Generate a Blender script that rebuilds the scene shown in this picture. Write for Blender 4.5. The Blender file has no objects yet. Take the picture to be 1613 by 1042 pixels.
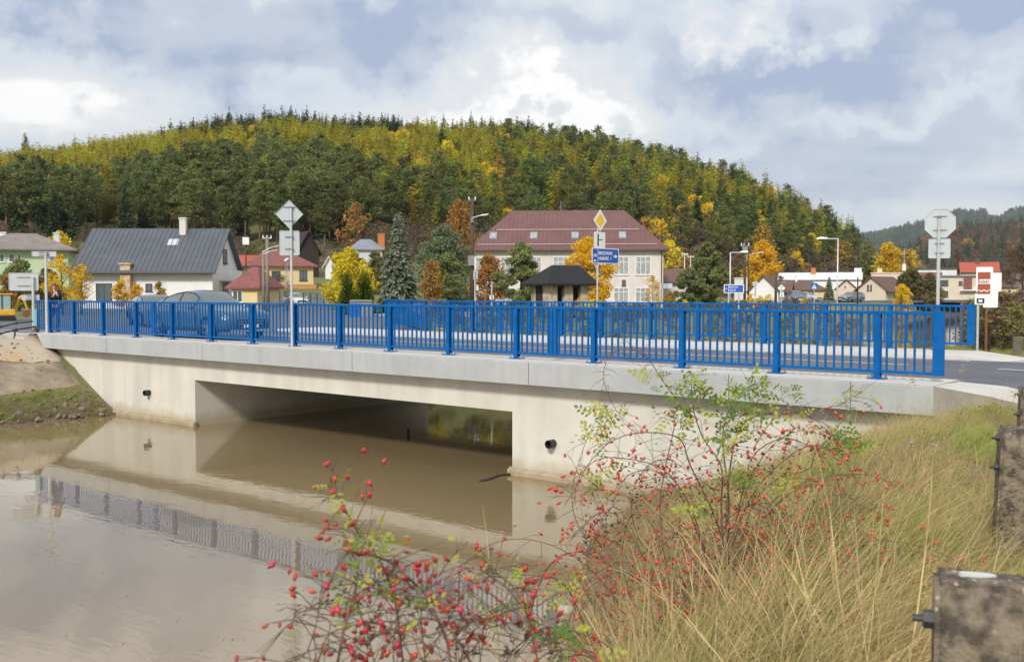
import bpy, bmesh, math, random
import numpy as np
from mathutils import Vector, Matrix, Euler
R = math.radians
sc = bpy.context.scene
COL = sc.collection

# ------------------------------------------------------------------ camera
CAMZ = 1.43
F, CX, CY = 1568.0, 806.5, 521.0
YAW, PITCH = R(39.25), math.atan(64 / 1568.0)
fw = np.array([-math.sin(YAW), math.cos(YAW)])
rt = np.array([math.cos(YAW), math.sin(YAW)])
cam = bpy.data.cameras.new("camera")
cam.sensor_width = 36.0
cam.lens = 36.0 * F / 1613.0
cam.clip_start = 0.05
cam.clip_end = 12000
cam.dof.use_dof = True
cam.dof.focus_distance = 19.0
cam.dof.aperture_fstop = 6.3
camo = bpy.data.objects.new("camera", cam)
COL.objects.link(camo)
camo.location = (0, 0, CAMZ)
camo.rotation_euler = (math.pi / 2 - PITCH, 0, YAW)
sc.camera = camo

# ------------------------------------------------------------------ view + sun + sky
sc.view_settings.view_transform = 'Standard'
sc.view_settings.look = 'None'
sc.view_settings.gamma = 1
sc.view_settings.exposure = 0.52
SUN_EL, SUN_AZ = R(36), R(200)     # azimuth measured from +X counter-clockwise... direction TO the sun
SUN_DIR = None
_sd = Vector((0.30, -0.80, 0.0)).normalized() * math.cos(SUN_EL) + Vector((0, 0, math.sin(SUN_EL)))
sl = bpy.data.lights.new("sun", 'SUN')
sl.energy = 2.4
sl.angle = R(9)
sl.color = (1.0, 0.95, 0.88)
so = bpy.data.objects.new("sun", sl)
COL.objects.link(so)
so.rotation_euler = _sd.to_track_quat('Z', 'Y').to_euler()

w = bpy.data.worlds.new("World")
sc.world = w
w.use_nodes = True
nt = w.node_tree
nt.nodes.clear()
def WN(t, **kw):
    n = nt.nodes.new(t)
    for k, v in kw.items():
        setattr(n, k, v)
    return n
def wmath(op, a, b=None, c=None):
    n = WN('ShaderNodeMath', operation=op)
    for i, v in enumerate((a, b, c)):
        if v is None: continue
        if isinstance(v, (int, float)): n.inputs[i].default_value = v
        else: nt.links.new(v, n.inputs[i])
    return n.outputs[0]
out = WN('ShaderNodeOutputWorld')
bg = WN('ShaderNodeBackground')
bg.inputs['Strength'].default_value = 0.1
nt.links.new(bg.outputs[0], out.inputs[0])
sky = WN('ShaderNodeTexSky', sky_type='NISHITA')
sky.sun_disc = False
sky.sun_elevation = SUN_EL
sky.sun_rotation = math.atan2(_sd.x, _sd.y)
tc = WN('ShaderNodeTexCoord')
sep = WN('ShaderNodeSeparateXYZ')
nt.links.new(tc.outputs['Generated'], sep.inputs[0])
X_, Y_, Z_ = sep.outputs
# cloud layer coordinates: direction laid onto a high flat sheet
zc = wmath('ADD', wmath('MAXIMUM', Z_, 0.0), 0.10)
comb = WN('ShaderNodeCombineXYZ')
nt.links.new(wmath('DIVIDE', X_, zc), comb.inputs[0])
nt.links.new(wmath('DIVIDE', Y_, zc), comb.inputs[1])
def wnoise(vec, scale, detail, rough, dist=0.0):
    n = WN('ShaderNodeTexNoise')
    n.inputs['Scale'].default_value = scale
    n.inputs['Detail'].default_value = detail
    n.inputs['Roughness'].default_value = rough
    n.inputs['Distortion'].default_value = dist
    nt.links.new(vec, n.inputs['Vector'])
    return n
nA = wnoise(comb.outputs[0], 0.75, 8, 0.55, 0.3)
nW = wnoise(tc.outputs['Generated'], 5.0, 6, 0.6, 0.0)
nV = wnoise(tc.outputs['Generated'], 9.0, 5, 0.6, 0.0)
# azimuth / elevation of the direction, torn by noise, for the big cloud banks
az = wmath('ARCTAN2', wmath('MULTIPLY', X_, -1.0), Y_)           # 0 at +Y, positive towards -X
el = wmath('ARCSINE', Z_)
az = wmath('ADD', az, wmath('MULTIPLY', wmath('SUBTRACT', nW.outputs[0], 0.5), 0.50))
el = wmath('ADD', el, wmath('MULTIPLY', wmath('SUBTRACT', nV.outputs[0], 0.5), 0.24))
def blob(px, py, wx, wy, amp):
    a0 = YAW - math.atan((px - CX) / F)
    k = (CY - py) / F
    e0 = math.atan(k) - PITCH
    ax, ey = wx / F, wy / F
    u = wmath('DIVIDE', wmath('SUBTRACT', az, a0), ax)
    v = wmath('DIVIDE', wmath('SUBTRACT', el, e0), ey)
    d2 = wmath('ADD', wmath('MULTIPLY', u, u), wmath('MULTIPLY', v, v))
    return wmath('MULTIPLY', wmath('EXPONENT', wmath('MULTIPLY', d2, -1.0)), amp)
banks = [(90, 25, 190, 70, 0.62), (600, 95, 170, 75, .60), (650, 10, 260, 50, .45), (950, 45, 110, 60, .45), (1190, 95, 120, 60, .38),
         (1500, 75, 240, 55, .60), (1130, 150, 40, 22, .25), (1400, 150, 260, 60, .25), (420, 130, 60, 30, .25), (1250, 280, 300, 70, .30), (1500, 250, 200, 80, .18),
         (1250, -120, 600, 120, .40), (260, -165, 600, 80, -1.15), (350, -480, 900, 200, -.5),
         (1270, 60, 80, 32, -.75), (1000, 60, 60, 40, -.3), (900, 190, 260, 30, -.3), (1450, 215, 160, 26, -.3), (780, 150, 150, 70, -.22), (230, 130, 190, 50, -.25), (200, 190, 240, 40, -.16), (1040, 150, 130, 60, -.25), (1280, 215, 200, 40, -.12)]
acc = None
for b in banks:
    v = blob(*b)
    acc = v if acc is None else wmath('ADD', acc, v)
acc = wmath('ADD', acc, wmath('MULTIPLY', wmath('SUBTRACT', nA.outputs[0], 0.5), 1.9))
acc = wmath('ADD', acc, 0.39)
ramp = WN('ShaderNodeValToRGB')
ramp.color_ramp.interpolation = 'EASE'
e = ramp.color_ramp.elements
e[0].position = 0.0; e[0].color = (8.3, 8.1, 7.8, 1)
m0 = ramp.color_ramp.elements.new(0.24); m0.color = (6.2, 6.25, 6.3, 1)
e = ramp.color_ramp.elements
e[-1].position = 1.0; e[-1].color = (2.9, 3.5, 4.7, 1)
m1 = ramp.color_ramp.elements.new(0.47); m1.color = (5.35, 5.7, 6.15, 1)
m2 = ramp.color_ramp.elements.new(0.73); m2.color = (4.2, 4.6, 5.4, 1)
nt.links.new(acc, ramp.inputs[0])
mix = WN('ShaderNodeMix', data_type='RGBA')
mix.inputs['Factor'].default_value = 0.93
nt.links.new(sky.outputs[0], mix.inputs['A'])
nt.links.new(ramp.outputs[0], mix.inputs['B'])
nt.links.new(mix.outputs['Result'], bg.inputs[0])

# ------------------------------------------------------------------ where a photo pixel lies in the place
def at(px, d, h=0.0):
    """ground point seen in column px at horizontal distance d along the view"""
    zc_ = d * math.cos(PITCH) - h * math.sin(PITCH)
    l = (px - CX) / F * zc_
    p = fw * d + rt * l
    return float(p[0]), float(p[1])
def zat(py, d):
    k = (CY - py) / F
    return CAMZ + d * (k * math.cos(PITCH) - math.sin(PITCH)) / (math.cos(PITCH) + k * math.sin(PITCH))
def ray(px, py):
    u, v = (px - CX) / F, (CY - py) / F
    f3 = np.array([fw[0] * math.cos(PITCH), fw[1] * math.cos(PITCH), -math.sin(PITCH)])
    u3 = np.array([fw[0] * math.sin(PITCH), fw[1] * math.sin(PITCH), math.cos(PITCH)])
    return f3 + u3 * v + np.array([rt[0], rt[1], 0]) * u
def onY(px, py, Y):
    d = ray(px, py); t = Y / d[1]
    return float(d[0] * t), float(Y), float(CAMZ + d[2] * t)
def onZ(px, py, z):
    d = ray(px, py); t = (z - CAMZ) / d[2]
    return float(d[0] * t), float(d[1] * t), z
def face(px):
    """z rotation that turns a thing's local -Y towards the camera in column px"""
    return YAW - math.atan((px - CX) / F)

# ------------------------------------------------------------------ materials
def mat(name, col, rough=0.8, noise=0.0, nscale=5.0, metal=0.0, col2=None, bump=0.0, bscale=30.0, rnd=0.0, spec=0.5, transl=0.0, coat=0.0, detail=4.0, nfac=(0.35, 0.65), hue_rnd=0.0):
    m = bpy.data.materials.new(name)
    m.use_nodes = True
    t = m.node_tree
    p = t.nodes['Principled BSDF']
    p.inputs['Roughness'].default_value = rough
    p.inputs['Metallic'].default_value = metal
    p.inputs['Specular IOR Level'].default_value = spec
    p.inputs['Coat Weight'].default_value = coat
    p.inputs['Base Color'].default_value = (*col, 1)
    src = None
    tcn = t.nodes.new('ShaderNodeTexCoord')
    if noise or col2:
        n = t.nodes.new('ShaderNodeTexNoise')
        n.inputs['Scale'].default_value = nscale
        n.inputs['Detail'].default_value = detail
        n.inputs['Roughness'].default_value = .6
        t.links.new(tcn.outputs['Object'], n.inputs['Vector'])
        mr = t.nodes.new('ShaderNodeMapRange')
        mr.inputs[1].default_value = nfac[0]; mr.inputs[2].default_value = nfac[1]
        t.links.new(n.outputs[0], mr.inputs[0])
        mx = t.nodes.new('ShaderNodeMix'); mx.data_type = 'RGBA'
        c2 = col2 if col2 else tuple(max(0, c * (1 - noise)) for c in col)
        mx.inputs['A'].default_value = (*col, 1)
        mx.inputs['B'].default_value = (*c2, 1)
        t.links.new(mr.outputs[0], mx.inputs['Factor'])
        src = mx.outputs['Result']
    if rnd or hue_rnd:
        oi = t.nodes.new('ShaderNodeObjectInfo')
        hs = t.nodes.new('ShaderNodeHueSaturation')
        if src: t.links.new(src, hs.inputs['Color'])
        else: hs.inputs['Color'].default_value = (*col, 1)
        r1 = t.nodes.new('ShaderNodeMapRange')
        r1.inputs[3].default_value = 1 - rnd; r1.inputs[4].default_value = 1 + rnd
        t.links.new(oi.outputs['Random'], r1.inputs[0])
        t.links.new(r1.outputs[0], hs.inputs['Value'])
        if hue_rnd:
            ml = t.nodes.new('ShaderNodeMath'); ml.operation = 'MULTIPLY'; ml.inputs[1].default_value = 7.31
            fr = t.nodes.new('ShaderNodeMath'); fr.operation = 'FRACT'
            t.links.new(oi.outputs['Random'], ml.inputs[0]); t.links.new(ml.outputs[0], fr.inputs[0])
            r2 = t.nodes.new('ShaderNodeMapRange')
            r2.inputs[3].default_value = .5 - hue_rnd; r2.inputs[4].default_value = .5 + hue_rnd
            t.links.new(fr.outputs[0], r2.inputs[0]); t.links.new(r2.outputs[0], hs.inputs['Hue'])
        src = hs.outputs[0]
    if src: t.links.new(src, p.inputs['Base Color'])
    if bump:
        n2 = t.nodes.new('ShaderNodeTexNoise'); n2.inputs['Scale'].default_value = bscale; n2.inputs['Detail'].default_value = 4
        t.links.new(tcn.outputs['Object'], n2.inputs['Vector'])
        b = t.nodes.new('ShaderNodeBump'); b.inputs['Strength'].default_value = 1.0; b.inputs['Distance'].default_value = bump
        t.links.new(n2.outputs[0], b.inputs['Height']); t.links.new(b.outputs[0], p.inputs['Normal'])
    if transl:
        tr = t.nodes.new('ShaderNodeBsdfTranslucent')
        if src: t.links.new(src, tr.inputs[0])
        else: tr.inputs[0].default_value = (*col, 1)
        ms = t.nodes.new('ShaderNodeMixShader'); ms.inputs[0].default_value = transl
        o = t.nodes['Material Output']
        t.links.new(p.outputs[0], ms.inputs[1]); t.links.new(tr.outputs[0], ms.inputs[2]); t.links.new(ms.outputs[0], o.inputs[0])
    return m

def streaks(m, scale=(3.0, 3.0, 0.25), amt=0.18, thr=(0.45, 0.75)):
    """weather runs down a wall: multiply the colour by a vertically drawn-out noise"""
    t = m.node_tree; p = t.nodes['Principled BSDF']
    lk = p.inputs['Base Color'].links
    tcn = t.nodes.new('ShaderNodeTexCoord'); mp = t.nodes.new('ShaderNodeMapping')
    mp.inputs['Scale'].default_value = scale
    t.links.new(tcn.outputs['Object'], mp.inputs[0])
    n = t.nodes.new('ShaderNodeTexNoise'); n.inputs['Scale'].default_value = 1; n.inputs['Detail'].default_value = 6
    t.links.new(mp.outputs[0], n.inputs['Vector'])
    mr = t.nodes.new('ShaderNodeMapRange'); mr.inputs[1].default_value = thr[0]; mr.inputs[2].default_value = thr[1]
    mr.inputs[3].default_value = 1.0; mr.inputs[4].default_value = 1 - amt
    t.links.new(n.outputs[0], mr.inputs[0])
    mx = t.nodes.new('ShaderNodeVectorMath'); mx.operation = 'SCALE'
    if lk: t.links.new(lk[0].from_socket, mx.inputs[0])
    else: mx.inputs[0].default_value = p.inputs['Base Color'].default_value[:3]
    t.links.new(mr.outputs[0], mx.inputs['Scale'])
    t.links.new(mx.outputs[0], p.inputs['Base Color'])
    return m

# ------------------------------------------------------------------ object helpers
def tag(o, label=None, cat=None, group=None, kind=None):
    if label: o['label'] = label
    if cat: o['category'] = cat
    if group: o['group'] = group
    if kind: o['kind'] = kind
    return o
def thing(name, label, cat, loc=(0, 0, 0), rz=0.0, group=None):
    o = bpy.data.objects.new(name, None)
    COL.objects.link(o)
    o.location = loc; o.rotation_euler = (0, 0, rz); o.empty_display_size = .2
    return tag(o, label, cat, group)

class MB:
    def __init__(s): s.v = []; s.f = []; s.mi = []
    def add(s, vs, fs, mi=0):
        n = len(s.v); s.v += [tuple(map(float, v)) for v in vs]
        s.f += [tuple(i + n for i in f) for f in fs]; s.mi += [mi] * len(fs); return s
    def box(s, x0, x1, y0, y1, z0, z1, mi=0):
        v = [(x, y, z) for z in (z0, z1) for y in (y0, y1) for x in (x0, x1)]
        return s.add(v, [(0, 2, 3, 1), (4, 5, 7, 6), (0, 1, 5, 4), (2, 6, 7, 3), (0, 4, 6, 2), (1, 3, 7, 5)], mi)
    def cbox(s, c, size, rz=0.0, mi=0, rx=0.0, ry=0.0):
        M = Euler((rx, ry, rz)).to_matrix()
        v = [tuple(Vector(c) + M @ Vector((x * size[0] / 2, y * size[1] / 2, z * size[2] / 2))) for z in (-1, 1) for y in (-1, 1) for x in (-1, 1)]
        return s.add(v, [(0, 2, 3, 1), (4, 5, 7, 6), (0, 1, 5, 4), (2, 6, 7, 3), (0, 4, 6, 2), (1, 3, 7, 5)], mi)
    def tube(s, pts, rad, n=8, mi=0, caps=True):
        pts = [Vector(p) for p in pts]
        if not hasattr(rad, '__len__'): rad = [rad] * len(pts)
        rings = []
        up = Vector((0, 0, 1))
        for i, p in enumerate(pts):
            d = (pts[min(i + 1, len(pts) - 1)] - pts[max(i - 1, 0)])
            d = d.normalized() if d.length > 1e-9 else Vector((0, 0, 1))
            a = d.cross(up if abs(d.z) < .95 else Vector((1, 0, 0))).normalized()
            b = d.cross(a)
            rings.append([tuple(p + (a * math.cos(2 * math.pi * k / n) + b * math.sin(2 * math.pi * k / n)) * rad[i]) for k in range(n)])
        vs = [q for r in rings for q in r]
        fs = [(i * n + k, i * n + (k + 1) % n, (i + 1) * n + (k + 1) % n, (i + 1) * n + k) for i in range(len(pts) - 1) for k in range(n)]
        if caps: fs += [tuple(range(n))[::-1], tuple((len(pts) - 1) * n + k for k in range(n))]
        return s.add(vs, fs, mi)
    def cyl(s, c, r, h, n=16, mi=0, axis='z', r2=None):
        r2 = r if r2 is None else r2
        d = {'z': Vector((0, 0, 1)), 'x': Vector((1, 0, 0)), 'y': Vector((0, 1, 0))}[axis]
        return s.tube([Vector(c), Vector(c) + d * h], [r, r2], n, mi)
    def prism(s, poly, z0, z1, mi=0, axis='z'):
        """poly of 2D points extruded; axis y: poly is (x,z) and z0..z1 run along y; axis x: poly is (y,z)"""
        n = len(poly)
        f = {'z': lambda p, h: (p[0], p[1], h), 'y': lambda p, h: (p[0], h, p[1]), 'x': lambda p, h: (h, p[0], p[1])}[axis]
        vs = [f(p, z0) for p in poly] + [f(p, z1) for p in poly]
        fs = [tuple(range(n))[::-1], tuple(range(n, 2 * n))] + [(i, (i + 1) % n, (i + 1) % n + n, i + n) for i in range(n)]
        return s.add(vs, fs, mi)
    def ball(s, c, r, sx=1, sy=1, sz=1, n=8, mi=0):
        vs = [(c[0], c[1], c[2] - r * sz)]
        m = n // 2
        for i in range(1, m):
            a = -math.pi / 2 + math.pi * i / m
            for k in range(n):
                b = 2 * math.pi * k / n
                vs.append((c[0] + r * sx * math.cos(a) * math.cos(b), c[1] + r * sy * math.cos(a) * math.sin(b), c[2] + r * sz * math.sin(a)))
        vs.append((c[0], c[1], c[2] + r * sz))
        fs = [(0, 1 + (k + 1) % n, 1 + k) for k in range(n)]
        for i in range(m - 2):
            for k in range(n):
                a = 1 + i * n
                fs.append((a + k, a + (k + 1) % n, a + n + (k + 1) % n, a + n + k))
        L = len(vs) - 1; a = 1 + (m - 2) * n
        fs += [(a + k, a + (k + 1) % n, L) for k in range(n)]
        return s.add(vs, fs, mi)
    def mesh(s, name, mats):
        me = bpy.data.meshes.new(name)
        me.from_pydata(s.v, [], s.f)
        for m in (mats if isinstance(mats, (list, tuple)) else [mats]): me.materials.append(m)
        if any(s.mi): me.polygons.foreach_set('material_index', s.mi)
        me.update()
        return me
    def build(s, name, mats, parent=None, smooth=False, bevel=0.0, weighted=True):
        me = s.mesh(name, mats)
        o = bpy.data.objects.new(name, me)
        COL.objects.link(o)
        if parent: o.parent = parent
        fix_normals(me)
        if smooth: me.polygons.foreach_set('use_smooth', [True] * len(me.polygons))
        if bevel:
            b = o.modifiers.new('bevel', 'BEVEL'); b.width = bevel; b.segments = 2; b.limit_method = 'ANGLE'; b.angle_limit = R(40)
        return o
def fix_normals(me):
    bm = bmesh.new(); bm.from_mesh(me); bmesh.ops.recalc_face_normals(bm, faces=bm.faces); bm.to_mesh(me); bm.free()

def quads_mesh(name, V, mats, mi=None, tri=False):
    """V (N,4,3) array of loose quads -> mesh"""
    V = np.asarray(V, dtype=np.float32)
    n, k = V.shape[0], V.shape[1]
    me = bpy.data.meshes.new(name)
    me.vertices.add(n * k); me.vertices.foreach_set('co', V.reshape(-1))
    me.loops.add(n * k); me.loops.foreach_set('vertex_index', np.arange(n * k, dtype=np.int32))
    me.polygons.add(n); me.polygons.foreach_set('loop_start', np.arange(0, n * k, k, dtype=np.int32))
    try: me.polygons.foreach_set('loop_total', np.full(n, k, dtype=np.int32))
    except Exception: pass
    for m in (mats if isinstance(mats, (list, tuple)) else [mats]): me.materials.append(m)
    if mi is not None: me.polygons.foreach_set('material_index', np.asarray(mi, dtype=np.int32))
    me.update(calc_edges=True)
    return me
def link(name, me, parent=None):
    o = bpy.data.objects.new(name, me); COL.objects.link(o)
    if parent: o.parent = parent
    return o
def kids(o): return [c for c in bpy.data.objects if c.parent == o]
def copy_tree(o, loc, rz=0.0, scale=1.0, label=None, _par=None, _kids=None):
    c = o.copy(); COL.objects.link(c)
    if _par: c.parent = _par
    else:
        c.location = loc; c.rotation_euler = (0, 0, rz); c.scale = (scale,) * 3 if not hasattr(scale, '__len__') else scale
        if label: c['label'] = label
    for ch in (o.children): copy_tree(ch, None, _par=c)
    return c

# geometry-node scatter, for what nobody could count
def scatter(name, pts, idx, scl, rot, protos, label, cat):
    me = bpy.data.meshes.new(name)
    n = len(pts)
    me.vertices.add(n); me.vertices.foreach_set('co', np.asarray(pts, dtype=np.float32).reshape(-1))
    a = me.attributes.new('idx', 'INT', 'POINT'); a.data.foreach_set('value', np.asarray(idx, dtype=np.int32))
    a = me.attributes.new('scl', 'FLOAT_VECTOR', 'POINT'); a.data.foreach_set('vector', np.asarray(scl, dtype=np.float32).reshape(-1))
    a = me.attributes.new('rot', 'FLOAT_VECTOR', 'POINT'); a.data.foreach_set('vector', np.asarray(rot, dtype=np.float32).reshape(-1))
    me.update()
    pc = bpy.data.collections.new(name + '_source')
    for i, pm in enumerate(protos):
        po = bpy.data.objects.new('%s_%02d' % (name, i), pm); pc.objects.link(po)
    g = bpy.data.node_groups.new(name + '_scatter', 'GeometryNodeTree')
    g.interface.new_socket('Geometry', in_out='INPUT', socket_type='NodeSocketGeometry')
    g.interface.new_socket('Geometry', in_out='OUTPUT', socket_type='NodeSocketGeometry')
    N = g.nodes.new; L = g.links.new
    gi, go = N('NodeGroupInput'), N('NodeGroupOutput')
    ci = N('GeometryNodeCollectionInfo'); ci.inputs['Collection'].default_value = pc
    ci.inputs['Separate Children'].default_value = True; ci.inputs['Reset Children'].default_value = True
    ip = N('GeometryNodeInstanceOnPoints'); ip.inputs['Pick Instance'].default_value = True
    def na(nm, ty):
        q = N('GeometryNodeInputNamedAttribute'); q.data_type = ty; q.inputs['Name'].default_value = nm; return q.outputs['Attribute']
    L(gi.outputs[0], ip.inputs['Points']); L(ci.outputs[0], ip.inputs['Instance'])
    L(na('idx', 'INT'), ip.inputs['Instance Index'])
    er = N('FunctionNodeEulerToRotation'); L(na('rot', 'FLOAT_VECTOR'), er.inputs[0]); L(er.outputs[0], ip.inputs['Rotation'])
    L(na('scl', 'FLOAT_VECTOR'), ip.inputs['Scale'])
    L(ip.outputs[0], go.inputs[0])
    o = link(name, me)
    md = o.modifiers.new('scatter', 'NODES'); md.node_group = g
    tag(o, label, cat, kind='stuff')
    return o
# ------------------------------------------------------------------ terrain
rng = np.random.default_rng(7)
random.seed(7)
WATER = -2.35
def I(x, xs, ys): return np.interp(x, xs, ys)
def vnoise(x, y, s=1.0, seed=0):
    """cheap smooth noise, -1..1"""
    x = np.asarray(x) * s; y = np.asarray(y) * s
    k = seed * 1.7
    return (np.sin(x * 1.3 + 2.1 * np.sin(y * .7 + k) + k) + np.sin(y * 1.7 + 1.9 * np.sin(x * .9 + 2 + k)) + np.sin((x + y) * 2.3 + k * 2) * .5) / 2.5
def XL(Y):   # left shoreline
    return I(Y, [-60, 0, 12, 15.7, 16.1, 16.9, 24.4, 25.0, 28, 45, 70, 100, 150, 220, 400, 5000], [-31, -29.3, -28.6, -28.3, -28.3, -24.9, -24.9, -25.0, -25.2, -24.0, -26.5, -35, -46, -30, 80, 4000])
def XR(Y):   # right shoreline
    return I(Y, [-60, 0, 3, 6, 9, 12, 15.7, 16.1, 16.9, 24.4, 25.0, 28, 45, 70, 100, 150, 220, 400, 5000], [-4, -2.8, -3.15, -4.3, -6.4, -8.3, -9.7, -9.7, -12.3, -12.3, -12.3, -11.9, -12.0, -15.5, -24, -34, -18, 92, 4012])
def XT(Y):   # top edge of the right bank
    return I(Y, [-60, 0, 3, 6, 9, 12, 14.5, 15.7, 16.1, 16.9, 24.4, 28, 45, 70, 100, 150, 220, 400, 5000], [-2.0, -1.5, -1.75, -2.5, -3.2, -3.4, -3.4, -3.6, -3.8, -10.5, -10.5, -8.5, -8.5, -12, -20, -30, -14, 96, 4016])
def XTL(Y):
    return I(Y, [-60, 12, 15.8, 16.1, 16.9, 24.4, 26, 45, 70, 100, 150, 220, 400, 5000], [-36, -33.2, -32.9, -32.9, -26.5, -26.5, -28.5, -28.5, -31, -39, -50, -34, 76, 3996])
AZ_T = [-400, 0, 45, 100, 200, 270, 330, 470, 560, 640, 700, 800, 900, 1000, 1100, 1180, 1240, 1275, 1310, 1333, 1400, 1700]
SKY_T = [256, 244, 232, 228, 213, 202, 184, 178, 184, 185, 184, 190, 203, 222, 246, 270, 293, 312, 326, 345, 360, 440]
def crest_r(px): return I(px, [-400, 200, 800, 1100, 1333], [470, 480, 470, 425, 360])
def pxof(X, Y):
    f = X * fw[0] + Y * fw[1]; l = X * rt[0] + Y * rt[1]
    return np.where(f > 1, CX + F * l / np.maximum(f, 1), np.where(l > 0, 4000, -4000)), f
def hill(X, Y):
    px, f = pxof(X, Y)
    r = np.hypot(X, Y)
    r = f
    rf = I(px, [-400, 0, 600, 740, 1040, 1180, 1260, 1700], [85, 82, 84, 150, 165, 235, 258, 280])
    r0 = I(px, [0, 740, 1040, 1180, 1260, 1400], [215, 225, 235, 262, 282, 300])
    zb = I(px, [0, 380, 620, 900, 1250, 1400], [11.5, 9.5, 8.5, 9, 6, 3])
    r1 = crest_r(px)
    ys = I(px, AZ_T, SKY_T) + 15.0 * F / r1 * .92
    zt = CAMZ + r1 * (457 - ys) / F
    t = np.clip((r - rf) / (r0 - rf), 0, 1)
    za = zb * (t * t * (3 - 2 * t)) * .6 + zb * t * .4
    u = np.clip((r - r0) / (r1 - r0), 0, 1)
    zh = zb + np.maximum(zt - zb, 0) * (u ** 0.92)
    dn = np.clip((r - r1) / 500, 0, 1)
    z = np.where(r < r0, za, zh) * (1 - dn * dn * (3 - 2 * dn))
    side = np.clip((px + 1500) / 1100, 0, 1)
    return np.where(f > 1, z * side, 0)
def ground(X, Y):
    X = np.asarray(X, dtype=float); Y = np.asarray(Y, dtype=float)
    top = -.22 + vnoise(X, Y, .6, 3) * .03 + hill(X, Y)
    xl, xr, xt, xtl = XL(Y), XR(Y), XT(Y), XTL(Y)
    wob = vnoise(X, Y, 1.4, 1) * .07 + vnoise(X, Y, 4.0, 2) * .025
    inbr = (Y > 15.7) & (Y < 25.2)
    wob = np.where(inbr, 0, wob)
    # right bank
    tr = (X - xr) / np.maximum(xt - xr, .3)
    tl = (xl - X) / np.maximum(xl - xtl, .3)
    t = np.maximum(tr, tl)
    tt = np.clip(t, 0, 1)
    ex = I(Y, [0, 9, 14.5], [.72, .72, 1.0]); tt = np.where(tr > tl, tt ** ex, tt)
    bank = WATER + (top - WATER) * (tt * .8 + .2 * tt * tt * (3 - 2 * tt)) + wob * np.clip(t * 2, 0, 1) * np.clip((1.5 - t) * 2, 0.15, 1)
    inside = np.minimum(X - xl, xr - X)
    bed = WATER - np.clip(inside * .5, 0, 1.0)
    z = np.where(t >= 0, np.where(t > 1, top + wob * .3, bank), bed)
    return z
def gz(x, y): return float(ground(np.array([x]), np.array([y]))[0])

# one sheet: fine near the camera, coarse far away
na_, nr_ = 720, 330
rr = np.concatenate([[0.3], np.geomspace(0.6, 7500, nr_ - 1)])
aa = np.linspace(0, 2 * math.pi, na_, endpoint=False)
RR, AA = np.meshgrid(rr, aa, indexing='ij')
GX, GY = -RR * np.sin(AA), RR * np.cos(AA)
GZ = ground(GX, GY)
co = np.stack([GX, GY, GZ], -1).reshape(-1, 3).astype(np.float32)
co = np.vstack([co, [[0, 0, gz(0, 0)]]]).astype(np.float32)
i0 = (np.arange(nr_ - 1)[:, None] * na_ + np.arange(na_)[None, :])
j1 = (np.arange(na_) + 1) % na_
q = np.stack([i0, np.arange(nr_ - 1)[:, None] * na_ + j1[None, :], (np.arange(nr_ - 1)[:, None] + 1) * na_ + j1[None, :], i0 + na_], -1).reshape(-1, 4)
faces = q.tolist() + [(len(co) - 1, int((k + 1) % na_), int(k)) for k in range(na_)]
me = bpy.data.meshes.new('ground'); me.from_pydata(co.tolist(), [], faces); me.update()
fix_normals(me)
me.polygons.foreach_set('use_smooth', [True] * len(me.polygons))

def ground_mat():
    m = bpy.data.materials.new('ground_cover'); m.use_nodes = True
    t = m.node_tree; p = t.nodes['Principled BSDF']; p.inputs['Roughness'].default_value = .95
    g = t.nodes.new('ShaderNodeNewGeometry')
    def noise(scale, det=5):
        n = t.nodes.new('ShaderNodeTexNoise'); n.inputs['Scale'].default_value = scale; n.inputs['Detail'].default_value = det
        n.inputs['Roughness'].default_value = .65
        t.links.new(g.outputs['Position'], n.inputs['Vector']); return n.outputs[0]
    def mr(src, a, b):
        n = t.nodes.new('ShaderNodeMapRange'); n.inputs[1].default_value = a; n.inputs[2].default_value = b
        t.links.new(src, n.inputs[0]); return n.outputs[0]
    def mx(f, a, b):
        n = t.nodes.new('ShaderNodeMix'); n.data_type = 'RGBA'
        t.links.new(f, n.inputs['Factor'])
        for s_, v in (('A', a), ('B', b)):
            if isinstance(v, tuple): n.inputs[s_].default_value = (*v, 1)
            else: t.links.new(v, n.inputs[s_])
        return n.outputs['Result']
    a = mx(mr(noise(.8), .35, .65), (.10, .135, .03), (.20, .185, .065))
    a = mx(mr(noise(7), .42, .62), a, (.13, .10, .055))
    a = mx(mr(noise(40, 3), .45, .7), a, (.22, .20, .085))
    # bare wet soil near the water's level
    s2 = t.nodes.new('ShaderNodeSeparateXYZ'); t.links.new(g.outputs['Position'], s2.inputs[0])
    ad = t.nodes.new('ShaderNodeMath'); ad.operation = 'ADD'
    t.links.new(s2.outputs[2], ad.inputs[0]); t.links.new(mr(noise(3), 0.2, 1.2), ad.inputs[1])
    wet = mr(ad.outputs[0], -1.45, -2.0)
    soil = mx(mr(noise(14), .35, .65), (.085, .062, .04), (.17, .13, .085))
    a = mx(wet, a, soil)
    t.links.new(a, p.inputs['Base Color'])
    n2 = t.nodes.new('ShaderNodeTexNoise'); n2.inputs['Scale'].default_value = 12; n2.inputs['Detail'].default_value = 6
    t.links.new(g.outputs['Position'], n2.inputs['Vector'])
    b = t.nodes.new('ShaderNodeBump'); b.inputs['Distance'].default_value = .05
    t.links.new(n2.outputs[0], b.inputs['Height']); t.links.new(b.outputs[0], p.inputs['Normal'])
    return m
me.materials.append(ground_mat())
tag(link('ground', me), kind='structure')

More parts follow.
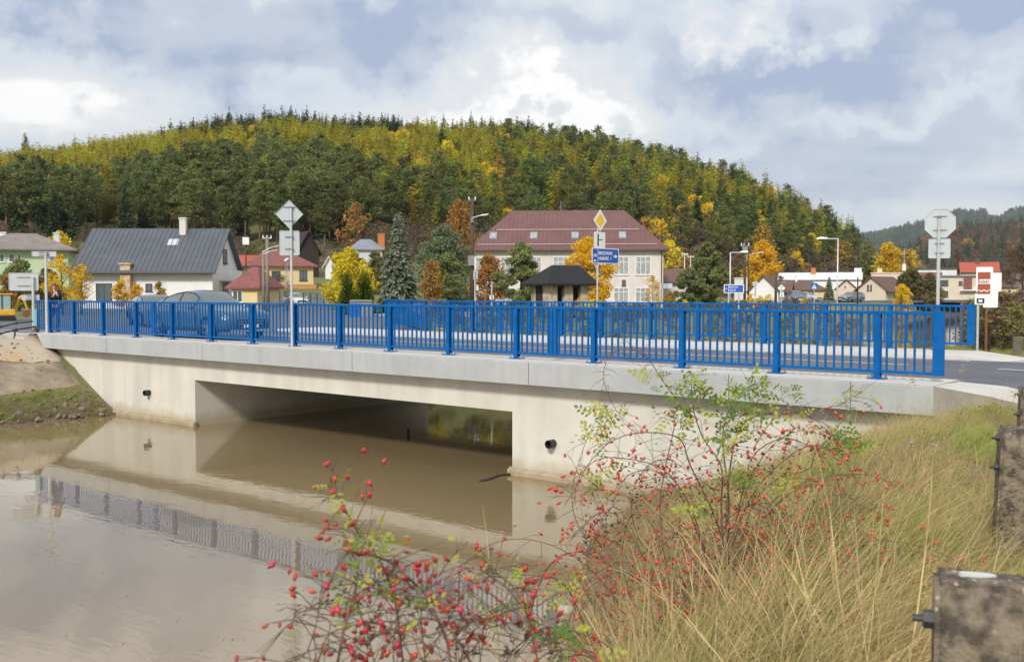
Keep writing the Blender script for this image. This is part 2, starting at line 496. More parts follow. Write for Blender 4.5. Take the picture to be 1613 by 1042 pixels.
# water
def water_mat():
    m = bpy.data.materials.new('muddy_water'); m.use_nodes = True
    t = m.node_tree; p = t.nodes['Principled BSDF']
    p.inputs['Base Color'].default_value = (.22, .158, .082, 1)
    p.inputs['Roughness'].default_value = .025
    p.inputs['IOR'].default_value = 1.6; p.inputs['Specular IOR Level'].default_value = .9
    g = t.nodes.new('ShaderNodeNewGeometry')
    mp = t.nodes.new('ShaderNodeMapping'); mp.inputs['Rotation'].default_value = (0, 0, -YAW); mp.inputs['Scale'].default_value = (.8, 2.6, 1)
    t.links.new(g.outputs['Position'], mp.inputs[0])
    def noise(scale, det, dist=0):
        n = t.nodes.new('ShaderNodeTexNoise'); n.inputs['Scale'].default_value = scale; n.inputs['Detail'].default_value = det
        n.inputs['Distortion'].default_value = dist
        t.links.new(mp.outputs[0], n.inputs['Vector']); return n.outputs[0]
    a = noise(3.2, 2, .6); b_ = noise(.5, 2)
    # calm and riffled patches
    mr = t.nodes.new('ShaderNodeMapRange'); mr.inputs[1].default_value = .4; mr.inputs[2].default_value = .65; mr.inputs[3].default_value = .25; mr.inputs[4].default_value = 1.0
    t.links.new(b_, mr.inputs[0])
    ml = t.nodes.new('ShaderNodeMath'); ml.operation = 'MULTIPLY'; t.links.new(a, ml.inputs[0]); t.links.new(mr.outputs[0], ml.inputs[1])
    bp = t.nodes.new('ShaderNodeBump'); bp.inputs['Strength'].default_value = 1; bp.inputs['Distance'].default_value = .0024
    t.links.new(ml.outputs[0], bp.inputs['Height']); t.links.new(bp.outputs[0], p.inputs['Normal'])
    # silt clouds in the water
    n3 = t.nodes.new('ShaderNodeTexNoise'); n3.inputs['Scale'].default_value = .25; n3.inputs['Detail'].default_value = 4
    t.links.new(g.outputs['Position'], n3.inputs['Vector'])
    mx = t.nodes.new('ShaderNodeMix'); mx.data_type = 'RGBA'
    mx.inputs['A'].default_value = (.205, .15, .075, 1); mx.inputs['B'].default_value = (.25, .185, .10, 1)
    t.links.new(n3.outputs[0], mx.inputs['Factor']); t.links.new(mx.outputs['Result'], p.inputs['Base Color'])
    return m
b = MB(); b.add([(-260, -80, WATER), (2, -80, WATER), (2, 420, WATER), (-260, 420, WATER)], [(0, 1, 2, 3)])
tag(b.build('water', water_mat()), kind='structure')

# ------------------------------------------------------------------ road
M_asph = mat('asphalt', (.135, .14, .165), .9, noise=.25, nscale=1.2, bump=.004, bscale=160)
M_path = mat('path_concrete', (.50, .47, .42), .9, noise=.2, nscale=2.5, bump=.003, bscale=60)
M_paint = mat('road_paint', (.75, .75, .74), .7, noise=.25, nscale=9)
b = MB()
b.prism([(-75, 16.82), (60, 16.82), (60, 23.2), (-29.5, 23.2), (-31.5, 23.6), (-33, 24.6), (-75, 24.6)], -.32, -.10)
tag(b.build('road', M_asph), kind='structure')
# side road towards the village
def strip(cl, w0, z):
    vs, fs = [], []
    for i, (x, y) in enumerate(cl):
        a = cl[max(i - 1, 0)]; c = cl[min(i + 1, len(cl) - 1)]
        d = Vector((c[0] - a[0], c[1] - a[1])).normalized(); n = Vector((-d.y, d.x)) * w0 / 2
        zz = max(gz(x, y) + .12, z)
        vs += [(x + n.x, y + n.y, zz), (x - n.x, y - n.y, zz)]
        if i: k = 2 * i; fs.append((k - 2, k - 1, k + 1, k))
    return vs, fs
def thick(b, vs, fs, h):
    n = len(vs)
    b.add(list(vs) + [(x, y, z - h) for x, y, z in vs], fs + [tuple(i + n for i in f)[::-1] for f in fs] +
          [(2 * i, 2 * i + 2, 2 * i + 2 + n, 2 * i + n) for i in range(n // 2 - 1)] + [(2 * i + 1, 2 * i + 3, 2 * i + 3 + n, 2 * i + 1 + n) for i in range(n // 2 - 1)])
b = MB(); cl = [at(500 + 12 * math.sin(k * .5), 37 + k * 7) for k in range(11)]
vs, fs = strip(cl, 7.5, -.092); thick(b, vs, fs, .3)
tag(b.build('side_road', M_asph), kind='structure')
# street that runs past the shelter, behind the river on the far side
b = MB(); cl = [at(560 + k * 80, 64 + k * 3) for k in range(9)] 
vs, fs = strip(cl, 5, -.09); thick(b, vs, fs, .3)
tag(b.build('village_street', M_asph), kind='structure')
b = MB(); cl = [at(570 + k * 70, 58 + k * 2.2) for k in range(8)]
vs, fs = strip(cl, 1.6, .02); thick(b, vs, fs, .35)
tag(b.build('village_pavement', M_path), kind='structure')
b = MB(); cl = [at(1130 + k * 60, 130 + k * 4) for k in range(11)]
vs, fs = strip(cl, 6, -.09); thick(b, vs, fs, .3)
tag(b.build('far_street', M_asph), kind='structure')
# markings 4 mm above the asphalt
def sheet(name, rects, z, m):
    b = MB()
    for x0, x1, y0, y1 in rects: b.add([(x0, y0, z), (x1, y0, z), (x1, y1, z), (x0, y1, z)], [(0, 1, 2, 3)])
    return tag(b.build(name, m), kind='structure')
sheet('edge_marking', [(-28.5, -5.9, 22.80, 22.92)], -.094, M_paint)
sheet('centre_marking', [(-29.5, -6.6, 20.85, 20.97), (-4.9, 3, 20.85, 20.97)], -.094, M_paint)
sheet('near_edge_marking', [(-60, -5.0, 17.35, 17.47)], -.094, M_paint)
# path on the left bank by the bridge end
b = MB()
b.prism([(-60, 14.9), (-33.4, 15.3), (-33.0, 16.8), (-75, 16.8), (-75, 14.9)], -.4, -.11)
tag(b.build('path', M_path), kind='structure')
# ------------------------------------------------------------------ bridge
M_fasc = streaks(mat('fascia_concrete', (.43, .44, .44), .85, noise=.10, nscale=1.6, bump=.0015, bscale=60), (5, 5, .5), .11)
M_beige = streaks(mat('beige_render', (.65, .62, .54), .9, noise=.10, nscale=.9, bump=.002, bscale=45), (2.2, 2.2, .25), .16)
def tide(m, z0, z1, col):
    t = m.node_tree; p = t.nodes['Principled BSDF']; lk = p.inputs['Base Color'].links[0].from_socket
    g_ = t.nodes.new('ShaderNodeNewGeometry'); sp = t.nodes.new('ShaderNodeSeparateXYZ'); t.links.new(g_.outputs['Position'], sp.inputs[0])
    n = t.nodes.new('ShaderNodeTexNoise'); n.inputs['Scale'].default_value = 2.5; n.inputs['Detail'].default_value = 7; t.links.new(g_.outputs['Position'], n.inputs['Vector'])
    a = t.nodes.new('ShaderNodeMath'); a.operation = 'MULTIPLY_ADD'; a.inputs[1].default_value = .5; t.links.new(n.outputs[0], a.inputs[0]); t.links.new(sp.outputs[2], a.inputs[2])
    mr = t.nodes.new('ShaderNodeMapRange'); mr.inputs[1].default_value = z1 + .25; mr.inputs[2].default_value = z0 + .25; mr.inputs[4].default_value = .75; t.links.new(a.outputs[0], mr.inputs[0])
    mx = t.nodes.new('ShaderNodeMix'); mx.data_type = 'RGBA'; mx.inputs['B'].default_value = (*col, 1); t.links.new(lk, mx.inputs['A']); t.links.new(mr.outputs[0], mx.inputs['Factor']); t.links.new(mx.outputs['Result'], p.inputs['Base Color'])
tide(M_beige, -2.2, -1.95, (.40, .34, .22))
M_kerb = mat('kerb_concrete', (.62, .59, .54), .85, noise=.12, nscale=2.2, bump=.002, bscale=50)
M_foot = mat('stained_footing', (.42, .34, .22), .85, noise=.3, nscale=4, bump=.004, bscale=30)
M_wing = streaks(mat('wing_concrete', (.50, .46, .38), .9, noise=.2, nscale=2.5, bump=.004, bscale=40), (4, 4, .5), .2)
M_black = mat('black_plastic', (.02, .02, .022), .5)
M_grey_plastic = mat('grey_plastic', (.16, .17, .18), .5)
XE0, XE1 = -32.8, -4.5
bridge = thing('bridge', 'low concrete road bridge with beige abutments and a grey edge beam over the muddy river', 'bridge', (0, 0, 0))
b = MB()   # near edge beam: grey face
b.prism([(15.45, -.445), (15.45, -.012), (15.462, 0.0), (16.74, 0.0), (16.74, -.16), (15.85, -.42), (15.8, -.445)], XE0 + .0, XE1, axis='x')
o = b.build('edge_beam', M_fasc, bridge)
# cut the left bottom corner back
for v in o.data.vertices:
    if v.co.x < -32 and v.co.z < -.2: v.co.x += .45
b = MB(); b.add([(XE0 - .9, 15.47, .004), (XE1, 15.47, .004), (XE1, 16.80, .004), (XE0 - .9, 16.80, .004), (XE0 - .9, 15.47, -.3), (XE0, 15.47, -.02), (XE1, 16.80, -.16), (XE0 - .9, 16.80, -.16)],
      [(0, 1, 2, 3), (3, 2, 6, 7)])
b.build('kerb_top', M_kerb, bridge)
M_joint = mat('joint_sealant', (.12, .12, .12), .9)
for xj in (-7.85, -5.75, -12.2, -17.4, -23.4, -28.4):
    b = MB(); b.box(xj - .006, xj + .006, 15.446, 15.47, -.44, -.004); b.build('joint', M_joint, bridge)
b = MB(); b.box(-24.3, -12.9, 15.8, 25.1, -1.06, -.42); b.box(-33, -3.4, 16.7, 24.9, -.43, -.34)
b.build('deck', M_beige, bridge)
b = MB(); b.prism([(23.2, -.30), (23.2, -.005), (23.22, 0.0), (25.25, 0.0), (25.25, -.44), (25.0, -.44)], -30.3, -6.3, axis='x')
# the far pavement widens and ramps down at both ends
b.add([(-6.3, 23.2, 0), (-6.3, 25.25, 0), (-4.95, 24.45, -.096), (-5.3, 23.2, -.096), (-6.3, 23.2, -.3), (-6.3, 25.25, -.3), (-4.95, 24.45, -.3), (-5.3, 23.2, -.3)],
      [(0, 3, 2, 1), (0, 4, 7, 3), (3, 7, 6, 2), (2, 6, 5, 1)])
b.build('far_pavement', M_kerb, bridge)
for x0, x1 in ((-33.2, -24.3), (-12.9, -3.6)):
    b = MB(); b.box(x0, x1, 15.8, 25.1, -3.3, -.44)
    b.build('abutment', M_beige, bridge)
for x0, x1 in ((-28.7, -24.24), (-12.96, -9.0)):
    b = MB(); b.prism([(15.70, -3.3), (15.70, -2.27), (15.72, -2.24), (15.797, -2.20), (15.797, -3.3)], x0, x1, axis='x')
    b.build('footing', M_foot, bridge)
# drain pipes that stick out of the abutments
for px, py in ((236, 618), (872, 698)):
    x, y, z = onY(px, py, 15.8)
    b = MB()
    n = 20; L0, L1, ro, ri = 15.80, 15.62, .085, .068
    vs = []; fs = []
    for (yy, r_) in ((L0, ro), (L1, ro), (L1, ri), (L0 - .01, ri)):
        vs += [(x + r_ * math.cos(2 * math.pi * k / n), yy, z + r_ * math.sin(2 * math.pi * k / n)) for k in range(n)]
    for j in range(3): fs += [(j * n + k, j * n + (k + 1) % n, (j + 1) * n + (k + 1) % n, (j + 1) * n + k) for k in range(n)]
    fs.append(tuple(3 * n + k for k in range(n)))
    b.add(vs, fs); b.build('drain_pipe', M_black, bridge, smooth=False)
    b = MB()
    vs = []; fs = []
    for r_ in (.087, .125):
        vs += [(x + r_ * math.cos(2 * math.pi * k / n), 15.794, z + r_ * math.sin(2 * math.pi * k / n)) for k in range(n)]
    fs = [(k, (k + 1) % n, (k + 1) % n + n, k + n) for k in range(n)]
    b.add(vs, fs); b.build('pipe_collar', mat('fresh_mortar', (.65, .62, .54), .9), bridge)
# right wing that flares towards the bank
b = MB()
wp = [(-4.5, 15.45), (-3.45, 14.5), (-2.2, 13.55), (-1.7, 14.0), (-3.9, 17.2), (-5.0, 16.80)]
zt_ = [-.004, -.02, -.12, -.13, -.10, -.004]
n = len(wp)
b.add([(x, y, z) for (x, y), z in zip(wp, zt_)] + [(x, y, -1.3) for x, y in wp], [tuple(range(n))] + [(i, (i + 1) % n, (i + 1) % n + n, i + n) for i in range(n)])
b.build('wing_wall', M_wing, bridge)
# light top of the wing, 4 mm proud
b = MB(); b.add([(x, y, z + .004) for (x, y), z in zip(wp, zt_)], [tuple(range(n))])
b.build('wing_top', M_kerb, bridge)

# ------------------------------------------------------------------ blue railings
M_blue = mat('blue_paint', (.001, .115, .37), .45, noise=.22, nscale=7, spec=.2, bump=.0006, bscale=40)
M_bolt = mat('galvanised_steel', (.33, .34, .36), .5, metal=.8)
def rail(name, label, P0, P1, posts, zb0=.105, zt0=1.10, step=.1405, joints=(), ends=(), plates=True):
    """railing from P0 to P1 (x,y) ; posts, joints, ends = distances from P0"""
    P0 = Vector(P0); P1 = Vector(P1); L = (P1 - P0).length
    ang = math.atan2(P1.y - P0.y, P1.x - P0.x)
    root = thing(name, label, 'railing', (P0.x, P0.y, 0), ang)
    b = MB(); b.box(0, L, -.03, .03, zt0 - .055, zt0); b.build('top_rail', M_blue, root, bevel=.006)
    b = MB(); b.box(0, L, -.028, .028, zb0, zb0 + .05); b.build('bottom_rail', M_blue, root, bevel=.005)
    for s in posts:
        b = MB()     # H section: two flanges facing the sides and a web
        b.box(s - .052, s + .052, -.050, -.040, .012, zt0 - .056); b.box(s - .052, s + .052, .040, .050, .012, zt0 - .056)
        b.box(s - .005, s + .005, -.0399, .0399, .012, zt0 - .056)
        b.box(s - .035, s + .035, -.058, -.0501, .10, zt0 - .07)
        p = b.build('post', M_blue, root)
        if plates:
            b = MB(); b.box(s - .14, s + .14, -.10, .10, 0.006, .020)
            for dx in (-.115, .115):
                for dy in (-.07, .07):
                    b.cyl((s + dx, dy, .012), .014, .045, 6, 1); b.cyl((s + dx, dy, .012), .022, .016, 10, 1)
            b.build('base_plate', [M_blue, M_bolt], p)
    marks = sorted([0] + list(posts) + list(joints) + [L])
    nb = int(L / step)
    for a_, b2 in zip(marks[:-1], marks[1:]):
        m_ = MB(); k = 0
        x = a_ + step * .55
        n_ = max(1, round((b2 - a_) / step)); st = (b2 - a_) / n_
        for i in range(1, n_):
            xx = a_ + i * st
            if min([9] + [abs(xx - j) for j in list(joints) + list(posts)]) < .07: continue
            m_.box(xx - .015, xx + .015, -.016, .016, zb0 + .0505, zt0 - .0555); k += 1
        if k: m_.build('baluster_panel', M_blue, root)
    for s in joints:
        b = MB(); b.box(s - .088, s - .008, -.034, .034, zb0 - .004, zt0 + .003); b.box(s + .008, s + .088, -.034, .034, zb0 - .004, zt0 + .003)
        b.build('panel_joint', M_blue, root)
    for s in ends:
        b = MB(); b.box(s - .08, s + .08, -.034, .034, zb0 - .004, zt0 + .003); b.build('end_plate', M_blue, root)
    return root
YN = 16.13
xs = [onY(px, 520, YN)[0] for px in (117, 163, 215, 272, 333, 398, 464, 536, 615, 707, 814, 936, 1075, 1224, 1383)]
x0, x1 = onY(56, 500, YN)[0], onY(1479, 540, YN)[0]
jn = [onY(px, 520, YN)[0] - x0 for px in (242, 872)]
rail('bridge_railing', 'long blue steel railing nearest the river, along the front edge of the bridge', (x0, YN), (x1 + .07, YN), [x - x0 for x in [onY(79, 500, YN)[0]] + xs], joints=jn, ends=(x1 - x0,))
YF = 25.0
xf0, xf1 = onY(676, 500, YF)[0], onY(1534, 500, YF)[0]
fp = []
x = xf1 - 1.1
while x > xf0 + .3: fp.append(x - xf0); x -= 2.0
fp = [onY(px, 500, YF)[0] - xf0 for px in (1478, 1402, 1300, 1205, 1100, 1025, 948, 885, 835, 788, 745, 708)]
rail('bridge_railing', 'blue steel railing across the road, along the far edge of the bridge', (xf0, YF), (xf1, YF), fp, zb0=.14, zt0=1.085, ends=(xf1 - xf0 - .05,), joints=(onY(1145, 500, YF)[0] - xf0,))
P = Vector((xf0 - .12, YF + .05)); Q = Vector(at(606, 39.5)); 
LL = (Q - P).length
rail('bridge_railing', 'short blue railing angled away from the road at the far side behind the second signpost', tuple(Q), tuple(P), [.2 + k * (LL - .4) / 3 for k in range(4)], zb0=.12, zt0=1.085)
# ------------------------------------------------------------------ foliage
def unit(n, g):
    v = g.normal(size=(n, 3)); return v / np.linalg.norm(v, axis=1, keepdims=True)
def leafquads(c, a, b):
    return np.stack([c - a * .5 - b * .5 * .35, c + b * .5, c + a * .5 + b * .15, c - b * .5], 1)
def rand_leaves(c, size, g, flat=0.0, asp=.6):
    n = len(c)
    a = unit(n, g); b = unit(n, g)
    if flat:
        a[:, 2] *= (1 - flat); b[:, 2] *= (1 - flat)
        a /= np.linalg.norm(a, axis=1, keepdims=True); b /= np.linalg.norm(b, axis=1, keepdims=True)
    s = size * (.6 + .8 * g.random((n, 1)))
    return leafquads(c, a * s, b * s * asp)
def spruce_q(h, r, n, g, base=.04, p=.9, whorls=14, size=.5, branches=8, droop=.35):
    t = 1 - np.sqrt(g.random(n)) * 1.0
    t = np.clip(t, 0, 1) * .955
    k = np.floor(t * whorls); ph = t * whorls - k
    z = h * (base + (1 - base) * t)
    rm = r * (1 - t) ** p * (.62 + .38 * (1 - ph)) * (.85 + .3 * g.random(n))
    bi = g.integers(0, branches, n)
    irr = 1 + .22 * np.sin(bi * 2.3 + k * 1.7) 
    ang = (bi + k * .37) * 2 * np.pi / branches + g.normal(0, .16, n)
    u = g.random(n) ** .6
    rad = rm * irr * u
    c = np.stack([np.cos(ang) * rad, np.sin(ang) * rad, z - rad * droop], 1)
    out = np.stack([np.cos(ang), np.sin(ang), np.full(n, -droop * 1.1)], 1) + g.normal(0, .25, (n, 3))
    sd = np.stack([-np.sin(ang), np.cos(ang), np.zeros(n)], 1) + g.normal(0, .35, (n, 3))
    s = size * (.6 + .7 * g.random((n, 1))) * (.45 + .55 * (1 - t[:, None]))
    return leafquads(c, out * s, sd * s * .55)
def clump_q(h, rx, g, base=.3, nclump=28, per=60, cr=.28, size=.4, flat=0.0, shape=1.0, cflat=.7):
    """crown made of leaf clumps inside an uneven ellipsoid"""
    out = []
    for i in range(nclump):
        t = (i + g.random()) / nclump
        prof = math.sin(math.pi * min(1, (t * .92 + .10)) ** shape) ** .6
        a = g.random() * 2 * math.pi
        rad = rx * prof * (.35 + .6 * g.random())
        zc_ = h * (base + (1 - base) * t * .93)
        c0 = np.array([math.cos(a) * rad, math.sin(a) * rad, zc_])
        R_ = h * cr * .5 * (.6 + .7 * g.random()) * (.6 + .4 * prof)
        d = unit(per, g) * (g.random((per, 1)) ** .45) * R_; d[:, 2] *= cflat
        out.append(rand_leaves(c0 + d, size, g, flat))
    return np.concatenate(out)
def trunk_mb(h, r, g, limbs=6, lz=(.35, .85), lr=.25, lean=.0, n=7):
    b = MB()
    pts = [Vector((lean * h * t * t, .02 * h * math.sin(t * 5), h * t)) for t in np.linspace(0, 1, 6)]
    b.tube(pts, [r * (1 - .8 * t) for t in np.linspace(0, 1, 6)], n)
    for i in range(limbs):
        t = lz[0] + (lz[1] - lz[0]) * (i + .5) / limbs
        a = g.random() * 6.28; p0 = Vector((lean * h * t * t, .02 * h * math.sin(t * 5), h * t)); L = h * lr * (1.2 - t * .6)
        p1 = p0 + Vector((math.cos(a) * L * .5, math.sin(a) * L * .5, L * .25)); p2 = p0 + Vector((math.cos(a) * L, math.sin(a) * L, L * .65))
        b.tube([p0, p1, p2], [r * .4, r * .25, r * .08], 5)
    return b
def fmat(name, c, c2, rnd=.25, hr=.02, transl=.3, ns=1.5):
    return mat(name, c, .75, col2=c2, nscale=ns, rnd=rnd, hue_rnd=hr, transl=transl, spec=.25, detail=3)
F_pine = fmat('pine_needles', (.24, .27, .085), (.14, .175, .055), transl=.45)
F_spruce = fmat('spruce_needles', (.13, .175, .065), (.08, .115, .045), .3, transl=.45)
F_larch = fmat('larch_needles', (.56, .49, .05), (.36, .36, .05), .22, .025, transl=.45)
F_yellow = fmat('yellow_leaves', (.82, .63, .04), (.62, .46, .03), .2, .02)
F_gold = fmat('golden_leaves', (.80, .53, .03), (.62, .36, .02), .1, .01, ns=3)
F_orange = fmat('orange_leaves', (.54, .31, .07), (.34, .20, .06), .2, .02)
F_rust = fmat('rust_leaves', (.24, .13, .075), (.15, .09, .06), .35, .03)
F_olive = fmat('olive_leaves', (.22, .20, .07), (.14, .12, .05), .25, .04)
F_brown = fmat('bare_twigs', (.20, .145, .095), (.13, .10, .07), .25, .02)
F_blue = fmat('blue_spruce_needles', (.34, .37, .25), (.20, .22, .14), .1, .01, ns=2)
F_green = fmat('green_needles', (.27, .30, .11), (.16, .19, .07), .1, .01, ns=2)
F_thuja = fmat('thuja_scales', (.20, .25, .035), (.13, .17, .025), .1, .01, ns=4)
F_willow = fmat('willow_leaves', (.25, .29, .15), (.15, .19, .09), .1, .01, ns=3)
M_bark = mat('bark', (.09, .065, .045), .95, noise=.5, nscale=6)
M_pbark = mat('pine_bark', (.26, .14, .075), .95, noise=.5, nscale=2)
M_lbark = mat('pale_bark', (.24, .21, .18), .95, noise=.4, nscale=6)

g = np.random.default_rng(11)
def two(crown, trunk, cm, bm_, nm):
    """one mesh with trunk and crown, for the scattered wood"""
    tq = trunk
    n0 = len(crown)
    me = bpy.data.meshes.new(nm)
    vs = crown.reshape(-1, 3).tolist(); fs = [(4 * i, 4 * i + 1, 4 * i + 2, 4 * i + 3) for i in range(n0)]
    k = len(vs); vs += tq.v; fs += [tuple(i + k for i in f) for f in tq.f]
    me.from_pydata(vs, [], fs); me.materials.append(cm); me.materials.append(bm_)
    me.polygons.foreach_set('material_index', [0] * n0 + [1] * len(tq.f)); me.update()
    return me
def pineq(h=15):
    return clump_q(h, h * .175, g, base=.34, nclump=26, per=36, cr=.22, size=.75, flat=.5, shape=.8, cflat=.55)
P = []
PI_, SP_, LA_, YE_, OR_, OL_, RU_ = [], [], [], [], [], [], []
def reg(lst, me): lst.append(len(P)); P.append(me)
for s_ in range(3): reg(PI_, two(pineq(), trunk_mb(14.5, .2, g, 4), F_pine, M_pbark, 'pine'))
for s_ in range(3): reg(SP_, two(spruce_q(15, 3.0, 900, g, size=1.2, whorls=13, p=.75), trunk_mb(13.5, .18, g, 0), F_spruce, M_bark, 'spruce'))
for s_ in range(3): reg(LA_, two(np.concatenate([spruce_q(15, 3.1, 750, g, size=1.15, whorls=12, p=.5, droop=.1), spruce_q(14.6, 1.5, 330, g, size=1.2, whorls=9, p=.5, droop=.1)]), trunk_mb(12.5, .10, g, 0), F_larch, M_bark, 'larch'))
for s_ in range(2): reg(YE_, two(clump_q(12, 3.2, g, base=.22, nclump=20, per=38, size=.75, cr=.3), trunk_mb(9, .2, g, 4), F_yellow, M_bark, 'maple'))
for s_ in range(2): reg(OR_, two(clump_q(12, 3.0, g, base=.22, nclump=20, per=38, size=.75, cr=.3), trunk_mb(9, .2, g, 4), F_orange, M_bark, 'beech'))
for s_ in range(2): reg(OL_, two(clump_q(8, 2.6, g, base=.1, nclump=18, per=34, size=.6, cr=.35), trunk_mb(6, .1, g, 5), F_olive, M_lbark, 'bush'))
for s_ in range(2): reg(RU_, two(clump_q(9, 2.8, g, base=.12, nclump=18, per=30, size=.6, cr=.35), trunk_mb(7, .12, g, 6), F_rust, M_lbark, 'bush'))

BR_ = []
for s_ in range(3): reg(BR_, two(clump_q(9, 3.0, g, base=.08, nclump=22, per=30, size=.5, cr=.3), trunk_mb(8, .12, g, 8, lr=.4), F_brown, M_lbark, 'bare_bush'))
# the hill wood
def lay(n, pxa, pxb, ra, rb):
    px = pxa + (pxb - pxa) * g.random(n)
    r = np.sqrt(ra ** 2 + (rb ** 2 - ra ** 2) * g.random(n))
    X = fw[0] * r + rt[0] * (px - CX) / F * r; Y = fw[1] * r + rt[1] * (px - CX) / F * r
    return px, r, X, Y
px, r, X, Y = lay(5000, -90, 1345, 225, 520)
r0 = I(px, [0, 740, 1040, 1180, 1260, 1400], [215, 225, 235, 262, 282, 300]); r1 = crest_r(px)
t = (r - r0) / (r1 - r0)
keep = (t > -.0) & (t < 1.04)
px, r, X, Y, t = [a[keep] for a in (px, r, X, Y, t)]
Z = ground(X, Y) - .2
nz = vnoise(px, t * 300, .02, 5) * .12 + g.normal(0, .05, len(px))
kind = np.zeros(len(px), int)      # 0 pine 1 larch 2 spruce 3 yellow 4 orange 5 rust
tl = I(px, [0, 150, 300, 450, 560, 640, 800, 900, 1000, 1150, 1340], [.16, .25, .36, .40, .34, .12, .14, .22, .22, .2, .1]) + nz
kind[t > tl] = 1
top = I(px, [0, 240, 300, 560, 640, 900, 1000, 1340], [1.3, 1.1, .80, .80, .90, .92, 1.1, 1.3])
kind[(t > top + nz * .5)] = 2
mixr = g.random(len(px))
kind[(px > 780) & (mixr < .26)] = 2
kind[(px > 780) & (mixr > .82)] = 0
kind[(px < 780) & (mixr < .04)] = 2
kind[(px < 120) & (t < .35) & (mixr < .6)] = 2
mx2 = g.random(len(px)); kind[(px > 560) & (t > .06) & (kind == 0) & (mx2 < .42)] = 1
kind[(px < 560) & (t > .12) & (kind == 0) & (mx2 < .14)] = 1
m_ = (kind == 1) & (g.random(len(px)) < I(px, [0, 700, 1340], [.12, .07, .04])); m_ &= t > .18; kind[m_] = 3
kind[(g.random(len(px)) < .02) & (t > .25)] = 4
kind[(np.hypot((px - 718) / 40, (t - .93) / .10) < 1) & (mixr < .7)] = 5
kind[(np.hypot((px - 632) / 28, (t - .78) / .08) < 1)] = 3
kind[(np.hypot((px - 650) / 20, (t - .93) / .06) < 1)] = 4
tabs = [PI_, LA_, SP_, YE_, OR_, RU_]
idx = np.array([tabs[k][g.integers(0, len(tabs[k]))] for k in kind])
hs = np.where(kind == 2, 1.0, np.where(kind == 0, .98, np.where(kind == 1, 1.0, .85))) * (.8 + .35 * g.random(len(px)))
hs = hs * np.where(g.random(len(px)) < .12, 1.15, 1.0); wd = hs * (.95 + .4 * g.random(len(px)))
scl = np.stack([wd, wd, hs], 1); rot = np.stack([g.normal(0, .03, len(px)), g.normal(0, .03, len(px)), g.random(len(px)) * 6.28], 1)
# front rank: each a tree of its own
front = np.zeros(len(px), bool)
bins = {}
for i in np.argsort(r):
    k = int(px[i] // 11.0)
    if bins.get(k, 0) < 1: front[i] = True; bins[k] = bins.get(k, 0) + 1
FR = [(px[i], X[i], Y[i], Z[i], kind[i], scl[i], rot[i]) for i in np.where(front)[0]]
B = ~front
pts_all = [np.stack([X, Y, Z], 1)[B]]; idx_all = [idx[B]]; scl_all = [scl[B]]; rot_all = [rot[B]]
scatter('hillside_forest', pts_all[0], idx_all[0], scl_all[0], rot_all[0], P, 'mixed autumn forest of green pines and yellow larches covering the hill', 'forest')

def tree(name, label, cat, loc, crown_q, cm, trunk, bm_, group=None, rz=0.0, scale=1.0):
    o = thing(name, label, cat, loc, rz, group)
    o.scale = (scale,) * 3
    c = link('crown', quads_mesh('crown', crown_q, cm), o)
    trunk.build('trunk', bm_, o, smooth=True)
    return o
# prototypes of the front rank
fr_kinds = {
 0: ('pine_tree', 'green pine with bare reddish trunk in the front rank of the hillside forest', 'pine tree', 'pines along the lower edge of the hillside forest', lambda: (clump_q(15, 2.5, g, base=.36, nclump=34, per=60, cr=.2, size=.5, flat=.5, shape=.8, cflat=.5), F_pine, trunk_mb(14.5, .2, g, 6), M_pbark)),
 2: ('spruce_tree', 'dark green pointed spruce in the front rank of the hillside forest', 'spruce tree', 'spruces along the lower edge of the hillside forest', lambda: (spruce_q(15, 2.5, 2200, g, size=.7, whorls=18), F_spruce, trunk_mb(14, .18, g, 0), M_bark)),
 1: ('larch_tree', 'yellow green larch in the front rank of the hillside forest', 'larch tree', 'larches along the lower edge of the hillside forest', lambda: (spruce_q(15, 2.3, 2000, g, size=.6, whorls=22, p=.75, droop=.1), F_larch, trunk_mb(14.5, .18, g, 3), M_bark)),
}
protos = {}
for (p_, x, y, z, k, s_, ro) in FR:
    if k not in fr_kinds: k = 1
    nm, lb, ct, gp, fn = fr_kinds[k]
    key = (k, int(abs(x * 7)) % 2)
    if key not in protos:
        q_, cm, tr, bm_ = fn()
        protos[key] = tree(nm, lb, ct, (x, y, z), q_, cm, tr, bm_, gp, ro[2], tuple(s_)[0])
        protos[key].scale = tuple(float(v) for v in s_)
    else:
        copy_tree(protos[key], (x, y, z), ro[2], tuple(float(v) for v in s_))

# brown and olive scrub at the foot of the hill and up the river banks
px, r, X, Y = lay(1300, 560, 1440, 150, 305)
zb_ = I(px, [560, 740, 1040, 1180, 1260, 1400], [190, 190, 170, 225, 252, 260]); kp = r > zb_
px, r, X, Y = px[kp], r[kp], X[kp], Y[kp]
kk = g.random(len(px)); idx = np.array([(OL_ if v < .34 else BR_ if v < .84 else RU_ if v < .93 else OR_ if v < .975 else YE_)[g.integers(0, 2)] for v in kk])
s1 = .5 + .6 * g.random(len(px))
scatter('hillside_scrub', np.stack([X, Y, ground(X, Y) - .2], 1), idx, np.stack([s1, s1, s1], 1), np.stack([s1 * 0, s1 * 0, g.random(len(px)) * 6.28], 1), P,
        'brown and olive autumn scrub at the foot of the hill', 'scrub')
px, r, X, Y = lay(170, -60, 560, 150, 225)
kk = g.random(len(px)); idx = np.array([(OL_ if v < .5 else BR_)[g.integers(0, 2)] for v in kk]); s1 = .25 + .35 * g.random(len(px))
scatter('village_scrub', np.stack([X, Y, ground(X, Y) - .2], 1), idx, np.stack([s1, s1, s1], 1), np.stack([s1 * 0, s1 * 0, g.random(len(px)) * 6.28], 1), P,
        'low autumn scrub between the houses and the forest on the left', 'scrub')

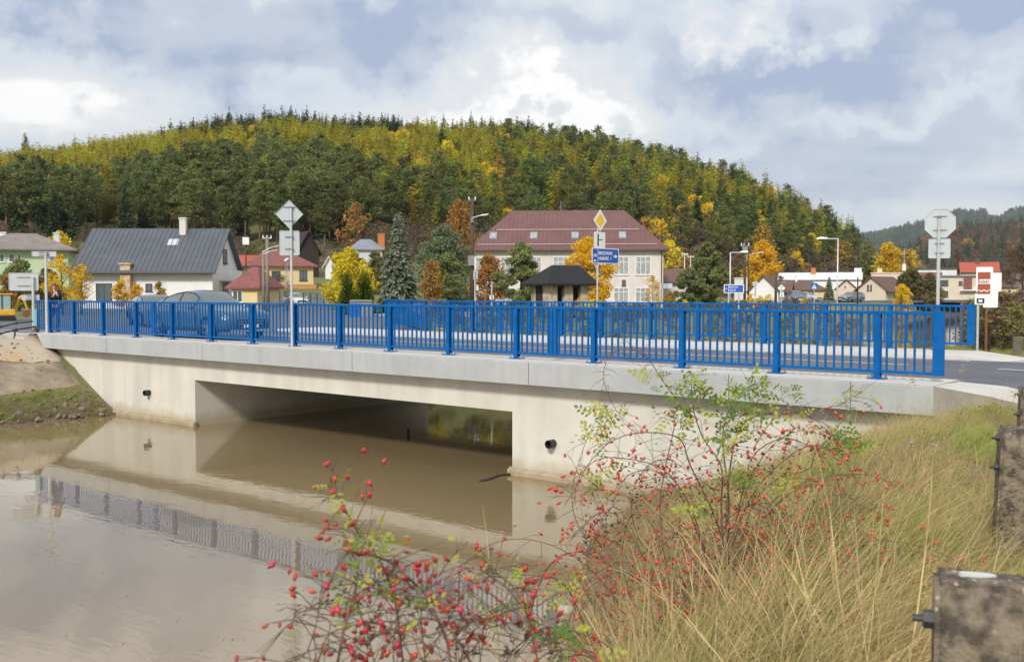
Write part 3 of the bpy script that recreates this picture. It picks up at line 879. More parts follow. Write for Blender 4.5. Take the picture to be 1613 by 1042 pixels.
# ------------------------------------------------------------------ far hills
def ridge(name, pts, r, depth, c1, c2, back=0.7, foot=.45):
    pxs = [p[0] for p in pts]; ys = [p[1] for p in pts]
    cols = np.linspace(pxs[0], pxs[-1], 160); vs = []; fs = []
    rows = 14
    for c in cols:
        h = CAMZ + r * (457 - np.interp(c, pxs, ys)) / F
        for j in range(rows + 1):
            u = j / rows
            if u <= .75: rr_ = r - depth * (1 - u / .75); z = h * (u / .75) ** .9
            else: rr_ = r + depth * (u - .75) * 2; z = h * (1 - ((u - .75) / .25) ** 2 * .8)
            x, y = at(c, rr_); z += 2.0 * float(vnoise(x, y, .02, 4)) * (u if u < .75 else 0)
            vs.append((x, y, z - 1.0))
    for i in range(len(cols) - 1):
        for j in range(rows):
            a = i * (rows + 1) + j; fs.append((a, a + rows + 1, a + rows + 2, a + 1))
    b = MB(); b.add(vs, fs)
    o = b.build(name, mat(name + '_cover', c1, .95, col2=c2, nscale=.02), smooth=True)
    tag(o, kind='structure')
    return pxs, ys
def ridge_wood(name, pts, r, depth, n, tabs_, wts, sc_, label):
    pxs = [p[0] for p in pts]; ys = [p[1] for p in pts]
    c = pxs[0] + (pxs[-1] - pxs[0]) * g.random(n); u = g.random(n) ** .7
    c = c; u[:n // 6] = .985 + .02 * g.random(n // 6)
    rr_ = r - depth * (1 - u)
    h = CAMZ + r * (457 - np.interp(c, pxs, ys)) / F
    l = (c - CX) / F * rr_
    X = fw[0] * rr_ + rt[0] * l; Y = fw[1] * rr_ + rt[1] * l
    z = h * u ** .9 + 2.0 * vnoise(X, Y, .02, 4) * u * .75 - 1.5
    kk = g.choice(len(tabs_), n, p=wts); idx = np.array([tabs_[k][g.integers(0, len(tabs_[k]))] for k in kk])
    s1 = sc_ * (.7 + .6 * g.random(n))
    scatter(name, np.stack([X, Y, z], 1), idx, np.stack([s1 * 1.3, s1 * 1.3, s1], 1), np.stack([s1 * 0, s1 * 0, g.random(n) * 6.28], 1), P, label, 'forest')
far = [(1240, 404), (1300, 390), (1335, 382), (1370, 374), (1400, 368), (1440, 359), (1460, 353), (1480, 344), (1500, 340), (1548, 339), (1556, 349), (1576, 348), (1590, 338), (1620, 333), (1800, 326), (2100, 330)]
mid = [(1300, 452), (1380, 420), (1420, 404), (1450, 388), (1480, 374), (1520, 366), (1560, 364), (1613, 358), (1800, 350), (2100, 345)]
ridge('far_hill', far, 4300, 2000, (.03, .045, .03), (.045, .06, .03))
ridge_wood('far_hill_forest', far, 4300, 2000, 6500, [SP_, PI_], [.75, .25], 1.9, 'dark blue conifer forest on the far ridge at the right')
ridge('middle_hill', mid, 1700, 900, (.07, .05, .03), (.05, .05, .03))
ridge_wood('middle_hill_forest', mid, 1700, 900, 5000, [RU_, OR_, OL_, SP_, BR_], [.45, .02, .12, .17, .24], 1.5, 'rust red beech forest on the middle hill at the right')
# ------------------------------------------------------------------ buildings
M_white = streaks(mat('white_render', (.80, .79, .77), .9, noise=.05, nscale=1.5), (2, 2, .3), .09)
M_cream = streaks(mat('cream_render', (.68, .63, .58), .9, noise=.08, nscale=.8), (1.5, 1.5, .2), .12)
M_pgreen = mat('pale_green_render', (.50, .62, .38), .9, noise=.08, nscale=1)
M_yel = mat('yellow_render', (.74, .58, .30), .9, noise=.10, nscale=1)
M_pink = mat('pink_render', (.72, .56, .46), .9, noise=.1, nscale=1)
M_bgen = mat('beige_plaster', (.66, .58, .46), .9, noise=.1, nscale=1)
M_ochre = mat('ochre_plinth', (.55, .32, .11), .9, noise=.2, nscale=2)
M_lgrey = mat('light_grey_render', (.62, .63, .62), .9, noise=.1, nscale=1)
M_rgrey = mat('grey_metal_roof', (.12, .13, .15), .45, noise=.15, nscale=.7, metal=.2)
M_rbrown = mat('maroon_metal_roof', (.175, .082, .074), .5, noise=.18, nscale=.5)
M_rred = mat('red_tile_roof', (.27, .10, .085), .8, noise=.35, nscale=3)
M_rred2 = mat('bright_red_roof', (.45, .10, .06), .8, noise=.2, nscale=3)
M_rbr = mat('brown_tile_roof', (.17, .10, .075), .8, noise=.35, nscale=2)
M_rpale = mat('weathered_brown_roof', (.26, .22, .20), .8, noise=.25, nscale=1)
M_rblack = mat('black_shingle_roof', (.013, .013, .014), .75, noise=.2, nscale=3)
M_rslate = mat('blue_grey_roof', (.24, .27, .32), .7, noise=.2, nscale=1)
M_rwhite = mat('pale_sheet_roof', (.72, .74, .76), .6, noise=.12, nscale=.5)
M_dark = mat('dark_timber', (.035, .025, .02), .85, noise=.3, nscale=3)
M_frame = mat('white_window_frame', (.80, .80, .79), .5)
M_dframe = mat('dark_window_frame', (.06, .055, .05), .5)
M_pane = mat('window_glass', (.10, .12, .14), .08, spec=.8)
M_pane2 = mat('curtained_glass', (.42, .44, .44), .15, spec=.8, noise=.4, nscale=2.5)
M_brick = mat('old_brick', (.42, .24, .13), .9, col2=(.62, .50, .36), nscale=4)
M_orange_brick = mat('orange_brick', (.55, .20, .07), .9, noise=.2, nscale=5)
M_stone = mat('cut_stone', (.62, .52, .36), .9, col2=(.36, .29, .20), nscale=3.5)
M_steelw = mat('pale_steel', (.60, .61, .62), .5, metal=.3)

def win(root, side, u, z, w_, h_, W, D, frame=M_frame, pane=M_pane, bars=1, name='window'):
    """window on wall: side F (y=0), R (x=W/2), L (x=-W/2); u along the wall"""
    b = MB(); p = MB(); t = .07
    def bx(mb, u0, u1, o0, o1, z0, z1):
        if side == 'F': mb.box(u0, u1, -o1, -o0, z0, z1)
        elif side == 'R': mb.box(W / 2 + o0, W / 2 + o1, u0, u1, z0, z1)
        else: mb.box(-W / 2 - o1, -W / 2 - o0, u0, u1, z0, z1)
    bx(b, u - w_ / 2, u + w_ / 2, 0.0, .06, z, z + t); bx(b, u - w_ / 2, u + w_ / 2, 0.0, .06, z + h_ - t, z + h_)
    bx(b, u - w_ / 2, u - w_ / 2 + t, 0.0, .058, z + t, z + h_ - t); bx(b, u + w_ / 2 - t, u + w_ / 2, 0.0, .058, z + t, z + h_ - t)
    for i in range(bars):
        uu = u - w_ / 2 + w_ * (i + 1) / (bars + 1)
        bx(b, uu - t * .4, uu + t * .4, 0.0, .056, z + t, z + h_ - t)
    if h_ > 1.7: bx(b, u - w_ / 2 + t, u + w_ / 2 - t, 0.0, .054, z + h_ * .68, z + h_ * .68 + .06)
    bx(b, u - w_ / 2 - .06, u + w_ / 2 + .06, 0, .14, z - .05, z - .002)
    bx(p, u - w_ / 2 + t, u + w_ / 2 - t, .008, .02, z + t, z + h_ - t)
    f = b.build(name, frame, root); p.build('pane', pane, f)
def roof_gable(W, D, hw, hr, ov, ovx, th=.18, ribs=0, axis='x', ovb=None):
    b = MB()
    if axis == 'x':
        s = hr / (D / 2)
        for sg, y0 in ((1, 0), (-1, D)):
            e = (y0 - sg * ov, hw - ov * s); m = (D / 2, hw + hr)
            e2 = (e[0], e[1] + th); m2 = (m[0], m[1] + th)
            b.prism([e, m, m2, e2], -W / 2 - ovx, W / 2 + ovx, axis='x')
            if ribs and sg == 1:
                n = int((W + 2 * ovx) / ribs)
                for i in range(n + 1):
                    x = -W / 2 - ovx + i * (W + 2 * ovx) / n
                    b.add([(x - .025, e2[0], e2[1] + .002), (x + .025, e2[0], e2[1] + .002), (x + .025, m2[0], m2[1] + .002), (x - .025, m2[0], m2[1] + .002),
                           (x - .025, e2[0], e2[1] + .05), (x + .025, e2[0], e2[1] + .05), (x + .025, m2[0], m2[1] + .05), (x - .025, m2[0], m2[1] + .05)],
                          [(0, 1, 5, 4), (1, 2, 6, 5), (2, 3, 7, 6), (3, 0, 4, 7), (4, 5, 6, 7)])
    else:
        s = hr / (W / 2)
        for sg in (1, -1):
            e = (-sg * (W / 2 + ov), hw - ov * s); m = (0, hw + hr)
            b.prism([e, m, (m[0], m[1] + th), (e[0], e[1] + th)], -ovx, D + ovx, axis='y')
    return b
def roof_hip(W, D, hw, hr, ov, ridge, th=.15, ribs=0, rs=0.0):
    b = MB(); x0, x1, y0, y1 = -W / 2 - ov, W / 2 + ov, -ov, D + ov
    r0, r1, ym = -ridge / 2 + rs, ridge / 2 + rs, D / 2
    zt = hw + hr
    v = [(x0, y0, hw), (x1, y0, hw), (x1, y1, hw), (x0, y1, hw), (r0, ym, zt), (r1, ym, zt)]
    v += [(x, y, z - th) for x, y, z in v[:4]]
    b.add(v, [(0, 1, 5, 4), (1, 2, 5), (2, 3, 4, 5), (3, 0, 4), (6, 7, 1, 0), (7, 8, 2, 1), (8, 9, 3, 2), (9, 6, 0, 3), (9, 8, 7, 6)])
    if ribs:
        n = int((x1 - x0) / ribs)
        for i in range(1, n):
            x = x0 + i * (x1 - x0) / n
            t = 1.0
            if x < r0: t = (x - x0) / (r0 - x0)
            if x > r1: t = (x1 - x) / (x1 - r1)
            ye, ze = y0 + (ym - y0) * t, hw + hr * t
            b.add([(x - .03, y0, hw + .003), (x + .03, y0, hw + .003), (x + .03, ye, ze + .003), (x - .03, ye, ze + .003),
                   (x - .03, y0, hw + .06), (x + .03, y0, hw + .06), (x + .03, ye, ze + .06), (x - .03, ye, ze + .06)],
                  [(0, 1, 5, 4), (1, 2, 6, 5), (2, 3, 7, 6), (3, 0, 4, 7), (4, 5, 6, 7)])
    return b
def house(name, label, cat, px, d, W, D, rot, hw, hr, wallm, roofm, roof='gable', axis='x', ov=.45, ovx=.4, ridge=0, windows=(), chim=(), ribs=0, z0=None, base=-1.2, frame=M_frame, pane=M_pane, gut=True, rs=0.0):
    x, y = at(px, d); z = gz(x, y) if z0 is None else z0
    root = thing(name, label, cat, (x, y, z), face(px) + R(rot))
    b = MB(); b.box(-W / 2, W / 2, 0, D, base, hw)
    if roof == 'gable':
        if axis == 'x':
            for x_ in (-W / 2, W / 2 - .2): b.prism([(.0, hw + .001), (D, hw + .001), (D / 2, hw + hr)], x_, x_ + .2, axis='x')
        else:
            b.prism([(-W / 2, hw + .001), (W / 2, hw + .001), (0, hw + hr)], 0, .2, axis='y')
    b.build('wall', wallm, root)
    if roof == 'gable': rb = roof_gable(W, D, hw, hr, ov, ovx, ribs=ribs, axis=axis)
    elif roof == 'hip': rb = roof_hip(W, D, hw, hr, ov, ridge, ribs=ribs, rs=rs)
    else:
        rb = MB(); rb.box(-W / 2 - ov, W / 2 + ov, -ov, D + ov, hw + .001, hw + hr)
    rf = rb.build('roof', roofm, root)
    for (cx_, cy_, cw, zb, zt, cm) in chim:
        c = MB(); c.box(cx_ - cw / 2, cx_ + cw / 2, cy_ - cw / 2, cy_ + cw / 2, zb, zt); c.box(cx_ - cw / 2 - .06, cx_ + cw / 2 + .06, cy_ - cw / 2 - .06, cy_ + cw / 2 + .06, zt, zt + .12)
        c.build('chimney', cm, rf)
    for wd in windows:
        win(root, wd[0], wd[1], wd[2], wd[3], wd[4], W, D, frame, pane if len(wd) < 6 else wd[5], bars=1 if wd[3] > .8 else 0)
    if gut and roof == 'gable' and axis == 'x':
        g_ = MB(); s = hr / (D / 2); g_.tube([(-W / 2 - ovx, -ov - .06, hw - ov * s + .02), (W / 2 + ovx, -ov - .06, hw - ov * s + .02)], .07, 6)
        g_.tube([(-W / 2 + .12, -.08, hw - .25), (-W / 2 + .12, -.08, -.3)], .045, 6)
        g_.build('gutter', M_dframe, root)
    return root
# white house with the grey sheet roof
hw_ = house('white_house', 'white house with long dark grey sheet metal roof behind the parked blue grey car', 'house', 230, 85, 11.3, 8.4, -19, 3.55, 3.3,
      M_white, M_rgrey, ov=.75, ovx=.45, ribs=.42, windows=[('F', -3.55, 0.62, 1.35, 1.5, M_pane), ('F', .25, 1.45, .55, .65, M_pane), ('R', 4.0, 3.9, 1.3, 1.3, M_pane2), ('R', 4.0, .9, 1.6, 1.3, M_pane2)],
      chim=[(2.1, 3.7, .55, 5.4, 7.85, M_cream)], frame=M_dframe, z0=-.1)
b = MB(); b.box(-1.95, -1.10, -.66, -.02, -.5, 3.7); b.box(-2.05, -1.0, -.76, -.0, 3.7, 3.85); b.build('outer_chimney', M_brick, hw_)
b = MB(); b.add([(1.1, 2.2, 5.48), (2.0, 2.2, 5.48), (2.0, 2.9, 6.05), (1.1, 2.9, 6.05)], [(0, 1, 2, 3)]); b.build('roof_hatch', M_steelw, hw_)
b = MB(); b.box(5.652, 6.7, 2.2, 6.2, 2.35, 2.5); b.box(6.6, 6.68, 2.2, 6.2, 2.5, 3.3); b.build('balcony', M_white, hw_)
house('garage_annex', 'yellow annex with maroon tiled roof at the right end of the white house', 'annex', 385, 84, 2.3, 4.5, -25, 1.7, 1.75, M_yel, M_rred, roof='hip', ov=.4, ridge=.6, windows=[('F', -.6, .4, .9, 1.0)], z0=.0)
# pale green house at the left edge
house('green_house', 'pale green house with low brown hipped roof at the left edge', 'house', 30, 108, 9.9, 8.5, -8, 6.0, 1.9, M_pgreen, M_rpale, roof='hip', ov=1.0, ridge=2.6,
      windows=[('F', -1.6, 4.55, .5, .9, M_pane), ('F', -.65, 4.55, .6, .9, M_pane), ('F', .1, 4.55, .4, .9, M_pane), ('F', 3.6, 4.2, 1.2, 1.2, M_pane2)], z0=-.1, chim=[(3.4, 4, .6, 6.5, 7.9, M_lgrey), (-2.2, 4.6, .7, 7.2, 7.9, M_rwhite)])
house('small_house', 'small white house with brown roof half hidden behind the white house roof', 'house', 108, 122, 4.5, 5, 12, 4.2, 1.4, M_white, M_rbr, z0=.6, windows=[('F', 0, 2.6, 1, 1)])
# yellow house with the red hipped roof
yh = house('yellow_house', 'yellow house with dull red hipped roof and an ochre plinth on the lawn', 'house', 443, 118, 7.6, 7.5, 8, 4.15, 1.9, M_yel, M_rred, roof='hip', ov=.5, ridge=2.5,
      windows=[('F', -3.0, 2.4, 1.0, 1.1, M_pane), ('F', -.6, 2.4, 1.0, 1.1, M_pane), ('F', 2.6, 2.4, .9, 1.2, M_pane)], z0=0.2, frame=M_dframe)
b = MB(); b.box(0, 4.14, -.05, -.003, .9, 1.95); b.build('plinth', M_ochre, yh)
house('red_roofed_shed', 'low outbuilding with bright red tiles left of the yellow house', 'outbuilding', 398, 122, 3.4, 4, 10, 3.9, 1.6, M_bgen, M_rred2, z0=.1)
house('glass_roofed_shed', 'outbuilding with pale blue grey roof behind the maroon annex', 'outbuilding', 377, 128, 3.6, 4, -6, 4.2, 1.2, M_lgrey, M_rslate, z0=.2)
house('barn', 'dark brown timber barn with steep roof behind the yellow house', 'barn', 486, 140, 3.0, 6, 14, 5.2, 2.6, M_dark, M_dark, axis='y', z0=1.8, ov=.4)
house('grey_roofed_house', 'house with rounded blue grey roof behind the yellow maple', 'house', 578, 150, 4.6, 5, 4, 6.6, 1.6, M_lgrey, M_rslate, roof='hip', ridge=1.6, z0=1.0, chim=[(2.25, .9, .95, 6.2, 8.9, M_orange_brick)])
house('white_shed', 'tiny white gabled shed left of the yellow maple', 'shed', 518, 138, .9, 2, 0, 4.2, .8, M_white, M_white, axis='y', z0=1.0)

# school
S = thing('school', 'large two storey school with maroon hipped metal roof', 'school', (*at(893, 118), -.1), face(893) + R(-1))
W, D, HW, HR = 22.6, 13.0, 6.25, 5.0
b = MB(); b.box(-W / 2, W / 2, 0, D, -1, HW); b.build('wall', M_cream, S)
sr = roof_hip(W, D, HW + .1, HR + .1, .65, 13.9, ribs=.52).build('roof', M_rbrown, S)
for px in (760, 800, 841, 883, 925, 978, 1012):
    u = (px - 893) / F * 118
    win(S, 'F', u, 3.35, 1.75, 2.15, W, D, M_frame, M_pane2, bars=2)
    win(S, 'F', u, .1, 1.75, 1.75, W, D, M_frame, M_pane2, bars=2)
win(S, 'F', (982 - 893) / F * 118, 2.05, .45, .7, W, D, M_dframe, M_pane, bars=0)
for px in (778, 841, 905, 978):
    u = (px - 893) / F * 121.5; t0, t1 = .26, .42
    q0 = (-.65 + (D / 2 + .65) * t0, HW + .1 + (HR + .1) * t0 + .09); q1 = (-.65 + (D / 2 + .65) * t1, HW + .1 + (HR + .1) * t1 + .09)
    b = MB(); b.prism([(q0[0], q0[1]), (q1[0], q1[1]), (q1[0], q1[1] - .3), (q0[0], q0[1] - .3)], u - .45, u + .45, axis='x'); b.build('roof_window', M_rslate, sr)
    b = MB(); dz = .006
    f0, f1 = (q0[0] + (q1[0] - q0[0]) * .1, q0[1] + (q1[1] - q0[1]) * .1), (q0[0] + (q1[0] - q0[0]) * .9, q0[1] + (q1[1] - q0[1]) * .9)
    b.add([(u - .36, f0[0], f0[1] + dz), (u + .36, f0[0], f0[1] + dz), (u + .36, f1[0], f1[1] + dz), (u - .36, f1[0], f1[1] + dz)], [(0, 1, 2, 3)]); b.build('roof_pane', M_pane2, sr)
for t0, xx in ((.47, 8.6), (.10, 10.6)):
    q0 = (-.65 + (D / 2 + .65) * t0, HW + .1 + (HR + .1) * t0)
    b = MB(); b.box(-xx, xx, q0[0] - .03, q0[0] + .03, q0[1] + .09, q0[1] + .17); b.build('snow_guard', mat('guard_steel', (.55, .42, .40), .5), sr)
b = MB(); b.box(-W / 2 - .66, W / 2 + .66, -.78, -.652, HW - .05, HW + .10); b.build('gutter', M_rbr, S)
b = MB(); b.tube([(-.9, D / 2, 11.3), (-.9, D / 2, 12.6)], .03, 5); b.build('lightning_rod', M_bolt, sr)
b = MB(); b.tube([(W / 2 - .2, -.1, HW - .1), (W / 2 - .2, -.1, -.5)], .07, 6); b.build('downpipe', M_rbr, S)
house('school_annex', 'low annex with dark brown roof behind the right end of the school', 'annex', 1060, 132, 3.6, 7, -20, 2.6, 1.7, M_cream, M_rbr, ov=.4, z0=-.1)
# bus shelter
BS = thing('bus_shelter', 'small stone bus shelter with black hipped roof across the river', 'bus shelter', (*at(897, 59.5), -.12), face(897) + R(33))
W, D, HW, HR = 2.7, 2.2, 1.95, 1.12
b = MB(); b.box(-W / 2, -W / 2 + .5, 0, .3, -.4, HW); b.box(-.35, .25, .0, .3, -.4, HW); b.box(W / 2 - .55, W / 2, 0, .3, -.4, HW)
b.box(-W / 2, -W / 2 + .3, .3, .85, -.4, HW); b.box(-W / 2, -W / 2 + .3, 1.7, D, -.4, HW); b.box(-W / 2, W / 2, D - .3, D - .002, -.4, HW); b.box(W / 2 - .3, W / 2, .302, D - .302, -.4, HW)
b.box(-.8499, -.3502, .05, .28, -.4, .5)
b.build('stone_wall', M_stone, BS)
b = MB(); b.box(-W / 2 + .5, W / 2 - .55, .02, .26, HW - .28, HW - .002); b.box(-W / 2 + .02, -W / 2 + .26, .85, 1.7, -.3, HW - .002); b.build('boarding', M_dark, BS)
roof_hip(W, D, HW, HR, .5, 2.0, th=.12, rs=.45).build('roof', M_rblack, BS)
b = MB(); b.box(.26, .88, .5, .56, -.3, HW - .3); b.build('door', M_dark, BS)
# far side of the valley, right
house('white_gable_house', 'white house with brown roof falling to the right beside the blue direction sign', 'house', 1203, 132, 3.8, 6, -12, 1.7, 1.9, M_white, M_rbr, axis='y', ov=.35, z0=-.3)
house('yellow_wing', 'yellow lean house wall right of the white gable house', 'house', 1231, 136, 2.0, 4, -6, 1.45, 1.2, M_yel, M_rbr, z0=-.3, windows=[('F', 0, .3, .5, .7)])
house('grey_workshop', 'light grey flat workshop behind the street lamp', 'workshop', 1168, 158, 2.2, 4, 0, 3.3, .15, M_lgrey, M_lgrey, roof='flat', ov=.1, z0=0)
house('long_hall', 'long low white hall with pale sheet roof beneath the hill', 'hall', 1290, 245, 19.5, 10, -3, 4.3, 1.7, M_white, M_rwhite, ov=.3, ovx=.3, z0=-.3, chim=[(-1.6, 4.2, 1.1, 4.5, 7.2, M_orange_brick)])
house('hip_roof_bungalow', 'yellow bungalow with brown hipped roof left of the blue spruce', 'house', 1262, 182, 8.6, 7, 6, 1.9, 1.75, M_yel, M_rbr, roof='hip', ov=.5, ridge=3.6, z0=-.35, windows=[('F', -1.5, .6, 1.1, 1.0), ('F', 1.8, .6, 1.1, 1.0)], chim=[(-.6, 3, .35, 2.8, 4.4, M_frame)])
house('pink_house', 'small pink gabled house right of the blue spruce', 'house', 1333, 178, 3.9, 6, 0, 1.9, 1.75, M_pink, M_dframe, axis='y', ov=.3, z0=-.35, windows=[('F', -.2, 2.1, .6, .5), ('F', .7, .3, .7, .8)])
house('cream_gable_house', 'cream gabled house with long brown roof sloping to the right', 'house', 1373, 160, 4.6, 8, -24, 2.0, 1.85, M_bgen, M_rbr, axis='y', ov=.7, z0=-.35, windows=[('F', -.6, 1.7, .28, .95), ('F', -.1, 1.7, .28, .95)], frame=M_dframe)
house('beige_block', 'beige flat roofed block behind the cream gabled house', 'apartment block', 1402, 205, 7.4, 8, -4, 5.3, .2, M_pink, M_bgen, roof='flat', ov=.15, z0=-.4, windows=[('F', -1.6, 3.1, .6, 1.4), ('F', 0, 2.9, 1.1, 1.1), ('F', 2.2, 2.9, 1.0, 1.0)], frame=M_dframe, chim=[(-2.2, 2, .9, 5.4, 6.3, M_bgen)])
fl = house('terraced_flats', 'cream two storey house with red brick bay left of the brown info sign', 'house', 1508, 172, 7.2, 8, -3, 4.2, .22, M_bgen, M_rslate, roof='flat', ov=.35, z0=-.4,
      windows=[('F', -2.1, 2.6, 1.3, 1.0), ('F', -2.1, .7, 1.3, 1.0), ('F', .5, 2.7, .6, .7)], frame=M_dframe)
b = MB(); b.box(1.0, 2.3, -.5, -.003, 2.0, 4.1); b.build('brick_bay', M_rred, fl)
b = MB(); b.box(.5, 3.4, -.9, -.002, 1.75, 1.95); b.build('balcony', M_white, fl)
house('ochre_house', 'ochre house wall left of the octagonal sign pole', 'house', 1483, 176, 2.4, 6, 6, 3.6, .2, M_yel, M_rbr, roof='flat', ov=.2, z0=-.4)
house('red_roofed_villa', 'large house with bright red roof above the brown info sign', 'house', 1543, 232, 8.0, 8, 4, 6.2, 2.1, M_bgen, M_rred2, ov=.5, ovx=.3, z0=-.4, chim=[(-.3, 3.4, .8, 7.3, 9.1, M_rbr)], windows=[('F', -2.4, 4.2, .8, .9)])
house('low_red_roofed_house', 'low house with red brown roof behind the green yellow tree', 'house', 1458, 200, 5.4, 6, 0, 3.9, 1.4, M_pink, M_rred, z0=-.4, windows=[('F', 1.2, 2.2, .9, 1.0)])
house('flat_pavilion', 'pale flat roofed pavilion behind the octagonal sign', 'building', 1476, 240, 8.6, 8, 0, 7.0, .25, M_rwhite, M_dframe, roof='flat', ov=.5, z0=-.4)
house('far_yellow_house', 'small pale yellow house right of the white notice boards', 'house', 1590, 240, 3.6, 6, 0, 2.6, .9, M_yel, M_rbr, z0=-.4, windows=[('F', 0, 1.2, .8, .8)])
house('far_grey_house', 'low grey roofed house at the right edge of the photo', 'house', 1612, 262, 5.0, 6, 0, 4.8, 1.2, M_rpale, M_rbr, z0=-.4)

# ------------------------------------------------------------------ single trees of the village
def T(px, yt, d, halfpx, kind, label, cat, name, group=None, base=None, leaves=9000, size=.16):
    x, y = at(px, d); z = gz(x, y) - .1; h = zat(yt, d) - z; r = halfpx * d / F
    if kind == 'spruce': q_ = spruce_q(h, r, leaves, g, size=size * 1.9, whorls=17, p=.62, base=.02, branches=9); tr = trunk_mb(h * .93, h * .017, g, 0)
    elif kind == 'thuja': q_ = spruce_q(h, r, leaves, g, size=size, whorls=3, p=.38, base=.01, droop=.02); tr = trunk_mb(h * .8, h * .015, g, 0)
    elif kind == 'pine': q_ = clump_q(h, r, g, base=.10, nclump=60, per=leaves // 60, cr=.2, size=size * 1.3, flat=.2, shape=.8, cflat=.6); tr = trunk_mb(h * .92, h * .022, g, 10)
    elif kind == 'bare': q_ = clump_q(h, r, g, base=.25, nclump=24, per=leaves // 60, cr=.22, size=size, cflat=.8); tr = trunk_mb(h * .98, h * .014, g, 26, lz=(.2, .95), lr=.32)
    else: q_ = clump_q(h, r, g, base=.12 if base is None else base, nclump=46, per=leaves // 46, cr=.27, size=size * 1.25, cflat=.8); tr = trunk_mb(h * .85, h * .02, g, 12, lr=.3)
    cm = {'spruce': F_blue, 'thuja': F_thuja, 'pine': F_green}.get(kind)
    return q_, tr, cm, (x, y, z)
def TT(px, yt, d, halfpx, kind, cm, label, cat, name, **k):
    q_, tr, c0, loc = T(px, yt, d, halfpx, kind, label, cat, name, **k)
    return tree(name, label, cat, loc, q_, cm or c0, tr, M_bark)
TT(628, 325, 66, 37, 'spruce', None, 'tall blue grey spruce right of the two clipped thujas', 'spruce tree', 'blue_spruce', leaves=26000, size=.17)
TT(700, 352, 74, 44, 'deciduous', F_willow, 'broad grey green willow right of the tall blue spruce', 'willow tree', 'willow_tree', leaves=16000, size=.17, base=.05)
TT(705, 392, 66, 36, 'pine', F_green, 'low dark green pine in front of the willow', 'pine tree', 'garden_pine', leaves=11000, size=.13)
TT(725, 312, 100, 15, 'deciduous', F_orange, 'slim orange birch left of the dark wooden lamp pole', 'birch tree', 'birch_tree', leaves=3000, size=.24, base=.35)
TT(680, 408, 60, 15, 'deciduous', F_orange, 'small orange brown shrub against the blue spruce', 'shrub', 'orange_shrub', leaves=3000, size=.14)
TT(770, 396, 72, 24, 'deciduous', F_orange, 'orange leaved maple left of the round green pine', 'maple tree', 'orange_maple', leaves=6000, size=.16)
TT(820, 377, 66, 44, 'pine', F_green, 'round green pine behind the bus shelter', 'pine tree', 'round_pine', leaves=17000, size=.15)
TT(925, 371, 78, 44, 'deciduous', F_gold, 'golden yellow maple in front of the school', 'maple tree', 'golden_maple', leaves=16000, size=.15, base=.06)
TT(550, 388, 80, 44, 'deciduous', F_yellow, 'bright yellow maple behind the clipped thujas', 'maple tree', 'yellow_maple', leaves=9000, size=.19, base=.05)
TT(547, 424, 63, 17, 'thuja', None, 'narrow clipped thuja, the left one of two', 'thuja', 'thuja', leaves=9000, size=.24)
TT(574, 421, 63, 19, 'thuja', None, 'clipped thuja next to the blue spruce, the right one of two', 'thuja', 'thuja', leaves=10000, size=.24)
TT(592, 393, 112, 17, 'deciduous', F_olive, 'olive tree hiding the wall of the blue grey roofed house', 'tree', 'olive_tree', leaves=4000, size=.26, base=.05)
TT(560, 396, 120, 20, 'deciduous', F_brown, 'brown half bare tree left of the orange brick chimney', 'tree', 'brown_tree', leaves=3500, size=.26, base=.05)
TT(95, 362, 118, 20, 'deciduous', F_yellow, 'round yellow bush behind the green house', 'bush', 'yellow_bush', leaves=3000, size=.28)
TT(97, 398, 66, 30, 'bare', F_gold, 'loose yellow shrub with thin stems left of the white house', 'shrub', 'yellow_shrub', leaves=8000, size=.12)
TT(128, 412, 68, 18, 'bare', F_gold, 'thin yellow shrub at the left corner of the white house', 'shrub', 'yellow_shrub', leaves=5000, size=.12)
TT(72, 420, 70, 30, 'deciduous', F_olive, 'dark olive bush between the green house and the signposts', 'bush', 'olive_bush', leaves=7000, size=.15)
TT(30, 405, 78, 34, 'deciduous', F_green, 'dark green garden bush below the green house', 'bush', 'green_bush', leaves=7000, size=.17)
TT(12, 430, 66, 14, 'bare', F_orange, 'orange shrub at the far left edge', 'shrub', 'orange_shrub', leaves=7000, size=.14)
TT(190, 438, 74, 13, 'bare', F_gold, 'small yellow shrub in front of the brick chimney', 'shrub', 'yellow_shrub', leaves=6000, size=.13)
TT(215, 444, 72, 11, 'bare', F_gold, 'small golden shrub right of the brick chimney', 'shrub', 'yellow_shrub', leaves=5000, size=.12)
TT(251, 442, 74, 10, 'bare', F_orange, 'small rusty shrub beneath the small square window', 'shrub', 'rusty_shrub', leaves=5000, size=.12)
TT(440, 430, 92, 26, 'bare', F_brown, 'leafless brown fruit tree in front of the yellow house', 'fruit tree', 'bare_tree', leaves=3000, size=.12)
TT(1028, 432, 86, 17, 'bare', F_gold, 'nearly bare sapling at the right corner of the school', 'sapling', 'bare_sapling', leaves=5000, size=.1)
TT(1055, 458, 84, 12, 'deciduous', F_orange, 'low orange bush right of the bare sapling', 'bush', 'orange_bush', leaves=3000, size=.13)
TT(1113, 377, 92, 38, 'pine', F_green, 'large green pine left of the blue direction sign', 'pine tree', 'large_pine', leaves=16000, size=.19)
TT(1085, 418, 88, 28, 'pine', F_green, 'lower green pine left of the large pine', 'pine tree', 'low_pine', leaves=9000, size=.16)
TT(1202, 378, 160, 26, 'deciduous', F_gold, 'tall yellow orange tree behind the wooden power pole', 'tree', 'orange_tree', leaves=6000, size=.34, base=.15)
TT(1200, 352, 175, 13, 'deciduous', F_orange, 'slim russet larch above the yellow orange tree', 'larch tree', 'russet_larch', leaves=3000, size=.34, base=.3)
TT(1401, 380, 250, 21, 'deciduous', F_gold, 'round golden tree beneath the gap of the hills', 'tree', 'golden_tree', leaves=5000, size=.5, base=.1)
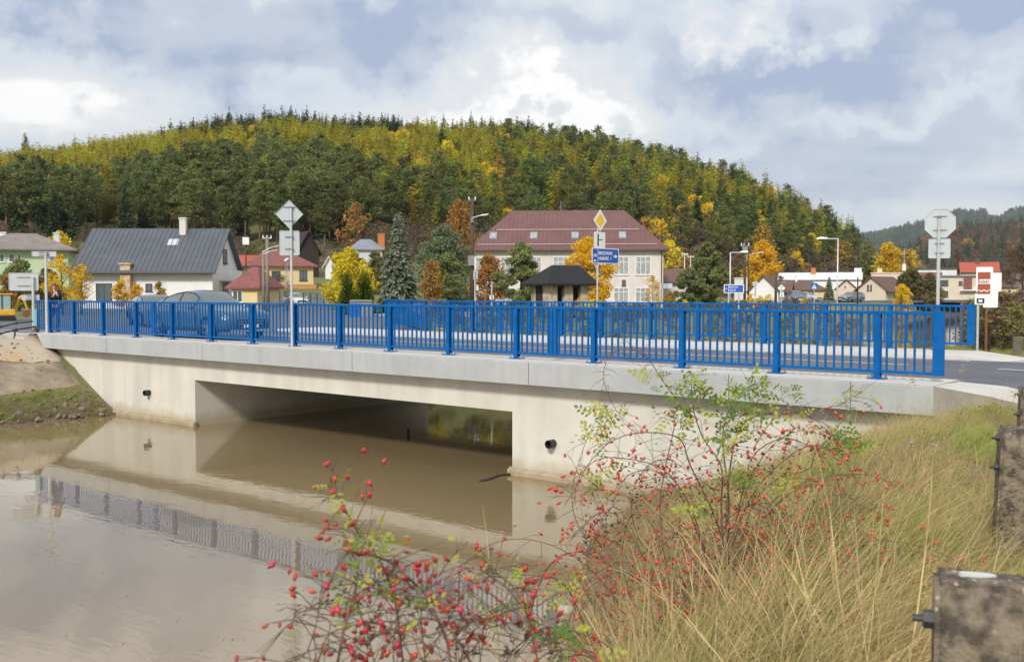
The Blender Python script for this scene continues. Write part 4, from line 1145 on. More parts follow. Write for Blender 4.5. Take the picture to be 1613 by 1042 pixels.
TT(1365, 378, 262, 12, 'deciduous', F_olive, 'olive tree left of the round golden tree', 'tree', 'olive_tree', leaves=4000, size=.5, base=.1)
TT(1435, 420, 150, 26, 'deciduous', F_olive, 'spreading olive tree left of the octagonal sign', 'tree', 'olive_tree', leaves=8000, size=.3, base=.1)
TT(1465, 428, 148, 18, 'deciduous', F_olive, 'smaller olive green tree beside the octagonal sign pole', 'tree', 'yellow_tree', leaves=5000, size=.28, base=.1)
TT(1420, 446, 120, 22, 'bare', F_gold, 'pale yellow thicket above the far railing', 'thicket', 'yellow_thicket', leaves=9000, size=.16)
TT(1306, 433, 150, 9.5, 'spruce', None, 'small blue spruce between the yellow bungalow and the pink house', 'spruce tree', 'small_blue_spruce', leaves=5000, size=.2)
TT(1206, 463, 118, 3.2, 'thuja', None, 'small thuja in front of the white gable house', 'thuja', 'thuja', leaves=1200, size=.13)
TT(1197, 466, 118, 3.0, 'thuja', None, 'smaller thuja left of the other small thuja at the white gable house', 'thuja', 'thuja', leaves=1200, size=.13)
TT(1610, 380, 150, 32, 'bare', F_rust, 'bare russet tree at the right edge', 'tree', 'bare_tree', leaves=9000, size=.3)
TT(1322, 372, 300, 20, 'deciduous', F_olive, 'olive tree at the right foot of the forested hill', 'tree', 'olive_tree', leaves=4000, size=.5)
# larger coloured trees on the hill slope
for px_, yt_, d_, hp, kd, cm, lb in ((630, 208, 420, 25, 'deciduous', F_gold, 'big golden maple high in the middle of the hillside forest'),
                                     (716, 196, 450, 27, 'deciduous', F_rust, 'broad russet beech just below the crest of the hill'),
                                     (45, 203, 455, 14, 'spruce', F_spruce, 'lone dark spruce standing above the skyline at the left'),
                                     (621, 176, 468, 14, 'spruce', F_spruce, 'tall dark spruce on the skyline above the golden maple')):
    TT(px_, yt_, d_, hp, kd, cm, lb, 'tree', 'forest_maple' if cm is F_gold else 'forest_beech' if cm is F_rust else 'forest_spruce', leaves=2600, size=.7 if kd != 'spruce' else .75)
# ------------------------------------------------------------------ signs, poles, lamps
M_alu = mat('sign_back_aluminium', (.50, .54, .55), .5, noise=.08, nscale=3, metal=.15)
M_zinc = mat('zinc_pole', (.56, .57, .56), .5, noise=.12, nscale=6, metal=.25)
M_clamp = mat('clamp_steel', (.25, .26, .27), .5, metal=.5)
M_signblue = mat('sign_blue', (.008, .10, .42), .4)
M_signwhite = mat('sign_white', (.80, .80, .78), .4)
M_signyel = mat('sign_yellow', (.86, .56, .01), .4)
M_signblack = mat('sign_black', (.02, .02, .02), .5)
M_signbrown = mat('sign_brown', (.36, .075, .03), .5, noise=.1, nscale=5)
M_rust = mat('rusty_steel', (.24, .10, .05), .9, noise=.4, nscale=12)
M_wood = mat('weathered_pole_wood', (.10, .07, .05), .9, noise=.4, nscale=4)
M_woodl = mat('old_concrete_pole', (.27, .24, .19), .9, noise=.3, nscale=3)

def text_mesh(parent, s, x, z, size, m, y, name='lettering', bold=.0, sx=1.0):
    c = bpy.data.curves.new('t', 'FONT'); c.body = s; c.size = size; c.align_x = 'LEFT'; c.align_y = 'CENTER'; c.extrude = .002; c.offset = bold
    o = bpy.data.objects.new('t', c); COL.objects.link(o)
    dg = bpy.context.evaluated_depsgraph_get(); me = bpy.data.meshes.new_from_object(o.evaluated_get(dg))
    bpy.data.objects.remove(o); bpy.data.curves.remove(c)
    me.materials.clear(); me.materials.append(m)
    for v in me.vertices: v.co = (x + v.co.x * sx, y - v.co.z, z + v.co.y)
    q = link(name, me, parent); return q
def regpoly(kind, cx, cz, w_, h_):
    if kind == 'diamond': return [(cx, cz - h_ / 2), (cx + w_ / 2, cz), (cx, cz + h_ / 2), (cx - w_ / 2, cz)]
    if kind == 'oct': return [(cx + w_ / 2 / math.cos(math.pi / 8) * math.cos(math.pi / 8 + k * math.pi / 4), cz + h_ / 2 / math.cos(math.pi / 8) * math.sin(math.pi / 8 + k * math.pi / 4)) for k in range(8)]
    if kind == 'tri': return [(cx - w_ / 2, cz - h_ / 2), (cx + w_ / 2, cz - h_ / 2), (cx, cz + h_ / 2)]
    if kind == 'round': return [(cx + w_ / 2 * math.cos(k * math.pi / 12), cz + h_ / 2 * math.sin(k * math.pi / 12)) for k in range(24)]
    r = min(w_, h_) * .08; P_ = []
    for sx, sz, a0 in ((1, -1, -90), (1, 1, 0), (-1, 1, 90), (-1, -1, 180)):
        for k in range(4):
            a = R(a0 + k * 30); P_.append((cx + sx * (w_ / 2 - r) + r * math.cos(a), cz + sz * (h_ / 2 - r) + r * math.sin(a)))
    return P_
def signpost(name, label, px, d, plates, ybase=None, ytop=None, pr=.032, z0=None, rot=0, loc=None, poles=(0,), cat='road sign', polem=None, group=None):
    """plates: (shape, px centre, py centre, w px, h px, material, part name, back?)"""
    x, y = at(px, d) if loc is None else loc; z = gz(x, y) - .02 if z0 is None else z0
    root = thing(name, label, cat, (x, y, z), face(px) + R(rot), group)
    s = d / F; zt = zat(ytop, d) - z
    for dx in poles:
        b = MB(); b.tube([(dx, 0, -.0), (dx, 0, zt)], pr, 10); b.build('pole', polem or M_zinc, root, smooth=False)
    for (k, pc, yc, wp_, hp_, m, nm, back) in plates:
        cx, cz, w_, h_ = (pc - px) * s / math.cos(R(rot)), zat(yc, d) - z, wp_ * s / math.cos(R(rot)), hp_ * s
        y0, y1 = (.045, .053) if back else (-.053, -.045)
        b = MB(); P_ = regpoly(k, cx, cz, w_, h_); b.prism(P_, y0, y1, axis='y')
        if back:   # folded rim
            n = len(P_)
            inn = [(cx + (u - cx) * .965, cz + (v - cz) * .965) for u, v in P_]
            vs = [(u, y0 - .012, v) for u, v in P_] + [(u, y0 - .012, v) for u, v in inn] + [(u, y0 - .001, v) for u, v in inn] + [(u, y0, v) for u, v in P_]
            b.add(vs, [(i, (i + 1) % n, (i + 1) % n + n, i + n) for i in range(n)] + [(i + n, (i + 1) % n + n, (i + 1) % n + 2 * n, i + 2 * n) for i in range(n)] + [(i, (i + 1) % n, (i + 1) % n + 3 * n, i + 3 * n) for i in range(n)])
        q_ = b.build(nm, m, root)
        if back:
            for dz in (-.24, .24):
                b = MB(); b.box(cx - w_ * .22, cx + w_ * .22, .030, .044, cz + dz * h_ - .014, cz + dz * h_ + .014); b.box(-.045, .045, -.040, .0299, cz + dz * h_ - .016, cz + dz * h_ + .016)
                b.build('clamp', M_clamp, q_)
    return root, s
# 1 diamond + square seen from behind, on the near edge beam
loc = onY(460, 545, 15.93)
d1 = loc[0] * fw[0] + loc[1] * fw[1]
signpost('road_sign', 'back of a diamond road sign above a square plate on the near edge beam', 460.5, d1,
         [('diamond', 458, 337, 43, 45, M_alu, 'diamond_plate', True), ('rect', 458, 382.5, 31, 39, M_alu, 'square_plate', True)], ytop=325, z0=.004, loc=loc[:2])
bpy_r = bpy.data.objects
# 2 octagon at the far railing
loc = onY(1477, 490, YF + .10); d2 = loc[0] * fw[0] + loc[1] * fw[1]
signpost('road_sign', 'back of an octagonal stop sign above a square plate, clamped to the far railing', 1478.5, d2,
         [('oct', 1480, 351.5, 45, 45, M_alu, 'octagon_plate', True), ('rect', 1479.5, 391, 32, 31, M_alu, 'square_plate', True)], ytop=344, z0=0.0, loc=loc[:2], pr=.042)
# 3 edge-on plate at the left end of the railing
signpost('road_sign', 'pale narrow sign plate on top of a tall grey pole beside the standing woman', 74, 34.2, [('rect', 72, 401.5, 34, 8, M_steelw, 'plate', True)], ytop=399, z0=0.0, pr=.045, loc=onY(74, 522, 15.85)[:2])
# 4 board sign seen from behind
r4, s4 = signpost('road_sign', 'back of a large pale board above a smaller one by the yellow excavator', 52, 35.0,
         [('rect', 39, 443.5, 42, 28, M_steelw, 'board', True), ('rect', 48, 468, 26, 8.5, M_steelw, 'small_board', True)], ytop=436, z0=-.45, pr=.05)
# 5 priority road sign with the blue direction plate
r5, s5 = signpost('road_sign', 'yellow priority diamond above a blue direction plate beside the bus shelter', 941, 35.5,
         [('diamond', 943.3, 347, 21, 35, M_signwhite, 'diamond_plate', False), ('rect', 942.5, 378, 17.5, 25, M_signwhite, 'junction_plate', False), ('rect', 952, 402.5, 43, 24, M_signwhite, 'direction_plate', False)], ytop=360, rot=52)
k = 1 / math.cos(R(52))
zc5 = lambda py: zat(py, 35.5) - r5.location.z
def onplate(nm, poly, m, y, par=None):
    b = MB(); b.prism(poly, y, y + .003, axis='y'); return b.build(nm, m, par or r5)
ux = lambda px: (px - 941) * s5 * k
onplate('yellow_field', regpoly('diamond', ux(943.3), zc5(347), 13.5 * s5 * k, 23.5 * s5), M_signyel, -.0575)
onplate('blue_field', regpoly('rect', ux(952), zc5(402.5), 40.5 * s5 * k, 21.6 * s5), M_signblue, -.0575)
b = MB(); b.box(ux(939), ux(941), -.058, -.0545, zc5(387.5), zc5(368.5)); b.box(ux(941), ux(947.5), -.0575, -.0542, zc5(378.2), zc5(377)); b.build('junction_mark', M_signblack, r5)
b = MB(); b.box(ux(939.2), ux(939.7), -.0615, -.0585, zc5(412.6), zc5(392.4)); b.build('divider', M_signwhite, r5)
b = MB(); b.prism([(ux(964), zc5(403.6)), (ux(967), zc5(403.6)), (ux(967), zc5(406)), (ux(971), zc5(402.8)), (ux(967), zc5(399.6)), (ux(967), zc5(402)), (ux(964), zc5(402))], -.0615, -.0585, axis='y'); b.build('arrow', M_signwhite, r5)
text_mesh(r5, 'BREZOVKA', ux(941), zc5(398.6), .16, M_signwhite, -.0605, bold=.003, sx=.86); text_mesh(r5, '10', ux(958.5), zc5(398.6), .16, M_signwhite, -.0605, bold=.003, sx=.9)
text_mesh(r5, 'HLBOKÉ', ux(941), zc5(407), .16, M_signwhite, -.0605, bold=.003, sx=.95); text_mesh(r5, '1', ux(959), zc5(407), .16, M_signwhite, -.0605, bold=.003)
text_mesh(r5, '541', ux(932.6), zc5(402.5), .15, M_signwhite, -.0605, bold=.003, sx=.95)
b = MB(); b.box(ux(933.5), ux(936.5), -.0615, -.0585, zc5(411.8), zc5(409)); b.build('symbol', M_signwhite, r5)
# 6 brown information board with white boards behind
r6, s6 = signpost('information_board', 'white board with brown panels and a zigzag line right of the far railing', 1541, 24.2,
         [('rect', 1549.5, 440, 24, 39, M_signwhite, 'board', False), ('rect', 1544, 471, 16, 17, M_signwhite, 'lower_board', False)], ytop=424, pr=.03, z0=-.05, cat='information board')
z6 = lambda py: zat(py, 24.2) - r6.location.z
u6 = lambda px: (px - 1541) * s6
def p6(nm, x0_, x1_, ya, yb, m, y=-.057): b = MB(); b.box(u6(x0_), u6(x1_), y, y + .003, z6(yb), z6(ya)); return b.build(nm, m, r6)
p6('brown_panel', 1540, 1558, 428.5, 439.5, M_signbrown); p6('brown_panel', 1540, 1558, 447, 463, M_signbrown)
text_mesh(r6, 'Budatín', u6(1540), z6(443.2), .115, M_signbrown, -.056, bold=.002, sx=.72)
b = MB()
for i in range(4):
    xa, xb = 1541.5 + i * 3.8, 1541.5 + (i + 1) * 3.8; za, zb2 = (456.3, 458.9) if i % 2 == 0 else (458.9, 456.3)
    b.add([(u6(xa), -.0605, z6(za + .8)), (u6(xb), -.0605, z6(zb2 + .8)), (u6(xb), -.0605, z6(zb2 - .8)), (u6(xa), -.0605, z6(za - .8))], [(0, 1, 2, 3)])
b.build('zigzag_line', M_signwhite, r6)
p6('black_panel', 1539, 1550, 469.5, 477.5, M_signblack); p6('white_mark', 1541.5, 1547, 471.5, 475.5, M_signwhite, -.0605)
r7, s7 = signpost('notice_board', 'blank white board on a rusty brown pole just behind the brown information board', 1554.5, 26.5,
         [('rect', 1560, 462, 21, 44, M_signwhite, 'board', False)], ytop=470, pr=.035, polem=M_rust, cat='notice board')
signpost('notice_board', 'second blank white board further right, behind the first one', 1568, 30.0, [('rect', 1568, 444, 17, 29, M_signwhite, 'board', False)], ytop=440, pr=.035, polem=M_clamp, cat='notice board')
# 7 small ones far away
signpost('road_sign', 'grey sign with a white plate on a thin post behind the dark wooden lamp pole', 748, 50, [('rect', 749, 433, 7, 14, M_alu, 'plate', True), ('rect', 751, 453, 5, 9, M_signwhite, 'lower_plate', True)], ytop=427)
signpost('road_sign', 'thin white post with a small white plate left of the round pine', 774.5, 46, [('rect', 774.5, 468, 7, 7, M_signwhite, 'plate', True), ('rect', 775, 450, 3.5, 13, M_alu, 'upper_plate', True)], ytop=443)
rb, sb = signpost('direction_sign', 'blue direction sign with white border on two posts below the street lamp', 1156, 62, [('rect', 1156, 454.5, 31, 13.5, M_signwhite, 'plate', False)], ytop=452, poles=(-.32, .30), pr=.045, cat='direction sign', rot=0)
zb_f = lambda py: zat(py, 62) - rb.location.z
for (xa, xb, nm) in ((1141.8, 1147.6, 'blue_field'), (1148.2, 1170.2, 'blue_field')):
    b = MB(); b.box((xa - 1156) * sb, (xb - 1156) * sb, -.058, -.0545, zb_f(460.2), zb_f(448.8)); b.build(nm, M_signblue, rb)
text_mesh(rb, 'BREZOVKA', (1149 - 1156) * sb, zb_f(452.2), .17, M_signwhite, -.0605, sx=.62); text_mesh(rb, 'HLBOKÉ', (1149 - 1156) * sb, zb_f(457), .17, M_signwhite, -.0605, sx=.62)
text_mesh(rb, '541', (1142.4 - 1156) * sb, zb_f(454.5), .12, M_signwhite, -.0605, sx=.9)
signpost('road_sign', 'round pale sign above a white plate and a small triangle by the white gable house', 1189.5, 70, [('round', 1190, 447, 9, 9, M_steelw, 'round_plate', True), ('rect', 1190, 456, 8, 7, M_signwhite, 'white_plate', True), ('tri', 1190, 463, 9, 6, M_signwhite, 'triangle_plate', True)], ytop=446)
signpost('road_sign', 'white diamond back above a white plate in front of the yellow lean house', 1231, 80, [('diamond', 1231, 453.5, 12, 12, M_signwhite, 'diamond_plate', True), ('rect', 1231.5, 463.5, 6, 8, M_signwhite, 'lower_plate', True)], ytop=450)
rc, scx = signpost('crossing_sign', 'blue pedestrian crossing sign on a pale post near the parked dark cars', 1282.5, 78, [('rect', 1282.5, 450.5, 10, 9.6, M_signblue, 'plate', False)], ytop=450, cat='road sign')
zcx = lambda py: zat(py, 78) - rc.location.z
b = MB(); b.prism(regpoly('tri', 0, zcx(450.8), 7.4 * scx, 7.0 * scx), -.058, -.0545, axis='y'); b.build('white_triangle', M_signwhite, rc)
b = MB(); b.cyl((0, -.0615, zcx(449.6)), .03, .003, 8, axis='y'); b.prism([(-.06, zcx(453.4)), (-.02, zcx(452)), (-.03, zcx(450.6)), (.03, zcx(450.6)), (.02, zcx(452)), (.06, zcx(453.4)), (.02, zcx(453.4)), (0, zcx(452.3)), (-.02, zcx(453.4))], -.0615, -.0585, axis='y'); b.build('walking_figure', M_signblack, rc)
signpost('road_sign', 'pale sign backs on a post in front of the bare sapling', 1043, 52, [('rect', 1049, 450, 20, 8, M_alu, 'plate', True)], ytop=446)
# vertical blue-grey post base and gate bits at the left bridge end
def pole(name, label, px, d, ytop, r, m, cat='pole', rt_=.7, extra=None, z0=None):
    x, y = at(px, d); z = gz(x, y) - .05 if z0 is None else z0; h = zat(ytop, d) - z
    o = thing(name, label, cat, (x, y, z), face(px)); b = MB(); b.tube([(0, 0, 0), (0, 0, h)], [r, r * rt_], 10); b.build('pole', m, o, smooth=True)
    return o, h, d / F
def lamp_arm(o, h, L, m=M_steelw, up=.15, head=.55):
    s = 1 if L > 0 else -1
    b = MB(); b.tube([(0, 0, h - .05), (s * abs(L) * .5, 0, h + up * .6), (L, 0, h + up)], .03, 6); b.build('arm', m, o)
    b = MB(); x0_ = L - s * .05
    b.prism([(x0_, h + up - .03), (x0_ + s * head * .25, h + up + .07), (x0_ + s * head * .8, h + up + .07), (x0_ + s * head, h + up), (x0_ + s * head * .8, h + up - .06), (x0_ + s * .1, h + up - .06)], -.12, .12, axis='y')
    b.build('lamp_head', M_frame, o, bevel=.02)
o, h, s = pole('lamp_pole', 'dark wooden power pole with a street lamp arm, left of the school', 744, 60, 313, .15, M_wood, 'power pole')
b = MB(); b.tube([(0, -.1, h - 1.15), (.5, -.1, h - 1.0), (.98, -.1, h - .92)], .03, 6); b.build('arm', M_steelw, o)
b = MB(); b.cbox((.72, -.1, h - .97), (.42, .18, .08), ry=-.12); b.build('lamp_head', M_frame, o, bevel=.02)
b = MB(); b.box(-.22, .22, -.05, .05, h - .12, h - .04); b.build('crossarm', M_clamp, o)
for dx in (-.19, .19): b = MB(); b.cyl((dx, 0, h - .04), .04, .16, 8); b.build('insulator', M_frame, o)
b = MB(); b.box(-.24, .12, -.28, -.12, h - 4.0, h - 3.4); b.cyl((0, -.17, h - 1.45), .10, .3, 8); b.build('cable_box', M_clamp, o)
o, h, s = pole('power_pole', 'weathered concrete power pole with white insulators left of the diamond sign', 421.5, 72, 373, .16, M_woodl, 'power pole')
b = MB(); b.box(-.33, .33, -.05, .05, h - .12, h - .04); b.build('crossarm', M_steelw, o)
for dx in (-.28, 0, .28): b = MB(); b.cyl((dx, 0, h - .04), .04, .16, 8); b.build('insulator', M_frame, o)
b = MB(); b.tube([(-.35, -.1, h - 1.1), (.3, -.1, h - .75), (.95, -.1, h - .6)], .035, 6); b.build('lamp_arm', M_steelw, o)
o, h, s = pole('power_pole', 'shorter weathered pole standing close left of the concrete power pole', 415, 71, 398, .11, M_woodl, 'power pole')
b = MB(); b.tube([(0, -.12, h - .1), (.5, -.12, h + .12), (1.0, -.12, h + .2)], .03, 6); b.build('stay_bar', M_steelw, o)
o, h, s = pole('power_pole', 'thin pole with a white switch box behind the gable of the white house', 388, 110, 348, .09, M_wood, 'power pole')
b = MB(); b.box(-.35, .35, -.3, -.1, h - 2.6, h - 1.8); b.build('switch_box', M_frame, o)
for px, yt, lb in ((450.5, 410, 'slim garden lamp post with white ball, left of two by the yellow house'), (453.5, 408, 'slim garden lamp post with white ball, right of two by the yellow house')):
    o, h, s = pole('lamp_post', lb, px, 70 if px < 452 else 74, yt, .04, M_clamp, 'lamp post'); b = MB(); b.ball((0, 0, h), .11); b.build('lamp_ball', M_frame, o, smooth=True)
o, h, s = pole('street_lamp', 'grey street lamp with its arm to the right above the blue direction sign', 1150, 84, 397, .075, M_steelw, 'street lamp')
b = MB(); b.box(0, .8, -.03, .03, h - .06, h); b.build('arm', M_steelw, o); b = MB(); b.prism([(.75, h - .06), (.85, h + .08), (1.35, h + .12), (1.5, h + .02), (1.4, h - .08)], -.14, .14, axis='y'); b.build('lamp_head', M_frame, o, bevel=.03)
o, h, s = pole('street_lamp', 'grey street lamp with its arm to the left above the pink house', 1319, 76, 375, .07, M_steelw, 'street lamp')
b = MB(); b.box(-.75, 0, -.03, .03, h - .06, h); b.build('arm', M_steelw, o); b = MB(); b.prism([(-.7, h - .06), (-.8, h + .08), (-1.3, h + .12), (-1.6, h + .03), (-1.5, h - .07)][::-1], -.14, .14, axis='y'); b.build('lamp_head', M_frame, o, bevel=.03)
o, h, s = pole('power_pole', 'dark wooden power pole with a transformer cluster on top, beside the street lamp', 1173, 118, 376, .17, M_wood, 'power pole')
b = MB(); b.box(-.5, .5, -.06, .06, h - .9, h - .78); b.box(-.28, .3, -.3, .3, h - 1.5, h - .95); b.build('transformer', M_clamp, o)
for dx in (-.42, -.1, .42): b = MB(); b.cyl((dx, 0, h - .78), .06, .3, 8); b.build('insulator', M_frame, o)
b = MB(); b.tube([(0, -.1, h - 2.0), (1.0, -.1, h - 1.8), (2.0, -.1, h - 1.6)], .04, 6); b.cbox((1.75, -.1, h - 1.62), (.7, .2, .1), ry=-.1); b.build('lamp_arm', M_steelw, o)
pole('power_pole', 'thin dark pole just right of the transformer pole', 1178.5, 112, 398, .10, M_wood, 'power pole')
o, h, s = pole('power_pole', 'stout dark pole in front of the yellow lean house', 1222, 105, 427, .16, M_wood, 'power pole')
o, h, s = pole('power_pole', 'tall thin black pole with a white box, between the pink and the cream house', 1351, 120, 363, .08, M_dark, 'power pole')
b = MB(); b.box(-.42, .42, -.5, -.1, h - 5.6, h - 4.5); b.build('white_box', M_frame, o)
o, h, s = pole('antenna_mast', 'thin mast with a white drum above the low red brown house', 1423.5, 180, 391, .04, M_steelw, 'mast'); b = MB(); b.cyl((0, 0, h - 4.0), .35, 1.2, 10); b.build('drum', M_frame, o)
for px, yt, lb in ((1078, 401, 'floodlight pole with three lamps, the taller one behind the school'), (1087.5, 405, 'floodlight pole with lamps, the shorter one right behind the school')):
    o, h, s = pole('floodlight_pole', lb, px, 160, yt, .09, M_steelw, 'floodlight'); b = MB(); b.box(-.45, .55, -.05, .05, h - .05, h + .03); b.build('crossarm', M_steelw, o)
    for dx in (-.35, .05, .45): b = MB(); b.box(dx - .12, dx + .12, -.15, .1, h + .04, h + .2); b.build('floodlight', M_frame, o)
x, y = at(1082, 161); o = thing('ball_net', 'green ball net stretched between the floodlight poles', 'net', (x, y, gz(x, y)), face(1082)); b = MB(); b.box(-.65, .75, -.02, .02, 1.2, zat(424, 161)); b.build('net', mat('green_net', (.08, .32, .20), .9), o)
for px, d_, yt, lb in ((1515.5, 30, 477, 'rusty brown stake behind the right end of the far railing, left one'), (1526, 30.5, 482, 'orange brown stake behind the right end of the far railing, right one')):
    pole('stake', lb, px, d_, yt, .05, M_rust, 'stake', rt_=.9, z0=-1.2)
# wires between poles
def wire(label, a, bb, sag, r=.012):
    A, B2 = Vector(a), Vector(bb); b = MB(); b.tube([A.lerp(B2, t) - Vector((0, 0, sag * 4 * t * (1 - t))) for t in np.linspace(0, 1, 12)], r, 4)
    tag(b.build('power_line', M_dark), label, 'power line')
def P3(px, py, d): x, y = at(px, d); return (x, y, zat(py, d))
wire('thin wire running right from the transformer pole to the tall black pole', P3(1174, 378, 118), P3(1351, 380, 120), .3, .02)
wire('thin wire from the tall black pole towards the octagonal sign', P3(1351, 399, 120), P3(1640, 402, 130), .3, .02)
wire('thin wire from the lamp pole towards the left', P3(744, 318, 60), P3(421, 376, 72), .5, .01)
# fences and hedges of the far side
def fence(label, px0, d0, px1, d1_, ztop, n, m, name='garden_fence', cat='fence', panel=None):
    x0_, y0_ = at(px0, d0); x1_, y1_ = at(px1, d1_); L = math.hypot(x1_ - x0_, y1_ - y0_); a = math.atan2(y1_ - y0_, x1_ - x0_)
    z_ = gz((x0_ + x1_) / 2, (y0_ + y1_) / 2); o = thing(name, label, cat, (x0_, y0_, z_), a); dz = (gz(x1_, y1_) - gz(x0_, y0_)) / L
    z_off = gz(x0_, y0_) - z_
    for i in range(n):
        u = L * i / (n - 1); zz = z_off + dz * u; b = MB(); b.box(u - .04, u + .04, -.04, .04, zz - .3, zz + ztop); b.build('post', m, o)
    b = MB()
    for hh in (.25, .6, .95):
        if hh < ztop: b.add([(0, .02, z_off + hh * ztop), (L, .02, z_off + dz * L + hh * ztop), (L, .02, z_off + dz * L + hh * ztop + .04), (0, .02, z_off + hh * ztop + .04), (0, .04, z_off + hh * ztop), (L, .04, z_off + dz * L + hh * ztop), (L, .04, z_off + dz * L + hh * ztop + .04), (0, .04, z_off + hh * ztop + .04)], [(0, 1, 2, 3), (4, 5, 6, 7), (3, 2, 6, 7), (0, 1, 5, 4)])
    k_ = int(L / .35)
    for i in range(k_): u = L * (i + .5) / k_; b.box(u - .01, u + .01, .022, .038, z_off + dz * u + .1, z_off + dz * u + ztop * .97)
    b.build('wire_panel', panel or m, o)
M_gfence = mat('green_fence_steel', (.02, .10, .05), .6)
fence('green wire fence with posts on the lawn below the yellow house', 478, 88, 532, 86, 1.3, 6, M_gfence)
o = thing('privacy_fence', 'solid dark green fence panel left of the clipped thujas', 'fence', (*at(536, 82), gz(*at(536, 82))), face(536) + R(-30)); b = MB(); b.box(-.7, .7, -.03, .03, -.2, 1.15); b.build('panel', mat('green_screen', (.03, .17, .10), .7), o)
fence('dark wooden fence in front of the small garden at the far right', 1530, 110, 1605, 118, .9, 8, M_dark)
fence('low fence with rusty boards along the far street', 1150, 100, 1420, 118, .75, 18, M_rust)
# low wall by the thujas
o = thing('rubbish_container', 'blue and grey containers behind the railing below the clipped thujas', 'container', (*at(570, 57), gz(*at(570, 57))), face(570)); b = MB(); b.box(-.7, .6, 0, .7, 0, 1.0); b.box(-.7, .6, -.05, .75, 1.0, 1.1); b.build('bin', M_clamp, o, bevel=.03); b = MB(); b.box(-.72, -.1, -.05, 0, .1, .9); b.build('blue_panel', M_signblue, o)

# wire fence posts beside the river at the right
for px, yb, yt, lb, r_ in ((1554, 552, 528, 'short black post at the start of the wire fence right of the boards', .09), (1603, 560, 530, 'mossy grey fence post near the right edge beyond the road', .11)):
    x, y, z = onZ(px, yb, -.2); d_ = x * fw[0] + y * fw[1]; o = thing('fence_post', lb, 'post', (x, y, -.3), face(px)); b = MB(); b.cbox((0, 0, (zat(yt, d_) + .3) / 2), (r_ * 2, r_ * 2, zat(yt, d_) + .3), ry=.04); b.build('post', M_dark if px < 1580 else mat('mossy_concrete', (.16, .15, .10), .95, noise=.4, nscale=8), o, bevel=.01)
A = onZ(1554, 552, -.2); B2 = onZ(1603, 560, -.2)
for dz, lb in ((.45, 'upper'), (.2, 'lower')): wire('%s sagging wire of the old fence right of the boards' % lb, (A[0], A[1], A[2] + dz), (B2[0], B2[1], B2[2] + dz), .05, .012)

# pipe rail remains at the left end
M_pipe = mat('dark_pipe', (.04, .04, .045), .6)
o = thing('pipe_barrier', 'two dark sagging pipes in front of the road left of the bridge', 'barrier', (-37, 15.2, -.2), 0)
def loc3(px, py, d): q = P3(px, py, d); return (q[0] + 37, q[1] - 15.2, q[2] + .2)
for pts in ([(-30, 522, 33.2), (0, 514.5, 33.6), (25, 508.5, 34), (52, 506, 34.3)], [(-30, 528, 32.6), (0, 525, 33), (25, 519, 33.5), (52, 514.5, 34)]):
    b = MB(); b.tube([loc3(*p) for p in pts], .03, 6)
    for p in pts[1:3]: b.ball(loc3(*p), .06, n=6)
    b.build('pipe', M_pipe, o)
for p in ((-28, 531, 32.9), (22, 534, 33.4)):
    q = loc3(*p); b = MB(); b.tube([(q[0], q[1], -.1), (q[0], q[1], q[2] + .35)], .03, 6); b.build('post', M_pipe, o)
q0, q1 = P3(37, 541, 33.2), P3(52, 521, 34.0)
o = thing('timber_strut', 'short weathered plank leaning against the end post of the bridge', 'plank', q0, 0); b = MB(); b.tube([(0, 0, 0), tuple(Vector(q1) - Vector(q0))], .09, 4); b.build('plank', M_woodl, o)
q0 = P3(56, 540, 34.2); o = thing('bollard_post', 'pale blue and brown short post at the left end of the bridge beam', 'post', (q0[0], q0[1], -.5), 0); b = MB(); b.cyl((0, 0, 0), .1, .72, 10); b.build('base', M_rust, o); b = MB(); b.cyl((0, 0, .72), .1, .55, 10); b.build('sleeve', mat('pale_blue_paint', (.22, .42, .48), .6), o)
